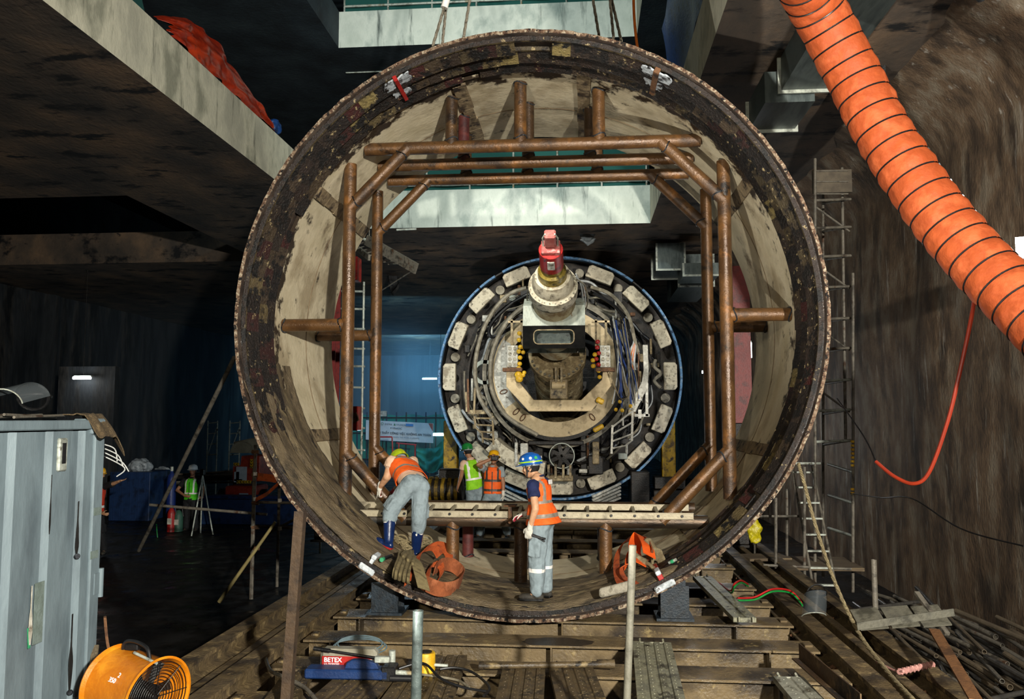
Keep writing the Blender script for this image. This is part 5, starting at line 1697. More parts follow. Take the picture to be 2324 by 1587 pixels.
# cables dangling at the container door
for k in range(4):
    b = MB().tube(smooth_path([V((XC - .02, YC + .01, ZC - .20 - .03 * k)), V((XC + .05 + .03 * k, YC + .06, ZC - .24 - .05 * k)), V((XC + .07 + .05 * (k % 3), YC + .07, ZC - .34 - .04 * k))], 5), .0045, 5)
    one(b, 'cable_end', mHoseW, 'loose pale cable end dangling at the far corner of the container', 'cable', 'cable ends at the container')
b = MB().tube(smooth_path([V((XC + .03, YC + .05, ZC - 1.55)), V((XC + .04, YC + .08, ZC - 1.75)), V((XC + .12, YC + .03, ZC - 1.92))], 6), .012, 6)
one(b, 'rusty_bar', mRust, 'bent rusty bar hanging below the container door hinge', 'bar')
b = MB().bar(P(195, 1640, 6.0), P(217, 1465, 6.3), .05, .03)
one(b, 'wooden_stake', mat('grey_wood', '5d5240', '453c2e', '6d614c', sc=6, st=(4, 4, .5), rough=.9, bump=.4), 'weathered wooden stake leaning by the orange fan and the container', 'stake', bevel=.004)
# orange portable fan
mOr = mat('orange_fan_paint', 'c9780f', 'b8680a', 'd4881c', sc=4, rough=.4, bump=.15, dirt='3a2410', dt=(.66, .70), ds=7)
fc = P(306, 1566, 5.75)
fa = V((.92, -.38, -.08)).normalized()
fanO = thing('portable_fan', fc - V((0, 0, .274)), 'orange steel drum fan lying at the bottom left next to the container', 'fan')
MB().lathe([(0.249, -0.2407), (0.2615, -0.2407), (0.2697, -0.2241), (0.249, -0.1992), (0.2448, 0.1826), (0.2697, 0.2241), (0.2781, 0.2407), (0.2615, 0.2448), (0.2365, 0.1826), (0.2365, -0.2158)], fc, fa, 56, True).build('drum', mOr, fanO)
x, y, d = frame(fa)
b = MB()
for k in range(11):
    r = 0.0249 + k * 0.0216
    b.tube([fc + fa * (0.2365 - 0.0249 * (1 - (r / 0.249) ** 2)) + (x * cos(t) + y * sin(t)) * r for t in [2 * pi * i / 40 for i in range(40)]], 0.0029, 5, closed=True)
for k in range(8):
    t = 2 * pi * k / 8
    b.cyl(fc + fa * 0.2158 + (x * cos(t) + y * sin(t)) * 0.0166, fc + fa * 0.2324 + (x * cos(t) + y * sin(t)) * 0.249, 0.0033, n=6)
b.build('grille', mBlack, fanO)
b = MB(); b.cyl(fc - fa * 0.083, fc + fa * 0.166, 0.0747, n=20); mo_ = b.build('motor', mBlack, fanO)
for k in range(6):
    t = 2 * pi * k / 6
    e = x * cos(t) + y * sin(t); e2 = -x * sin(t) + y * cos(t)
    MB().prism([(0.0664, -0.0166), (0.2158, -0.0498), (0.2158, 0.0415), (0.0664, 0.0249)], fc + fa * 0.0996, e, e2 * 0.747 + fa * 0.332, fa * 0.005).build('blade', mDark, fanO)
b = MB(); top = fc + V((0, 0, 0.2573))
b.tube(smooth_path([top - fa * 0.1411 - V((0, 0, 0.0166)), top - fa * 0.1079 + V((0, 0, 0.0498)), top + V((0, 0, 0.0706)), top + fa * 0.1079 + V((0, 0, 0.0498)), top + fa * 0.1411 - V((0, 0, 0.0166))], 6), 0.0133, 8); b.build('handle', mHoseB, fanO)
MB().cyl(top - fa * 0.0166 + V((0.0249, -0.0498, 0.0083)), top + fa * 0.2158 + V((0.0249, -0.0498, -0.0166)), 0.01, n=8).build('handle_bar', mGalv, fanO)
MB().box(top - fa * 0.0498 + V((-0.0166, 0.0498, 0.0166)), (0.0996, 0.0664, 0.0498)).build('switch_box', mBlack, fanO, bevel=0.0083)
sp = fc + fa * 0.0166 - y * 0
fr_ = V((0, -1, .55)).normalized(); fr_ = (fr_ - fa * fr_.dot(fa)).normalized()
rd = fa.cross(fr_) * -1
if rd.z < 0: rd = -rd
for i_, s_ in enumerate(('   2', '350')):
    text_mesh(s_, 0.0456, fc + fr_ * 0.2498 + fa * (0.0166 - 0.0249 * i_) + rd * (0.0249 - 0.0415 * i_), fa, rd, 'chalk_number', mWhiteSpray, fanO, 0.0017)
for sx in (-0.166, 0.166):
    MB().box(fc + fa * sx - V((0, 0, 0.2697)), (0.0415, 0.332, 0.0249)).build('foot', mBlack, fanO)
# hydraulic pump set on the planks
pz = .035
k0 = PZ(700, 1542, pz); k1 = PZ(885, 1546, pz)
ux = (k1 - k0).normalized(); L_ = (k1 - k0).length
nz_ = V((0, 0, 1)); uy = nz_.cross(ux)
if uy.y < 0: uy = -uy
R = M((ux, uy, nz_)).transposed()
kc = (k0 + k1) / 2


def kit(u, w, z): return kc + ux * u + uy * w + nz_ * z


pump = thing('hydraulic_pump', kc, 'blue hydraulic hand pump with grey tank and red name plate lying on the planks', 'pump')
MB().box(kit(-.02, .05, .05), (L_ + .02, .16, .08), R).build('blue_base', mBlueSt, pump, bevel=.012)
b = MB(); b.prism([(-.13, 0), (.17, 0), (.14, .05), (.05, .075), (-.06, .075), (-.11, .05)], kit(.08, .02, .085), ux, nz_, uy * .06); b.build('blue_bracket', mBlueSt, pump, bevel=.006)
MB().box(kit(-.05, .22, .115), (.50, .15, .19), R).build('tank', mat('dusty_grey_tank', '8d8a7c', '75705f', None, sc=8, rough=.6, bump=.2), pump, bevel=.03)
MB().box(kit(-.06, .142, .115), (.44, .012, .08), R).build('name_plate', mRedPaint, pump, bevel=.003)
MB().box(kit(.12, .140, .11), (.10, .012, .05), R).build('plate_white', mWhiteSt, pump)
text_mesh('BETEX', .055, kit(-.26, .1345, .108), ux, nz_, 'plate_lettering', mWhiteSpray, pump, .002, bold=.001)
text_mesh('U.S. PATENTED', .020, kit(-.26, .1345, .085), ux, nz_, 'plate_small_lettering', mWhiteSpray, pump, .001)
h0, h1 = PZ(712, 1472, .26), PZ(862, 1495, .20)
b = MB().cyl(h0, h0.lerp(h1, .25), .018, n=10); b.cyl(h0.lerp(h1, .25), h1, .011, n=10); b.build('lever', mBlack, pump)
MB().box(PZ(868, 1497, .2), (.13, .05, .05), R).build('lever_head', mGalv, pump, bevel=.006)
MB().cyl(PZ(890, 1490, .16) - nz_ * .06, PZ(890, 1490, .16) + nz_ * .05, .03, n=14).build('pump_piston', mGalv, pump)
MB().box(kit(.34, .05, .06), (.12, .16, .12), R).build('valve_body', mBlack, pump, bevel=.01)
MB().cyl(kit(.36, .02, .07), kit(.62, .0, .06), .02, n=12).build('screw_spindle', mGalv, pump)
MB().cyl(kit(.36, -.02, .03), kit(.60, -.02, .03), .028, n=12).build('ram_rod', mHoseB, pump)
b = MB()
for k in range(3):
    b.tube([kit(.02, .28, .20 + .015 * k) + (ux * cos(t) * (.24 - .02 * k) + uy * sin(t) * .07 + nz_ * (.05 * sin(t))) for t in [2 * pi * i / 30 for i in range(30)]], .0065, 6, closed=True)
one(b, 'hose_coil', mat('clear_blue_hose', '5a6a70', '48575d', None, sc=8, rough=.3, bump=0), 'coil of pale clear hose lying on top of the hydraulic pump', 'hose')
jc = PZ(966, 1524, .03)
jack = thing('hydraulic_jack', jc, 'short yellow hydraulic jack cylinder behind the white pipe post', 'jack')
MB().lathe([(0, 0), (.085, 0), (.085, .15), (.078, .165), (0, .165)], jc, nz_, 28).build('cylinder', mYel, jack); MB().cyl(jc + nz_ * .16, jc + nz_ * .172, .055, n=20).build('piston', mDark, jack)
MB().cyl(jc + V((.08, -.01, .06)), jc + V((.20, -.01, .055)), .014, n=10).build('coupling', mGalv, jack)


def hose(pts, r, m, name, label, cat='hose', group=None, n=8):
    return one(MB().tube(smooth_path(pts, 7), r, n), name, m, label, cat, group)


hose([PZ(995, 1520, .09), PZ(1035, 1516, .10), PZ(1075, 1528, .08), PZ(1110, 1560, .06), PZ(1098, 1580, .05)], .011, mHoseB, 'hydraulic_hose', 'black hydraulic hose from the yellow jack arcing over the planks')
hose([PZ(900, 1520, .10), PZ(960, 1506, .14), PZ(1000, 1540, .09), PZ(1050, 1560, .06), PZ(1105, 1570, .05)], .011, mHoseB, 'hydraulic_hose', 'black hydraulic hose running from the blue pump past the white post')
hose([PZ(905, 1525, .06), PZ(985, 1535, .06), PZ(1040, 1545, .06), PZ(1065, 1562, .06)], .010, mHoseG, 'hydraulic_hose', 'thin grey hose end lying right of the yellow jack')
hose([PZ(600, 1480, .02), PZ(612, 1520, .02), PZ(640, 1535, .05), PZ(690, 1560, .06), PZ(725, 1600, .06)], .016, mScaf, 'bent_rod', 'bent muddy rod lying by the rusty angle post', 'rod')
# ------------------------------------------------------------------ straps and gloves in the mouth of the ring
mStrapO = mat('orange_webbing', 'a84618', 'b85524', '8a3614', sc=8, rough=.85, bump=.5, bs=60, dirt='7d4a2c', dt=(.56, .68), ds=4)
mStrapM = mat('dusty_orange_webbing', '95522e', '7d4324', 'a86440', sc=6, rough=.9, bump=.5, bs=60)
mStrapG = mat('olive_webbing', '6d6143', '7d704e', '574d34', sc=8, st=(1, 3, 1), rough=.9, bump=.6, bs=60)


def strap(pts, wdir, w, m, t=.008, k=8):
    q = smooth_path(pts, k)
    return MB().ribbon(q, [V(wdir).normalized() * w] * len(q) if not isinstance(wdir, list) else [V(wdir[0]).lerp(V(wdir[1]), i / (len(q) - 1)).normalized() * w for i in range(len(q))], None, t), m


def straps(o, lst, name='strap'):
    for p, wd_, w, m in lst:
        b, m = strap(p, wd_, w, m)
        sm_ = b.build(name, m, o, ang=60)


so = thing('lifting_sling', S(985, 1325), 'heap of dusty orange and olive lifting slings at the lower left mouth of the ring', 'sling', 'lifting slings')
straps(so, [
    ([S(940, 1300, .03), S(950, 1262, .10), S(982, 1238, .18), S(1012, 1246, .20), S(1020, 1275, .12), S(1000, 1292, .06)], (.3, 1, .35), .20, mStrapO),
    ([S(925, 1325, .02), S(932, 1290, .10), S(955, 1255, .18), S(985, 1245, .2), S(998, 1262, .14)], (.25, 1, .2), .18, mStrapO),
    ([S(960, 1322, .02), S(1000, 1338, .03), S(1036, 1330, .05), S(1050, 1306, .08), S(1028, 1284, .12), S(1000, 1282, .12), S(985, 1298, .06)], (.2, .5, .9), .17, mStrapM),
    ([S(968, 1318, .03), S(978, 1285, .10), S(998, 1282, .12), S(1003, 1300, .08), S(992, 1320, .02)], (.2, .9, .3), .16, mStrapO),
    ([S(962, 1338, .04), S(953, 1304, .14), S(944, 1276, .2), S(930, 1262, .18)], (1, .25, -.35), .14, mStrapG)])
so = thing('lifting_sling', S(915, 1316), 'folded olive lifting sling at the lower left welded lug', 'sling', 'lifting slings')


def drape(tl, tr, br, bl, hmax, pleats, seed):
    b = MB()

    def fn(u, v):
        px = (tl[0] * (1 - u) + tr[0] * u) * (1 - v) + (bl[0] * (1 - u) + br[0] * u) * v
        py = (tl[1] * (1 - u) + tr[1] * u) * (1 - v) + (bl[1] * (1 - u) + br[1] * u) * v
        h = .025 + hmax * sin(pi * min(1, .25 + .75 * v)) ** .8 + .022 * sin(u * pleats * 2 * pi + v * 2 + seed) * (.4 + .6 * v) + .012 * NZ.noise(V((u * 5, v * 4, seed)))
        return S(px + 2 * sin(v * 5 + seed), py, max(.012, h))
    return b.grid(40, 24, fn, .012)


drape((902, 1252), (938, 1250), (928, 1324), (890, 1312), .13, 4, 1).build('fold', mStrapG, so, ang=80)
drape((916, 1250), (944, 1264), (940, 1300), (905, 1268), .17, 3, 3).build('fold', mStrapG, so, ang=80)
so = thing('cutting_torch', S(872, 1274), 'black torch handle with a green end lying against the left lug', 'tool')
MB().cyl(S(868, 1270, .04), S(888, 1262, .06), .022, n=14).build('grip', mHoseB, so); MB().cyl(S(866, 1271, .04), S(870, 1269, .04), .025, n=14).build('green_end', mat('green_sticker2', '1c7a4a'), so)
so = thing('lifting_sling', S(1440, 1332), 'bright orange lifting sling heaped at the lower right mouth of the ring', 'sling', 'lifting slings')
mStrapB = mat('bright_orange_webbing', 'e8600f', 'dc500a', None, sc=8, rough=.8, bump=.4, bs=60)
straps(so, [
    ([S(1438, 1328, .02), S(1408, 1318, .05), S(1399, 1285, .12), S(1404, 1250, .2), S(1422, 1226, .25), S(1440, 1222, .26)], (.45, .8, .3), .17, mStrapO),
    ([S(1452, 1280, .12), S(1440, 1245, .22), S(1452, 1216, .28), S(1468, 1236, .22), S(1474, 1262, .12)], (.75, .5, -.45), .20, mStrapB),
    ([S(1446, 1325, .02), S(1418, 1312, .06), S(1412, 1290, .12), S(1440, 1276, .12), S(1466, 1272, .08)], (.3, .9, -.1), .17, mStrapO),
    ([S(1420, 1290, .10), S(1425, 1255, .2), S(1440, 1240, .22), S(1452, 1262, .14)], (.2, .9, .1), .17, mStrapB),
    ([S(1468, 1268, .06), S(1482, 1254, .12), S(1474, 1230, .2), S(1460, 1222, .22)], (.2, .8, -.5), .16, mStrapM)])
for (w, d_, pn, th, lab, cu) in (
        (S(1484, 1248, .12), (.5, -.5, -.65), (-.5, -.2, -.5), (-.5, .2, -.6), 'pale brown work glove hanging over the red lug at the ring mouth', .3),
        (S(1458, 1275, .10), (.75, -.35, -.4), (-.2, -.1, -.9), (.3, -.8, .2), 'pale brown work glove lying beside the bright orange sling', .35)):
    g = MB(); hand(g, w, V(d_), V(pn), V(th), cu, 1.45, 1.3); rc(g, w - V(d_).normalized() * .12, w, .055, .045, 12)
    o = blob(g, 'work_glove', [mat('leather_glove', '75694f', '63573f', '857a5e', sc=10, rough=.85, bump=.4)], None, .009, 2)
    tag(o, lab, 'glove', 'work gloves')
g = MB(); a, c = S(1366, 1350, .05), S(1432, 1334, .05)
for k in range(3): rc(g, a + V((0, 0, .02 * k)), c + V((0, 0, .022 * k)), .035, .035, 12)
o = blob(g, 'rolled_cloth', [mat('white_cloth_roll', '8d8678', 'a39c8c', '6d6758', sc=14, rough=.9, bump=.4)], None, .011, 2)
tag(o, 'whitish rolled cloth pad lying on the muddy floor of the ring by the orange sling', 'cloth')
so = thing('torch_nozzle', S(1526, 1276), 'torch nozzle with a green and red ring by the brown gloves', 'tool')
MB().cyl(S(1518, 1278, .05), S(1535, 1270, .05), .016, n=12).build('nozzle', mGalv, so); MB().cyl(S(1523, 1276, .05), S(1529, 1273, .05), .020, n=12).build('green_ring', mat('green_sticker2', '1c7a4a'), so)
# ropes in a heap behind the boots
for k, (px, py) in enumerate(((908, 1222), (965, 1222), (925, 1238))):
    c = S(px, py + 12, .05)
    b = MB()
    for j in range(7):
        b.tube([c + V(((.08 + .01 * j % .03) * cos(t), .05 * sin(t) + .01 * j, .05 * sin(t + j) + .012 * j - .03)) for t in [2 * pi * i / 20 for i in range(20)]], .012, 6, closed=True)
    one(b, 'rope_bundle', mat('hemp_rope', '8d7f60', '75684c', 'a3946f', sc=30, rough=.95, bump=.6, bs=120), 'bundle of pale rope in the ring behind the navy boots', 'rope', 'rope bundles in the ring')
# ------------------------------------------------------------------ the right side: orange air duct, hoses, rope, scaffold, heap of tubes
mDuctO = mat('orange_duct_fabric', 'a34b24', '964320', 'ae552e', sc=5, rough=.6, bump=.6, bs=9, spec=.25)
dp = [P(1690, -330, 5.6), P(1768, -150, 7.0), P(1845, 0, 7.9), P(1925, 150, 8.1), P(2003, 300, 8.0), P(2095, 440, 7.8), P(2190, 560, 7.55), P(2300, 672, 7.2), P(2420, 790, 6.8), P(2560, 900, 6.2)]
path = smooth_path(dp, 24)
duct = thing('air_duct', path[60], 'thick orange ventilation hose with black spiral bands crossing the upper right', 'duct')
cum = [0]
for a, c in zip(path, path[1:]): cum.append(cum[-1] + (c - a).length)
pitch = .195
rad = []
for s_ in cum:
    ph = (s_ / pitch) % 1
    rad.append(.245 + .012 * sin(pi * ph))
b = MB()
n = 40
ref = None
fr_list = []
for i, p in enumerate(path):
    d = (path[min(i + 1, len(path) - 1)] - path[max(i - 1, 0)]).normalized()
    if ref is None: x, y, _ = frame(d)
    else:
        x = (ref - d * ref.dot(d)).normalized(); y = d.cross(x)
    ref = x
    fr_list.append((x, y, d))
# resample finely for folds
vs = []
N_ = 520
tot = cum[-1]


def at_s(s_):
    s_ = min(max(s_, 0), tot - 1e-6)
    lo_, hi_ = 0, len(cum) - 1
    while hi_ - lo_ > 1:
        m_ = (lo_ + hi_) // 2
        if cum[m_] <= s_: lo_ = m_
        else: hi_ = m_
    f = (s_ - cum[lo_]) / (cum[hi_] - cum[lo_])
    return path[lo_].lerp(path[hi_], f), fr_list[lo_][0].lerp(fr_list[hi_][0], f).normalized(), fr_list[lo_][1].lerp(fr_list[hi_][1], f).normalized()


for i in range(N_ + 1):
    s_ = tot * i / N_
    c, x, y = at_s(s_)
    for q in range(n):
        t = 2 * pi * q / n
        ph = (s_ / pitch - q / n * 0) % 1
        w = sin(pi * ph)
        r = .247 + .009 * w + .014 * w * NZ.noise(V((cos(t) * 2.2 + s_ * 1.5, sin(t) * 2.2, s_ * 3.2))) + .009 * w * NZ.noise(V((cos(t) * 5 + s_ * 5, sin(t) * 5 - s_ * 7, s_ * 8)))
        vs.append(c + (x * cos(t) + y * sin(t)) * r)
b.add(vs, [(i * n + q, i * n + (q + 1) % n, (i + 1) * n + (q + 1) % n, (i + 1) * n + q) for i in range(N_) for q in range(n)])
b.build('fabric_sleeve', mDuctO, duct, ang=80)
k = 0
while k * pitch < tot:
    c, x, y = at_s(k * pitch)
    MB().tube([c + (x * cos(t) + y * sin(t)) * .250 for t in [2 * pi * i / 36 for i in range(36)]], .0085, 6, closed=True).build('black_band', mHoseB, duct)
    k += 1
# rectangular metal ducts under the right soffit
mDuct = mat('galvanised_sheet', '434b4b', '545c5a', '3a4242', sc=2, st=(3, .5, 1), rough=.42, metal=.55, bump=.1, bs=20, dirt='5d5a4c', dt=(.62, .7), ds=3)


def rduct(x0, x1, y0, y1, z0, z1, label, flanges=(0, 1)):
    o = thing('metal_duct', ((x0 + x1) / 2, (y0 + y1) / 2, z0), label, 'duct', 'rectangular metal ducts')
    t = .01
    b = MB(); b.prism([(x0, z0), (x1, z0), (x1, z1), (x0, z1)], (0, y0, 0), (1, 0, 0), (0, 0, 1), (0, y1 - y0, 0)); b.build('sheet_body', mDuct, o)
    f = .045
    for i, y in enumerate((y0, y1)):
        if i in flanges:
            b = MB()
            for (xa, xb, za, zb) in ((x0 - f, x1 + f, z0 - f, z0 + .005), (x0 - f, x0 + .005, z0 + .005, z1), (x1 - .005, x1 + f, z0 + .005, z1)):
                b.box(((xa + xb) / 2, y, (za + zb) / 2), (xb - xa, .03, zb - za))
            b.build('flange', mGalv, o)
    return o


rduct(2.62, 3.24, 4.0, 10.8, 6.54, 6.98, 'long galvanised duct under the right soffit behind the orange hose', (1,))
rduct(2.42, 3.06, 10.85, 11.9, 6.40, 6.82, 'short lower galvanised duct section at the end of the long right duct', (1,))
rduct(2.0, 2.7, 22.0, 23.5, 6.2, 6.9, 'galvanised duct end under the far soffit right of the tunnelling machine, nearest', (0, 1))
rduct(2.6, 3.5, 21.2, 22.6, 5.9, 6.2, 'flat galvanised duct offset hanging lowest above the right of the tunnelling machine', (0,))
rduct(2.75, 3.7, 23.6, 27, 6.0, 6.9, 'big galvanised duct behind the other far ducts', (0,))
dz0, dz1, dx0, dx1 = P(840, 161, 21.6).z, P(840, 119, 21.6).z, P(789, 140, 21.6).x, P(890, 140, 21.6).x
rduct(dx0, dx1, 21.6, 23, dz0, dz1, 'open dark rectangular duct end hanging in the upper storey left of the ring', (0, 1))
dd_ = [o for o in bpy.data.objects if o.get('label', '').startswith('open dark rect')][0]
for x_ in (dx0 + .2, dx1 - .2): MB().cyl((x_, 22.3, dz1), (x_, 22.3, ZU), .015, n=6).build('hanger', mGalv, dd_)
MB().box(((dx0 + dx1) / 2, 21.57, (dz0 + dz1) / 2), (dx1 - dx0 - .06, .02, dz1 - dz0 - .05)).build('opening', mBlack, [o for o in bpy.data.objects if o.get('label', '').startswith('open dark rect')][0])  # black plate stands in for the shade inside the duct
# red hose on the right wall and thin cables
hose([P(2216, 640, 7.6), P(2205, 720, 8.0), P(2175, 860, 8.3), P(2150, 960, 8.4), P(2110, 1070, 8.5), P(2075, 1098, 8.6), P(2030, 1082, 8.8), P(1988, 1048, 9.0)], .019, mat('orange_red_hose', 'a8381c', '8a2c1a', '96321a', sc=1.0, rough=.45, bump=.1), 'red_hose', 'orange red hose hanging in a loop in front of the right wall')
hose([P(1988, 1048, 9.0), P(1960, 990, 9.6), P(1900, 905, 11)], .008, mHoseB, 'thin_cable', 'thin dark cable running up from the red hose end', 'cable')
hose([P(1930, 1120, 12), P(2000, 1130, 11), P(2070, 1132, 10), P(2180, 1200, 9), P(2324, 1240, 8)], .008, mHoseB, 'thin_cable', 'thin dark cable sagging low across the right wall', 'cable')
# twisted rope from the ring to the right rails
rp = smooth_path([P(1812, 1052, 9.6), P(1826, 1100, 9.7), P(1850, 1190, 9.7), P(1890, 1310, 9.2), P(1945, 1430, 8.5), P(2010, 1520, 7.6), P(2075, 1592, 6.8)], 30)
rope = thing('hemp_rope', rp[-1], 'long tan twisted rope hanging from the right rim of the ring down over the rails', 'rope')
mRope = mat('hemp_rope', '8d7f60')
for k in range(3):
    pts = []
    for i, p in enumerate(rp):
        a = i * .55 + k * 2.094
        x, y, d = frame(rp[min(i + 1, len(rp) - 1)] - rp[max(i - 1, 0)])
        pts.append(p + (x * cos(a) + y * sin(a)) * .010)
    MB().tube(pts, .0115, 6).build('strand', mRope, rope)
# red and green twin gas hoses
rg, rr2 = mat('green_gas_hose', '1a8a3a', '157030', None, sc=10, rough=.4, bump=0), mat('red_gas_hose', 'b5211e', '961a18', None, sc=10, rough=.4, bump=0)
for dz, m, nm in ((0, rg, 'green'), (.022, rr2, 'red')):
    off = V((.01, -.03 if m is rg else .0, dz))
    hose([p + off for p in (PZ(1577, 1312, .1), PZ(1625, 1325, .06), PZ(1655, 1345, .1), PZ(1665, 1330, .25), PZ(1680, 1322, .22), PZ(1695, 1330, .1))], .011, m, 'gas_hose', nm + ' gas hose looping over the cross beams right of the ring')
    hose([p + off for p in (PZ(1670, 1362, .05), PZ(1710, 1360, .08), PZ(1750, 1342, .18), PZ(1790, 1345, .2), PZ(1812, 1365, .12), PZ(1818, 1375, .08))], .011, m, 'gas_hose', nm + ' gas hose running up onto the inner right rail')
pr_ = [PZ(1990, 1503, .07), PZ(2030, 1522, .09), PZ(2050, 1524, .12)]
hose(pr_, .010, mat('pink_cord', 'b5837a', '9a6d66', None, sc=20, rough=.8), 'pink_cord', 'thin pink cord lying on the right rails beside the rope', 'cord')
a, c = PZ(2040, 1526, .10), PZ(2118, 1508, .10)
b = MB()
b.tube([a.lerp(c, i / 60) + V((0, .024 * cos(i * .9), .024 * sin(i * .9))) for i in range(61)], .010, 6); b.cyl(a, c, .022, n=10)
one(b, 'cord_wound_handle', mat('pink_cord', 'b5837a'), 'pink cord wound round a short stick lying across the right rails', 'cord')
# scaffold tower and ladder by the right wall
mTape = mat('yellow_black_tape', 'd9b51a', rough=.5, bump=0)
DS = 14.0
sc_ = thing('scaffold_tower', P(1890, 1345, DS), 'tall narrow scaffold tower of dark tubes standing behind the ring by the right wall', 'scaffold')


def stube(a, c, r=.024, m=mScaf, nm='tube', par=None):
    return MB().cyl(a, c, r, n=10).build(nm, m, par or sc_)


for (px, dd, y0, y1) in ((1850, 13.6, 360, 1345), (1919, 13.9, 380, 1000), (1936, 13.6, 620, 1345), (1868, 14.9, 420, 1310)):
    stube(P(px - (8 if y0 < 500 and px > 1900 else 0), y0, dd), P(px, y1, dd), .024, mScaf, 'standard')
for y in (452, 515, 580, 650, 722, 790, 862, 930, 1000):
    stube(P(1852, y + 3, 13.6), P(1930, y, 13.75), .022, mGalv if y > 850 else mScaf, 'ledger')
    stube(P(1868, y + 10, 14.9), P(1930, y, 13.75), .02, mScaf, 'transom')
for y in (470, 600, 740, 880):
    stube(P(1852, y, 13.65), P(1928, y + 55, 13.8), .016, mScaf, 'brace')
for y in (1060, 1130, 1205, 1280):
    stube(P(1880, y - 6, 14.6), P(1936, y + 18 - 6, 13.6), .024, mGalv, 'guard_rail')
MB().box(P(1888, 412, 13.7), (.62, .06, .38)).build('mesh_panel', mat('dusty_mesh_panel', '4a4238', '5d5446', None, sc=8, rough=.8, bump=.3), sc_)
for y in (388, 440, 412):
    stube(P(1848, y, 13.65), P(1925, y, 13.65), .012, mScaf, 'panel_bar')
for k in range(7):
    b = MB().cyl(P(1934.5, 1000 + k * 9, 13.59), P(1934.5, 1005 + k * 9, 13.59), .029, n=12); b.build('warning_tape', mYel, sc_)
for k in range(2):
    MB().cyl(P(1934.5, 1108 + k * 9, 13.59), P(1934.5, 1113 + k * 9, 13.59), .029, n=12).build('warning_tape', mYel, sc_)
low = thing('scaffold_platform', P(1840, 1290, 13.0), 'low scaffold platform with a timber deck beside the right rails behind the ring', 'scaffold')
for (px, y0, y1, dd) in ((1761, 1130, 1290, 13.2), (1786, 1110, 1270, 14.2), (1714, 1190, 1262, 14.6), (1826, 1060, 1330, 13.2)):
    stube(P(px, y0, dd), P(px, y1, dd), .024, mScaf, 'standard', low)
MB().box((P(1775, 1278, 13.6) + P(1930, 1280, 13.6)) / 2, (1.15, 1.0, .05)).build('deck', mat('dusty_planks', '6b5c45', '57493a', '7d6d52', sc=4, st=(.4, 4, 4), rough=.85, bump=.3), low)
stube(P(1732, 1283, 13.1), P(1932, 1292, 13.1), .022, mScaf, 'ledger', low)
stube(P(1720, 1172, 13.6), P(1815, 1172, 13.6), .02, mScaf, 'ledger', low)
stube(P(1790, 1052, 13.6), P(1862, 1052, 13.6), .02, mGalv, 'ledger', low)
ldr = thing('leaning_ladder', P(1872, 1345, 13.0), 'grey metal ladder leaning against the scaffold tower right of the ring', 'ladder')
la, lb, ra_, rb_ = P(1797, 1060, 13.9), P(1848, 1345, 12.9), P(1843, 1058, 13.9), P(1900, 1345, 12.9)
stube(la, lb, .02, mScaf, 'stile', ldr); stube(ra_, rb_, .02, mScaf, 'stile', ldr)
for k in range(8):
    t = .05 + k * .128
    MB().box((la.lerp(lb, t) + ra_.lerp(rb_, t)) / 2, ((ra_ - la).length, .06, .025)).build('rung', mGalv, ldr)
b = MB()
vst = P(1712, 1205, 13.4)
b.ball(vst, .14, 14, (.8, .5, 1.5)); b = blob(b, 'yellow_bag', [mat('yellow_plastic', 'c4b51a', 'a3960f', 'd9cc3a', sc=12, rough=.35, bump=.8, bs=14)], None, .02, 1, None, wrinkle(.03, 12, (1, 1, 1)))
tag(b, 'yellow plastic bag hanging behind the lower right rim of the ring', 'bag')
b = MB().box(P(1735, 1265, 13.9), (.7, .5, .04), M.Rotation(.2, 3, 'Z')); one(b, 'plywood_sheet', mat('dusty_planks', '6b5c45'), 'small dusty plywood sheet lying right behind the ring beside the yellow bag', 'board')
# the heap of loose tubes at the foot of the right wall
hp = random.Random(11)
proto = None
cnt = 0
mT = [mScaf, mat('dark_wet_tube', '3b3a38', '4d4a46', '2d2c2b', sc=6, rough=.35, metal=.3, bump=.2), mat('muddy_tube', '4d4335', '615543', None, sc=6, rough=.7, bump=.3)]
XH0 = 3.55
def segd(p, d, l, q, e, k):
    """distance of two segments: p + d*[-l, l] and q + e*[-k, k]"""
    w = p - q
    b_, c_, f_ = d.dot(e), d.dot(w), e.dot(w)
    den = 1 - b_ * b_
    s_ = max(-l, min(l, (b_ * f_ - c_) / den)) if den > 1e-6 else 0
    t_ = max(-k, min(k, b_ * s_ + f_))
    s_ = max(-l, min(l, b_ * t_ - c_))
    return (w + d * s_ - e * t_).length


laid = []
for k in range(150):
    L_ = hp.uniform(1.0, 2.6)
    yc = hp.uniform(6.0, 12.2)
    x = 4.97 - 1.6 * hp.random() ** 1.15
    a_ = hp.gauss(0, .13) + (1.0 if hp.random() < .07 else 0)
    if abs(sin(a_)) * L_ / 2 > 4.95 - x or x - abs(sin(a_)) * L_ / 2 < 3.2: a_ = hp.uniform(-.05, .05)
    d_ = V((sin(a_), cos(a_), hp.uniform(-.015, .015))).normalized()
    r = hp.choice((.024, .024, .030))
    z = ZF + .10
    near = [q for q in laid if (q[0].xy - V((x, yc)).xy).length < (L_ + 2 * q[2]) / 2 + .2]
    while any(segd(V((x, yc, z)), d_, L_ / 2, q[0], q[1], q[2]) < r + q[3] + .003 for q in near): z += .012
    c = V((x, yc, z))
    laid.append((c, d_, L_ / 2, r))
    b = MB().lathe([(r - .005, 0), (r, 0), (r, L_), (r - .005, L_)], c - d_ * (L_ / 2), d_, 10, True)
    one(b, 'loose_tube', mT[hp.randrange(3)], 'muddy scaffold tube lying in the heap along the right wall', 'tube', 'loose tubes in the heap by the right wall')
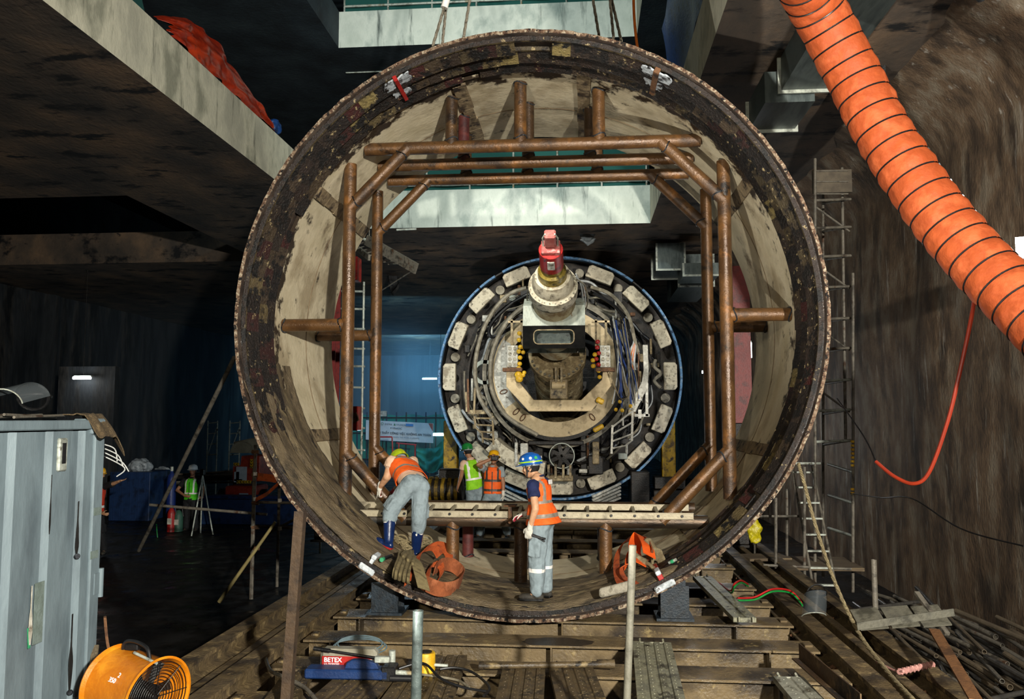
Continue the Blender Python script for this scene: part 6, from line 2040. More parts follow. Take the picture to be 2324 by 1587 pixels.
b = MB().lathe([(.024, 0), (.03, 0), (.03, .55), (.024, .55)], P(1987, 1390, 9.3), (0, 0, 1), 12, True); one(b, 'upright_tube', mScaf, 'short pale tube standing upright in the heap by the right wall', 'tube')
st_ = thing('stair_tread_bracket', P(2060, 1440, 8.2), 'muddy steel bracket with three slanting tread plates on top of the tube heap', 'bracket')
a, c = P(1945, 1422, 8.4), P(2165, 1390, 8.5)
mTread = mat('grey_tread_plate', '4d4b42', '5f5c50', '3a382f', sc=5, rough=.6, bump=.3)
MB().bar(a, c, .012, .07, (0, 0, 1)).build('side_bar', mTread, st_)
for (px, py) in ((1972, 1405), (2042, 1400), (2112, 1398)):
    MB().box(P(px, py, 8.6), (.26, .34, .015), M.Rotation(.35, 3, 'X') @ M.Rotation(-.12, 3, 'Y')).build('tread_plate', mTread, st_)
MB().bar(P(2080, 1345, 8.9), P(2150, 1440, 8.4), .05, .03).build('brace', mScaf, st_)
a, c = P(2120, 1430, 8.0), P(2215, 1590, 6.4)
b = MB().bar(a, c, .09, .02); one(b, 'rusty_flat_bar', mat('orange_brown_rust', '5a3a1e', '6d4826', '43290f', sc=5, rough=.85, bump=.4), 'rusty brown flat bar lying over the tube heap at bottom right', 'bar')
# bright lamp at the right edge
lp = P(2345, 560, 8.6)
lm = thing('flood_lamp', lp, 'bright white flood lamp on the right wall half hidden by the orange hose', 'lamp')
MB().box(lp, (.30, .12, .20), M.Rotation(-.5, 3, 'Z')).build('lamp_face', mat('lit_lamp', 'ffffff', rough=.5, bump=0, emit=('ffffff', 12)), lm); MB().box(lp + V((.12, .06, 0)), (.2, .1, .26), M.Rotation(-.5, 3, 'Z')).build('housing', mBlack, lm)
lamp('flood_lamp_light', 'POINT', lp + V((-.25, -.2, 0)), (0, 0, 0), 60, (1, .98, .92), .1)
# ------------------------------------------------------------------ left background, far corridor, overhead things
mTeal = netting('teal_netting', '1f8f86', .35)
mTealD = netting('dark_green_netting', '0f4a46', .15)
mBanner = mat('banner_cloth', 'a9b0b8', 'b9bfc6', None, sc=3, rough=.7, bump=.1)
mInk = mat('banner_ink', '1a2030', rough=.7, bump=0)
mTubeLit = mat('lit_tube', 'ffffff', rough=.5, bump=0, emit=('f2fbff', 9))
mTubeLit2 = mat('lit_tube_blue', 'ffffff', rough=.5, bump=0, emit=('d8f4ff', 7))


def flu(c, l, label, power=0, m=mTubeLit, ax=(1, 0, 0), col=(.9, .97, 1)):
    c, ax = V(c), V(ax).normalized()
    o = thing('fluorescent_lamp', c, label, 'lamp', 'fluorescent lamps')
    MB().cyl(c - ax * l / 2, c + ax * l / 2, .05, n=10).build('tube', m, o)
    MB().bar(c - ax * l / 2 + V((0, .07, .05)), c + ax * l / 2 + V((0, .07, .05)), .1, .06).build('fitting', mGalv, o)
    MB().cyl(c + V((0, .07, .05)), V((c.x, c.y + .07, ZS)), .008, n=5).build('hanger', mDark, o)
    if power: lamp('tube_light', 'POINT', c - V((0, .25, .06)), (0, 0, 0), power, col, .12)
    return o


flu(P(186, 858, 25.0), .58, 'lit fluorescent lamp on the dark wall above the container', 14)
pbk = thing('lamp_post', V((P(186, 858, 25).x, 25.35, ZF)), 'dark post carrying the lit lamp above the container', 'post')
MB().box(V((P(186, 858, 25).x, 25.4, 1.6)), (1.9, .3, 4.6)).build('panel', mWallL, pbk)
flu(P(998, 987, 34), .55, 'lit fluorescent lamp beside the banner left of the tunnelling machine', 40, mTubeLit2, col=(.6, .95, 1))
flu(P(975, 860, 50), .9, 'bright lamp far down the corridor left of the tunnelling machine', 0, mTubeLit2)
flu(P(1606, 890, 24), 1.6, 'thin upright lit lamp between the two right bracing pipes', 30, mTubeLit, (0, 0, 1))
flu(P(1702, 795, 22), .4, 'small lit lamp seen through the ring at the far right', 0, mTubeLit, (0, 0, 1))
flu(P(1605, 845, 32), .4, 'far lit lamp on the right wall behind the tunnelling machine', 0, mTubeLit)
# banner with the safety line
D = 36.0
o = P(850, 1000, D); r = P(983, 1008, D); u = P(850, 962, D)
ban = thing('safety_banner', (o + r) / 2 - V((0, 0, 1.9)), 'pale banner with dark lettering and a red corner in front of green netting', 'banner')
w = (P(983, 1006, D) - P(830, 998, D)); h = V((0, 0, .86))
o0 = P(830, 998, D)
b = MB(); b.grid(20, 4, lambda a, v: o0 + w * a + h * v + V((0, .04 * sin(a * 14), 0)), .01); b.build('cloth', mBanner, ban)
wx = w.normalized()
WL = w.length
text_mesh('LẠI KHI THẤY CÔNG VIỆC KHÔNG AN TOÀN', .128, o0 + wx * (WL * .975) + V((0, -.08, .30)), w, (0, 0, 1), 'main_lettering', mInk, ban, .004, 'RIGHT', .002)
text_mesh('WHEN THE WORK IS UNSAFE!', .085, o0 + wx * (WL * .80) + V((0, -.08, .15)), w, (0, 0, 1), 'small_lettering', mat('faded_ink', '6d7480', bump=0), ban, .003, 'RIGHT')
mGI = mat('grey_ink', '3a4450', bump=0)
text_mesh('SYSTRA', .10, o0 + wx * WL * .285 + V((0, -.08, .69)), w, (0, 0, 1), 'upper_lettering', mGI, ban, .003)
text_mesh('HYUNDAI', .10, o0 + wx * WL * .455 + V((0, -.08, .69)), w, (0, 0, 1), 'upper_lettering', mGI, ban, .003)
text_mesh('VINADIC', .11, o0 + wx * WL * .40 + V((0, -.08, .53)), w, (0, 0, 1), 'upper_lettering', mGI, ban, .003, 'LEFT', .001)
MB().prism([(0, 0), (.09, 0), (.045, .10)], o0 + wx * WL * .418 + V((0, -.075, .69)), wx, (0, 0, 1), (0, .005, 0)).build('green_emblem', mat('green_emblem', '1c6a4a', bump=0), ban)
MB().prism([(0, 0), (.33, 0), (.33, .11), (0, .11)], o0 + wx * WL * .60 + V((0, -.075, .68)), wx, (0, 0, 1), (0, .005, 0)).build('blue_emblem', mat('blue_emblem', '2a6aa8', bump=0), ban)
MB().lathe([(.045, 0), (.06, 0), (.06, .008), (.045, .008)], o0 + wx * WL * .25 + V((0, -.085, .74)), AX, 20, True).build('ring_emblem', mat('green_emblem', '1c6a4a'), ban)
MB().prism([(0, .03), (.03, 0), (.06, .03), (.03, .06)], o0 + wx * WL * .37 + V((0, -.075, .54)), wx, (0, 0, 1), (0, .005, 0)).build('diamond_emblem', mGI, ban)
MB().prism([(0, 0), (0, -.34), (-.20, 0)], o0 + w - wx * .01 + V((0, -.06, .85)), wx, (0, 0, 1), (0, .005, 0)).build('red_corner', mat('red_brown_ink', '8d3a2c', bump=0), ban)
for a in (.05, .95):
    MB().cyl(o0 + w * a + V((0, .08, -1.9)), o0 + w * a + V((0, .08, .9)), .03, n=8).build('pole', mScaf, ban)
# fence with teal netting behind the banner
D = 37.5
fe = thing('net_fence', V((P(920, 985, D).x, D, ZF)), 'scaffold fence hung with teal netting behind the banner', 'fence')
xa, xb = P(790, 985, D).x, P(1012, 985, D).x
zt_, zb_ = 2.26 + .05, ZF + .1
b = MB(); b.grid(30, 6, lambda a, v: V((xa + a * (xb - xa), D + .05 * NZ.noise(V((a * 9, v * 3, 0))), zb_ + 1.0 + v * (zt_ - zb_ - 1.0 + .10 * abs(sin(a * 12))))), .004); b.build('net', mTeal, fe)
for i in range(11):
    x = xa + (xb - xa) * i / 10
    MB().cyl((x, D - .1, ZF), (x, D - .1, zt_ + .2), .03, n=8).build('post', mBlueSt if i % 3 else mDark, fe)
for z in (zt_ - .05, zt_ - .75, .35):
    MB().cyl((xa, D - .12, z), (xb, D - .12, z), .03, n=8).build('rail', mDark, fe)
D = 33
b = MB(); b.grid(14, 14, lambda a, v: P(945 + a * 67, 1052 - v * (34 + 28 * max(0, a - .62) / .38) + 22 * sin(pi * a) * (1 - v), D + .4 * NZ.noise(V((a * 4, v * 4, 0)))) + V((0, 0, -.0)), .006)
one(b, 'netting_sheet', mTeal, 'slack sheet of teal netting sagging below the lamp left of the tunnelling machine', 'netting', ang=80)
sg_ = thing('small_sign', V((P(869, 939, 37.3).x, 37.3, ZF)), 'small white sign on a post above the netting behind the left bracing pipe', 'sign')
MB().box(P(869, 939, 37.3), (.36, .03, .24)).build('board', mWhiteSt, sg_); MB().cyl((P(869, 939, 37.3).x, 37.33, ZF), (P(869, 939, 37.3).x, 37.33, 2.5), .02, n=6).build('post', mDark, sg_)
fr_ = thing('red_pipe_frame', V((P(880, 1020, 33).x, 33, ZF)), 'red pipe frame standing in front of the banner', 'frame')
for (a, c) in (((858, 992), (890, 992)), ((860, 992), (860, 1060)), ((890, 992), (892, 1060)), ((900, 1006), (945, 1010)), ((905, 1006), (905, 1060)), ((942, 1010), (942, 1060))):
    MB().cyl(P(*a, 33), P(*c, 33), .03, n=8).build('pipe', mRedPaint, fr_)
# winch, yellow posts next to the machine
wn = thing('winch', V((P(1010, 1130, 19).x, 19, ZF)), 'oily black and yellow winch left of the workers on the far side of the ring', 'winch')
c = P(1010, 1112, 19)
MB().cyl(c - V((.42, 0, 0)), c + V((.42, 0, 0)), .26, n=24).build('drum', mDark, wn)
for k in range(5):
    MB().lathe([(.265, -.04), (.30, -.04), (.30, .04), (.265, .04)], c + V((-.32 + .15 * k, 0, 0)), V((1, 0, 0)), 24, True).build('drum_rib', mat('oily_yellow', 'a8851a', '6d5612', '2c2410', sc=6, rough=.5), wn)
MB().box(V((c.x, 19, .215)), (1.1, .6, .3)).build('base', mDark, wn, bevel=.03); MB().box(c + V((.1, .1, .35)), (.5, .4, .25)).build('motor', mDark, wn, bevel=.03); MB().cyl(c + V((.5, .2, .1)), c + V((.8, .2, .1)), .14, n=16).build('hose_drum', mMud, wn)
for (px, w_, lab) in ((1022, .42, 'left'), (1517, .40, 'right')):
    a = P(px, 983, 25)
    o = thing('yellow_column', V((a.x, 25, ZF)), 'rusty yellow steel column on the %s of the tunnelling machine' % lab, 'column', 'yellow columns')
    MB().box(V((a.x, 25.2, (a.z + .1) / 2 + .12)), (w_, .4, a.z - .1 + .5)).build('column', mat('rusty_yellow', 'c49a14', 'b08a10', '5a431a', sc=4, rough=.5, dirt='3a2a12', dt=(.55, .62), ds=5), o, bevel=.02)
    MB().box(V((a.x, 25.1, .35)), (.9, .7, .35)).build('bracket', mDark, o, bevel=.02); MB().box(V((a.x, 25.0, -.25)), (1.0, .9, .8)).build('shoe', mDark, o, bevel=.02)
mRedDark = mat('dark_red_paint', '5d1413', '6d1a17', '450f0f', sc=5, rough=.5, bump=.2, bs=30)
# red gantry columns on both sides behind the ring
for (x0, x1, yt, yb_, D, lab) in ((742, 762, 625, 935, 15.2, 'left'), (1657, 1692, 610, 960, 15.2, 'right')):
    a, c = P(x0, yb_, D), P(x1, yt, D)
    o = thing('red_column', V(((a.x + c.x) / 2, D, 0)), 'red painted steel column behind the ring on the %s' % lab, 'column', 'red columns')
    MB().box(V(((a.x + c.x) / 2, D, a.z / 2 + .02)), (.4, .4, a.z - .03)).build('plinth', mDark, o, bevel=.02)
    MB().hbeam(V(((a.x + c.x) / 2, D, c.z)), V(((a.x + c.x) / 2, D, a.z)), .34, .30, .02, .02, AX).build('column', mRedDark, o)
    s_ = 1 if lab == 'left' else -1
    for py in ((612, 950) if s_ > 0 else (800,)):
        q = P(803 if s_ > 0 else 1672, py, D)
        MB().box(q, (.22, .3, .45)).build('bracket', mRedPaint, o, bevel=.01)
        MB().box((q + V(((a.x + c.x) / 2 - q.x, 0, 0)) / 2), (abs((a.x + c.x) / 2 - q.x) + .02, .12, .2)).build('arm', mRedPaint, o)
    MB().box(V(((a.x + c.x) / 2, D, .02)), (.5, .5, .04)).build('base_plate', mDark, o)
b = MB().bar(P(743, 972, 14.9), P(812, 945, 14.9), .05, .16, (0, 0, 1)); one(b, 'steel_flat', mRust, 'rusty flat steel with a bolt hole sticking out behind the left bracing pipe', 'bar', bevel=.005)
# scaffold towers behind the ring, left
t1 = thing('scaffold_tower', V((P(795, 1050, 18).x, 18, ZF)), 'scaffold tower of grey tubes behind the left bracing pipes', 'scaffold')
for px in (738, 796, 826):
    MB().cyl(P(px, 640, 18), V((P(px, 640, 18).x, 18, ZF)), .026, n=8).build('standard', mGalv, t1)
for y in (660, 700, 745, 790, 830, 878, 925, 970, 1020):
    MB().cyl(P(734, y, 18), P(828, y + 2, 18), .024, n=8).build('ledger', mGalv, t1)
pf = thing('hanging_platform', P(865, 575, 16.5), 'slanting metal platform with open grating seen through the upper left of the ring', 'platform')
MB().bar(P(832, 545, 17), P(945, 610, 16), .05, .22, (0, 0, 1)).build('edge_beam', mScaf, pf); MB().bar(P(800, 555, 18), P(838, 585, 16.5), .05, .12, (0, 0, 1)).build('end_beam', mScaf, pf)
for k in range(9):
    MB().cyl(P(800 + k * 10, 560 + k * 5, 17), P(838 + k * 12, 545 + k * 6.5, 17.2), .015, n=6).build('grating_bar', mScaf, pf)
MB().cyl(P(800, 525, 17), P(830, 545, 17), .03, n=8).build('strut', mGalv, pf); MB().cyl(P(900, 522, 17), P(945, 520, 17), .02, n=8).build('strut', mGalv, pf); MB().cyl(P(865, 660, 17), P(946, 608, 16), .012, n=6).build('brace', mScaf, pf)
MB().cyl(P(838, 545, 17), V((P(838, 545, 17).x, 17, ZS)), .012, n=6).build('hanger', mScaf, pf); MB().cyl(P(940, 606, 16), V((P(940, 606, 16).x, 16, ZS + .0)), .0, .006, n=6)
# ---- dark yard left of the ring
D = 21.0
bg = thing('gas_cylinder', V((P(388, 1140, 22).x, 22, ZF)), 'tall blue gas cylinder beside the person in the white helmet', 'gas cylinder')
x = P(388, 1140, 22).x
MB().lathe([(0, 0), (.12, 0), (.12, 1.25), (.10, 1.38), (.04, 1.45), (.03, 1.55), (0, 1.55)], (x, 22, ZF), (0, 0, 1), 20).build('bottle', mat('dark_blue_bottle', '14245a', '1a2e6d', None, sc=5, rough=.4), bg); MB().cyl((x, 22, ZF + 1.5), (x, 22, ZF + 1.62), .04, n=10).build('valve', mGalv, bg)
for (px, d, h, r, m, lab, nm, cat) in ((388, 21, .62, .10, mRedPaint, 'red fire extinguisher standing below the blue gas cylinder', 'fire_extinguisher', 'fire extinguisher'), (404, 21.1, .55, .12, mat('dull_green_bottle', '2a4a3c', '355a48', None, sc=5, rough=.5), 'squat green gas bottle beside the fire extinguisher', 'gas_bottle', 'gas bottle')):
    x = P(px, 1200, d).x
    o = thing(nm, V((x, d, ZF)), lab, cat)
    MB().lathe([(0, 0), (r, 0), (r, h * .75), (r * .7, h * .9), (r * .3, h), (0, h)], (x, d, ZF), (0, 0, 1), 18).build('bottle', m, o)
    MB().box((x, d - r - .002, ZF + h * .45), (r * 1.1, .012, h * .25)).build('paper_label', mWhiteSt, o); MB().tube([V((x, d, ZF + h)), V((x + .1, d, ZF + h * 1.05)), V((x + .13, d, ZF + h * .7))], .012, 6).build('nozzle', mBlack, o)
tp = thing('survey_tripod', V((P(462, 1190, 20.6).x, 20.6, ZF)), 'survey tripod standing beside the person in the white helmet', 'tripod')
tx = P(460, 1072, 20.6)
MB().box(tx, (.12, .12, .16)).build('instrument', mBlack, tp, bevel=.02)
for (dx, dy) in ((-.1, -.3), (.32, .0), (-.15, .3)):
    MB().cyl(tx - V((0, 0, .08)), V((tx.x + dx, 20.6 + dy, ZF)), .018, n=8).build('leg', mGalv, tp)
sk = thing('blue_skip', V((P(560, 1200, 21.5).x, 21.5, ZF)), 'big dark blue steel plate skip behind the scaffold left of the ring', 'skip')
a, c = P(455, 1213, 22.5), P(680, 1130, 22.5)
MB().box(V(((a.x + c.x) / 2, 22.9, (c.z + ZF) / 2)), (c.x - a.x, .8, c.z - ZF)).build('body', mat('dark_blue_plate', '12284a', '183158', '0e1c34', sc=3, rough=.5, bump=.2), sk, bevel=.02)
MB().bar(V((a.x, 22.48, c.z)), V((c.x, 22.48, c.z)), .08, .08, (0, 0, 1)).build('rim', mBlueSt, sk)
bb = thing('blue_bin', V((P(292, 1120, 23).x, 23, ZF)), 'dark blue steel bin with rubbish on top between container and gas cylinder', 'bin')
a, c = P(246, 1155, 23), P(341, 1072, 23)
MB().box(V(((a.x + c.x) / 2, 23.6, (c.z + ZF) / 2)), (c.x - a.x, 1.2, c.z - ZF)).build('body', mat('dark_blue_plate', '12284a'), bb, bevel=.02)
for k in range(5): MB().box(V((a.x + (c.x - a.x) * (k + .5) / 5, 22.985, (c.z + ZF) / 2)), (.05, .04, c.z - ZF - .05)).build('rib', mat('dark_blue_plate', '12284a'), bb)
b = MB().ball(P(318, 1058, 23.5), 1, 14, (.36, .3, .22)); o = blob(b, 'plastic_sack', [mat('pale_plastic', '8a949a', 'a3abb0', '5d666c', sc=8, rough=.4, bump=.6, bs=15)], None, .03, 1, None, wrinkle(.06, 6, (1, 1, 1))); tag(o, 'pale plastic sack on the rubbish above the dark blue bin', 'sack')
b = MB().ball(V((P(362, 1085, 24.5).x, 24.65, .62)), 1, 14, (.24, .2, .14)); o = blob(b, 'plastic_sack', [mat('pale_plastic', '8a949a')], None, .02, 1, None, wrinkle(.05, 8, (1, 1, 1))); tag(o, 'small crumpled plastic sack on the dark rack behind the blue gas cylinder', 'sack')
for k in range(9):
    rr = random.Random(k)
    a = P(rr.uniform(340, 470), 1075 + k * 3, 24.5); c = P(rr.uniform(430, 560), 1070 + k * 3, 24.8)
    b = MB().cyl(a, c, .03, n=8); one(b, 'stacked_tube', mScaf, 'dark tube on the rack behind the person in the white helmet', 'tube', 'tubes on the dark rack')
rk = thing('tube_rack', V((P(440, 1150, 24.6).x, 24.6, ZF)), 'dark rack holding tubes behind the person in the white helmet', 'rack')
for px in (350, 440, 540):
    x = P(px, 1100, 24.65).x
    MB().box((x, 24.65, (ZF + 1.0) / 2 - .3), (.1, .5, .9 - ZF - .1)).build('leg', mDark, rk)
MB().box((P(440, 1100, 24.65).x, 24.65, .45), (4.2, .5, .08)).build('shelf', mDark, rk)
# boom lift
bl = thing('boom_lift', V((P(560, 1100, 24).x, 24, ZF)), 'orange red boom lift with yellow black chevrons left of the ring in the dark', 'boom lift')
mBL = mat('dark_orange_machine', '8a2a16', '9c3420', '6a1f12', sc=5, rough=.45, bump=.1)
a, c = P(527, 1093, 23.5), P(590, 1035, 23.5)
MB().prism([(0, 0), (c.x - a.x, 0), (c.x - a.x, (c.z - a.z)), (.25, c.z - a.z), (.22, (c.z - a.z) * .62), (0, (c.z - a.z) * .6)], a, (1, 0, 0), (0, 0, 1), (0, 1.2, 0)).build('counterweight', mBL, bl, bevel=.02)
for (p0, w_, h_) in (((548, 1077), .32, .44), ((537, 1083), .15, .30), ((540, 1090), .25, .06)):
    q = P(*p0, 23.47); MB().box(q, (w_, .012, h_)).build('notice', mat('notice_paper', '9aa0a6', 'b0b4b8', None, sc=6, rough=.7, bump=0), bl)


def chev(q, n_, step, vert):
    for k in range(n_):
        o_ = q + (V((0, 0, -step * k)) if vert else V((step * k, 0, 0)))
        MB().box(o_, (.085, .012, .085)).build('yellow_mark', mYel, bl)
        pts = [(-.035, .03), (0, -.02), (.035, .03), (.035, .0), (0, -.045), (-.035, .0)] if vert else [(.03, .035), (-.02, 0), (.03, -.035), (.0, -.035), (-.045, 0), (0, .035)]
        MB().prism(pts, o_ - V((0, .012, 0)), (1, 0, 0), (0, 0, 1), (0, .005, 0)).build('black_chevron', mBlack, bl)


chev(P(571, 1046, 23.46), 3, .085, True); chev(P(541, 1094, 23.46), 5, .085, False); chev(P(533, 1054, 23.46), 2, .085, False)
MB().box(P(560, 1120, 24.2), (.95, 1.0, .5)).build('chassis', mBL, bl, bevel=.05); MB().box(P(553, 1123, 23.68), (.27, .012, .08)).build('plate', mat('pale_plate_b', '8a9aa8', bump=0), bl)
for px in (506, 600):
    q = P(px, 1120, 24.2); q.z = ZF + .42
    MB().lathe([(.18, -.15), (.36, -.15), (.42, -.08), (.42, .08), (.36, .15), (.18, .15)], q, V((1, .15, 0)), 28).build('wheel', mBlack, bl)
q = P(553, 1028, 24.3)
MB().lathe([(0, -.2), (.34, -.2), (.34, .2), (0, .2)], q, AX, 24, False, 0, pi).build('boom_pivot', mat('cream_boom', '8d8470', '7a715e', None, sc=6, rough=.5), bl); MB().box(P(575, 1008, 24.4), (1.1, .3, .35), M.Rotation(-.2, 3, 'Y')).build('boom', mat('cream_boom', '8d8470'), bl, bevel=.03)
# scaffolds in the dark
for (px, y0, w_, D, lab) in ((472, 955, 44, 28, 'far left thin'), (522, 955, 46, 27, 'second thin')):
    o = thing('access_scaffold', V((P(px, 1050, D).x, D, ZF)), lab + ' scaffold frame standing in the dark left of the ring', 'scaffold')
    for dx in (0, w_):
        MB().cyl(P(px + dx * .5, y0, D), V((P(px + dx * .5, y0, D).x, D, ZF)), .022, n=8).build('standard', mGalv, o)
    for k in range(4):
        MB().cyl(P(px, y0 + 6 + k * 24, D), P(px + w_ * .5, y0 + 4 + k * 24, D), .02, n=8).build('ledger', mGalv, o)
    MB().cyl(P(px, y0 + 75, D), P(px + w_ * .5, y0 + 10, D), .016, n=8).build('brace', mGalv, o)
fs_ = thing('scaffold_stand', V((P(630, 1250, 13.5).x, 13.5, ZF)), 'small muddy scaffold stand with an orange strap beside the left rim of the ring', 'scaffold')
for (px, y0, D) in ((580, 1010, 13.4), (634, 1100, 14.4), (577, 1060, 13.4)):
    MB().cyl(P(px, y0, D), V((P(px, y0, D).x, D, ZF)), .027, n=10).build('standard', mScaf, fs_)
for (a, c, D) in (((575, 1080), (640, 1082), 13.4), ((574, 1140), (680, 1142), 13.4), ((570, 1195), (690, 1200), 13.4), ((340, 1146), (606, 1168), 13.6), ((600, 1215), (690, 1168), 14.0)):
    MB().cyl(P(*a, D), P(*c, D), .024, n=10).build('ledger', mScaf, fs_)
for y in (1026, 1078, 1142, 1197, 1245):
    MB().cyl(P(572, y, 13.4), P(588, y, 13.4), .035, n=8).build('coupler', mRust, fs_)
b = MB(); b.ribbon([P(580, 1135, 13.3), P(605, 1122, 13.3), P(632, 1098, 13.3)], [V((0, .02, .07))] * 3, None, .004); b.ribbon([P(585, 1082, 13.3), P(610, 1085, 13.3), P(628, 1088, 13.3)], [V((0, .02, .12))] * 3, None, .004)
b.build('orange_strap', mStrapO, fs_)
for (px, y) in ((579, 1076), (579, 1133), (635, 1136), (635, 1200)):
    MB().cyl(P(px, y - 4, 13.37), P(px, y + 4, 13.37), .033, n=10).build('reflective_band', mReflW, fs_)
b = MB().cyl(P(532, 812, 10.6), P(315, 1250, 14.0), .030, n=12); one(b, 'leaning_pole', mScaf, 'long grey tube leaning from the left rim of the ring down to the floor', 'pole')
b = MB().cyl(P(625, 1185, 12.0), P(497, 1367, 12.0), .022, .028, n=10); one(b, 'bamboo_pole', mat('bamboo', '8d8052', '7a6d44', None, sc=6, rough=.6), 'pale bamboo pole leaning on the floor left of the rusty angle post', 'pole')
hose([P(355, 1190, 20), P(362, 1235, 20), P(395, 1252, 19.5), P(430, 1245, 19), P(480, 1255, 18.5), P(560, 1268, 18), P(640, 1280, 17)], .012, rg, 'green_hose', 'green gas hose trailing over the dark wet floor')
# ---- overhead: tarps, nets, rails, slings
mTarp = mat('orange_red_tarp', 'a02c10', '86220c', 'b43a16', sc=3, rough=.35, bump=.35, bs=16, dirt='7a2a18', dt=(.58, .68), ds=3)
ya_, yb_ = PZ(408, 85, ZT).y, PZ(622, 300, ZT).y
b = MB()


def tarp(u, v):
    ks = [.24, .46, .62, .66, .60, .52, .40, .16]
    i = min(int(u * 7), 6); f = u * 7 - i
    h = (ks[i] * (1 - f) + ks[i + 1] * f) * 1.35
    fold = .14 * NZ.noise(V((u * 9, v * 2.5, 0))) + .05 * sin(v * 22 + u * 8) * (1 if u < .2 or u > .85 else .35)
    return V((X0L - .04 - .28 * v + fold * .8 + .10 * sin(pi * v), ya_ + (yb_ - ya_) * u + fold * .5, ZT + .03 + v * h + .05 * NZ.noise(V((u * 11, v * 3, 4)))))


b.grid(110, 26, tarp, .006)
one(b, 'orange_tarp', mTarp, 'crumpled orange red tarpaulin bundled along the railing above the left concrete edge', 'tarpaulin', ang=80)
b = MB(); b.ball(V((X0L - .1, yb_ + .25, ZT + .2)), 1, 12, (.12, .22, .16)); o = blob(b, 'blue_bundle', [mat('blue_tarp', '0e2a5a', '14386c', '0a1e42', sc=6, rough=.45, bump=.5, bs=20)], None, .02, 1, None, wrinkle(.04, 9, (1, 1, 1))); tag(o, 'small blue tarpaulin bundle tied at the lower end of the orange tarpaulin', 'tarpaulin')
# guard rails round the opening with dark green netting
b = MB(); b.grid(40, 4, lambda u, v: V((X0L - .15 - .10 * v + .05 * NZ.noise(V((u * 20, v * 2, 0))), 2 + 9 * u, ZT + .02 + v * (.55 + .2 * NZ.noise(V((u * 9, 3, 0))))))  , .003)
one(b, 'dark_netting', mTealD, 'dark green netting along the left concrete edge above the orange tarpaulin', 'netting', ang=80)
gr = thing('guard_rail', V(((X0L + X1R) / 2, YB + .1, ZT)), 'guard rail with teal netting along the far edge above the pale concrete face', 'railing')
for k in range(8): MB().cyl((X0L + k * 1.1, YB + .12, ZT), (X0L + k * 1.1, YB + .12, ZT + 1.2), .025, n=8).build('post', mGalv, gr)
for z in (.15, .62, 1.15): MB().cyl((X0L, YB + .12, ZT + z), (X1R, YB + .12, ZT + z), .022, n=8).build('rail', mGalv, gr)
mTeal2 = netting('teal_netting_dense', '0d4a44', .05)
b = MB(); b.grid(30, 3, lambda u, v: V((X0L + (X1R - X0L) * u, YB + .2 + .04 * sin(u * 40), ZT + v * 1.15)), .003); b.build('net', mTeal2, gr)
gr = thing('guard_rail', V((-2, YB + .1, ZV)), 'upper guard rail with teal netting at the top edge of the photo', 'railing')
for k in range(7): MB().cyl((X0L + k * 1.15, YB + .12, ZV), (X0L + k * 1.15, YB + .12, ZV + 1.2), .025, n=8).build('post', mGalv, gr)
for z in (.2, 1.15): MB().cyl((X0L, YB + .12, ZV + z), (1.5, YB + .12, ZV + z), .03, n=8).build('rail', mGalv, gr)
b = MB(); b.grid(30, 3, lambda u, v: V((X0L + (1.5 - X0L) * u, YB + .2 + .04 * sin(u * 40), ZV + v * 1.1)), .003); b.build('net', mTeal2, gr)
b = MB()
b.grid(30, 10, lambda u, v: V((X1R + .02 - .18 * v + .06 * NZ.noise(V((u * 8, v * 2, 0))), 7.5 + 7.5 * u, ZT + .02 + v * 1.5)), .006)
one(b, 'blue_tarp', mat('blue_tarp', '17408a'), 'dark blue tarpaulin hanging along the railing above the right concrete edge', 'tarpaulin', ang=80)
gr = thing('guard_rail', V((X1R + .1, 11, ZT)), 'guard rail behind the blue tarpaulin along the right edge of the opening', 'railing')
for y in range(4, 20, 2): MB().cyl((X1R + .12, y, ZT), (X1R + .12, y, ZT + 1.2), .025, n=8).build('post', mGalv, gr)
for z in (.55, 1.15): MB().cyl((X1R + .12, 3, ZT + z), (X1R + .12, 20, ZT + z), .022, n=8).build('rail', mGalv, gr)
# torn membrane and lumps hanging from the soffits
def flap(pts, m, label, drop):
    b = MB()
    a, c = V(pts[0]), V(pts[1])
    b.grid(10, 8, lambda u, v: a.lerp(c, u) + V((.10 * NZ.noise(V((u * 3, v * 3, drop))), .12 * NZ.noise(V((u * 2, v * 4, 7))), -v * drop * (1 - .55 * abs(u - .45) * 2 * v) + .01)), .012)
    one(b, 'membrane_flap', m, label, 'membrane', ang=80)


mMemb = mat('black_membrane', '0c0d0e', '17191b', None, sc=5, rough=.6, bump=.5)
flap((V((3.6, 11.5, ZS)), V((4.1, 11.2, ZS))), mMemb, 'torn black membrane hanging behind the orange hose below the metal ducts', .9)
flap((V((4.0, 8.8, ZS)), V((4.35, 8.6, ZS - .1))), mMemb, 'torn black membrane strip hanging at the top right corner', .38)
flap((V((-.05, 21.2, ZS)), V((.35, 21.2, ZS))), mat('grey_lump', '5d6264', '787c7c', None, sc=6, rough=.9, bump=.6), 'ragged grey sheet hanging from the far soffit above the tunnelling machine', .32)
flap((V((-6.5, 27, ZS)), V((-6.1, 27, ZS))), mMemb, 'torn black membrane hanging from the far soffit left of the tunnelling machine', .7)
# wire rope slings that hold the ring
mWire = mat('wire_rope', '6d665a', '857d6d', '4d473d', sc=30, rough=.5, metal=.4, bump=.4, bs=120)


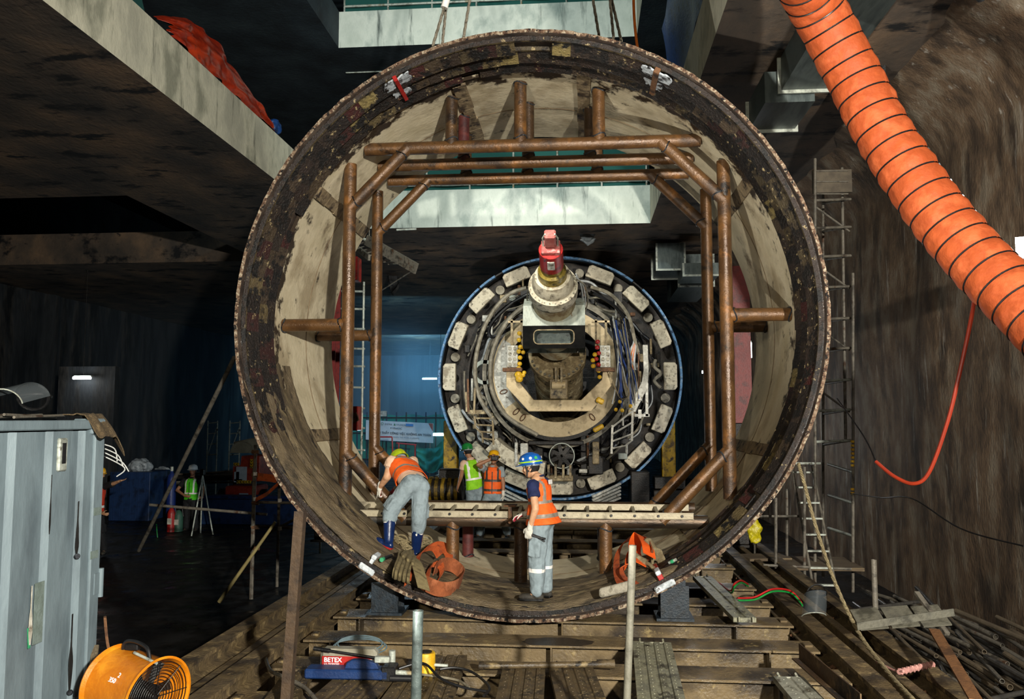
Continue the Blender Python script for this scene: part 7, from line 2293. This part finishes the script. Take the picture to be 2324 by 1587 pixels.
def wire(a, c, label, r=.019):
    a, c = V(a), V(c)
    c2 = c + (c - a).normalized() * 3.2
    o = thing('wire_sling', a, label, 'sling', 'wire rope slings')
    x, y, d = frame(c2 - a)
    L_ = (c2 - a).length
    n = int(L_ / .035)
    for k in range(3):
        MB().tube([a + d * (L_ * i / n) + (x * cos(i * .7 + k * 2.094) + y * sin(i * .7 + k * 2.094)) * r * .5 for i in range(n + 1)], r * .56, 5).build('strand', mWire, o)
    return o, a, d


def rt(px, py, D): return P(px, py, D)


w1, a, d = wire(P(981, 108, 9.75), P(1008, 18, 9.75), 'leftmost steel wire sling on the ring top, its upper end in a white sleeve')
s0 = P(1008, 18, 9.75)
MB().cyl(s0, s0 + d * .9, .045, n=14).build('white_sleeve', mReflW, w1)
wire(P(1004, 100, 9.9), P(1012, 20, 9.9), 'steel wire sling just right of the leftmost sling on the ring top')
wire(P(1052, 86, 9.8), P(1066, 0, 9.8), 'single steel wire sling left of the ring crown')
wire(P(1360, 84, 9.8), P(1346, 0, 9.8), 'single steel wire sling right of the ring crown')
wire(P(1393, 90, 9.75), P(1385, 5, 9.75), 'left one of the two crossing steel wire slings on the right ring top')
wire(P(1411, 98, 9.85), P(1389, 2, 9.85), 'right one of the two crossing steel wire slings on the right ring top')
b = MB().tube(smooth_path([P(1447, 110, 10.4), P(1441, 60, 10.4), P(1438, 0, 10.4), P(1436, -160, 10.4)], 5), .018, 8); one(b, 'orange_cable', mOrangeC, 'thin orange cable hanging down to the ring top on the right', 'cable')
# ---- haze in the far left corridor, where the blue light hangs in the air
hz = bpy.data.materials.new('haze')
hz.use_nodes = True
nt = hz.node_tree
nt.nodes.clear()
ov = nt.nodes.new('ShaderNodeOutputMaterial'); vs_ = nt.nodes.new('ShaderNodeVolumeScatter')
vs_.inputs['Color'].default_value = (.75, .9, 1, 1); vs_.inputs['Density'].default_value = .012; vs_.inputs['Anisotropy'].default_value = .2
nt.links.new(vs_.outputs[0], ov.inputs['Volume'])
b = MB().box((-11.5, 44.5, 3.15), (17.5, 34, 7.6))
tag(b.build('haze', hz), 'blue haze filling the far corridor left of the tunnelling machine', 'haze', None, 'stuff')
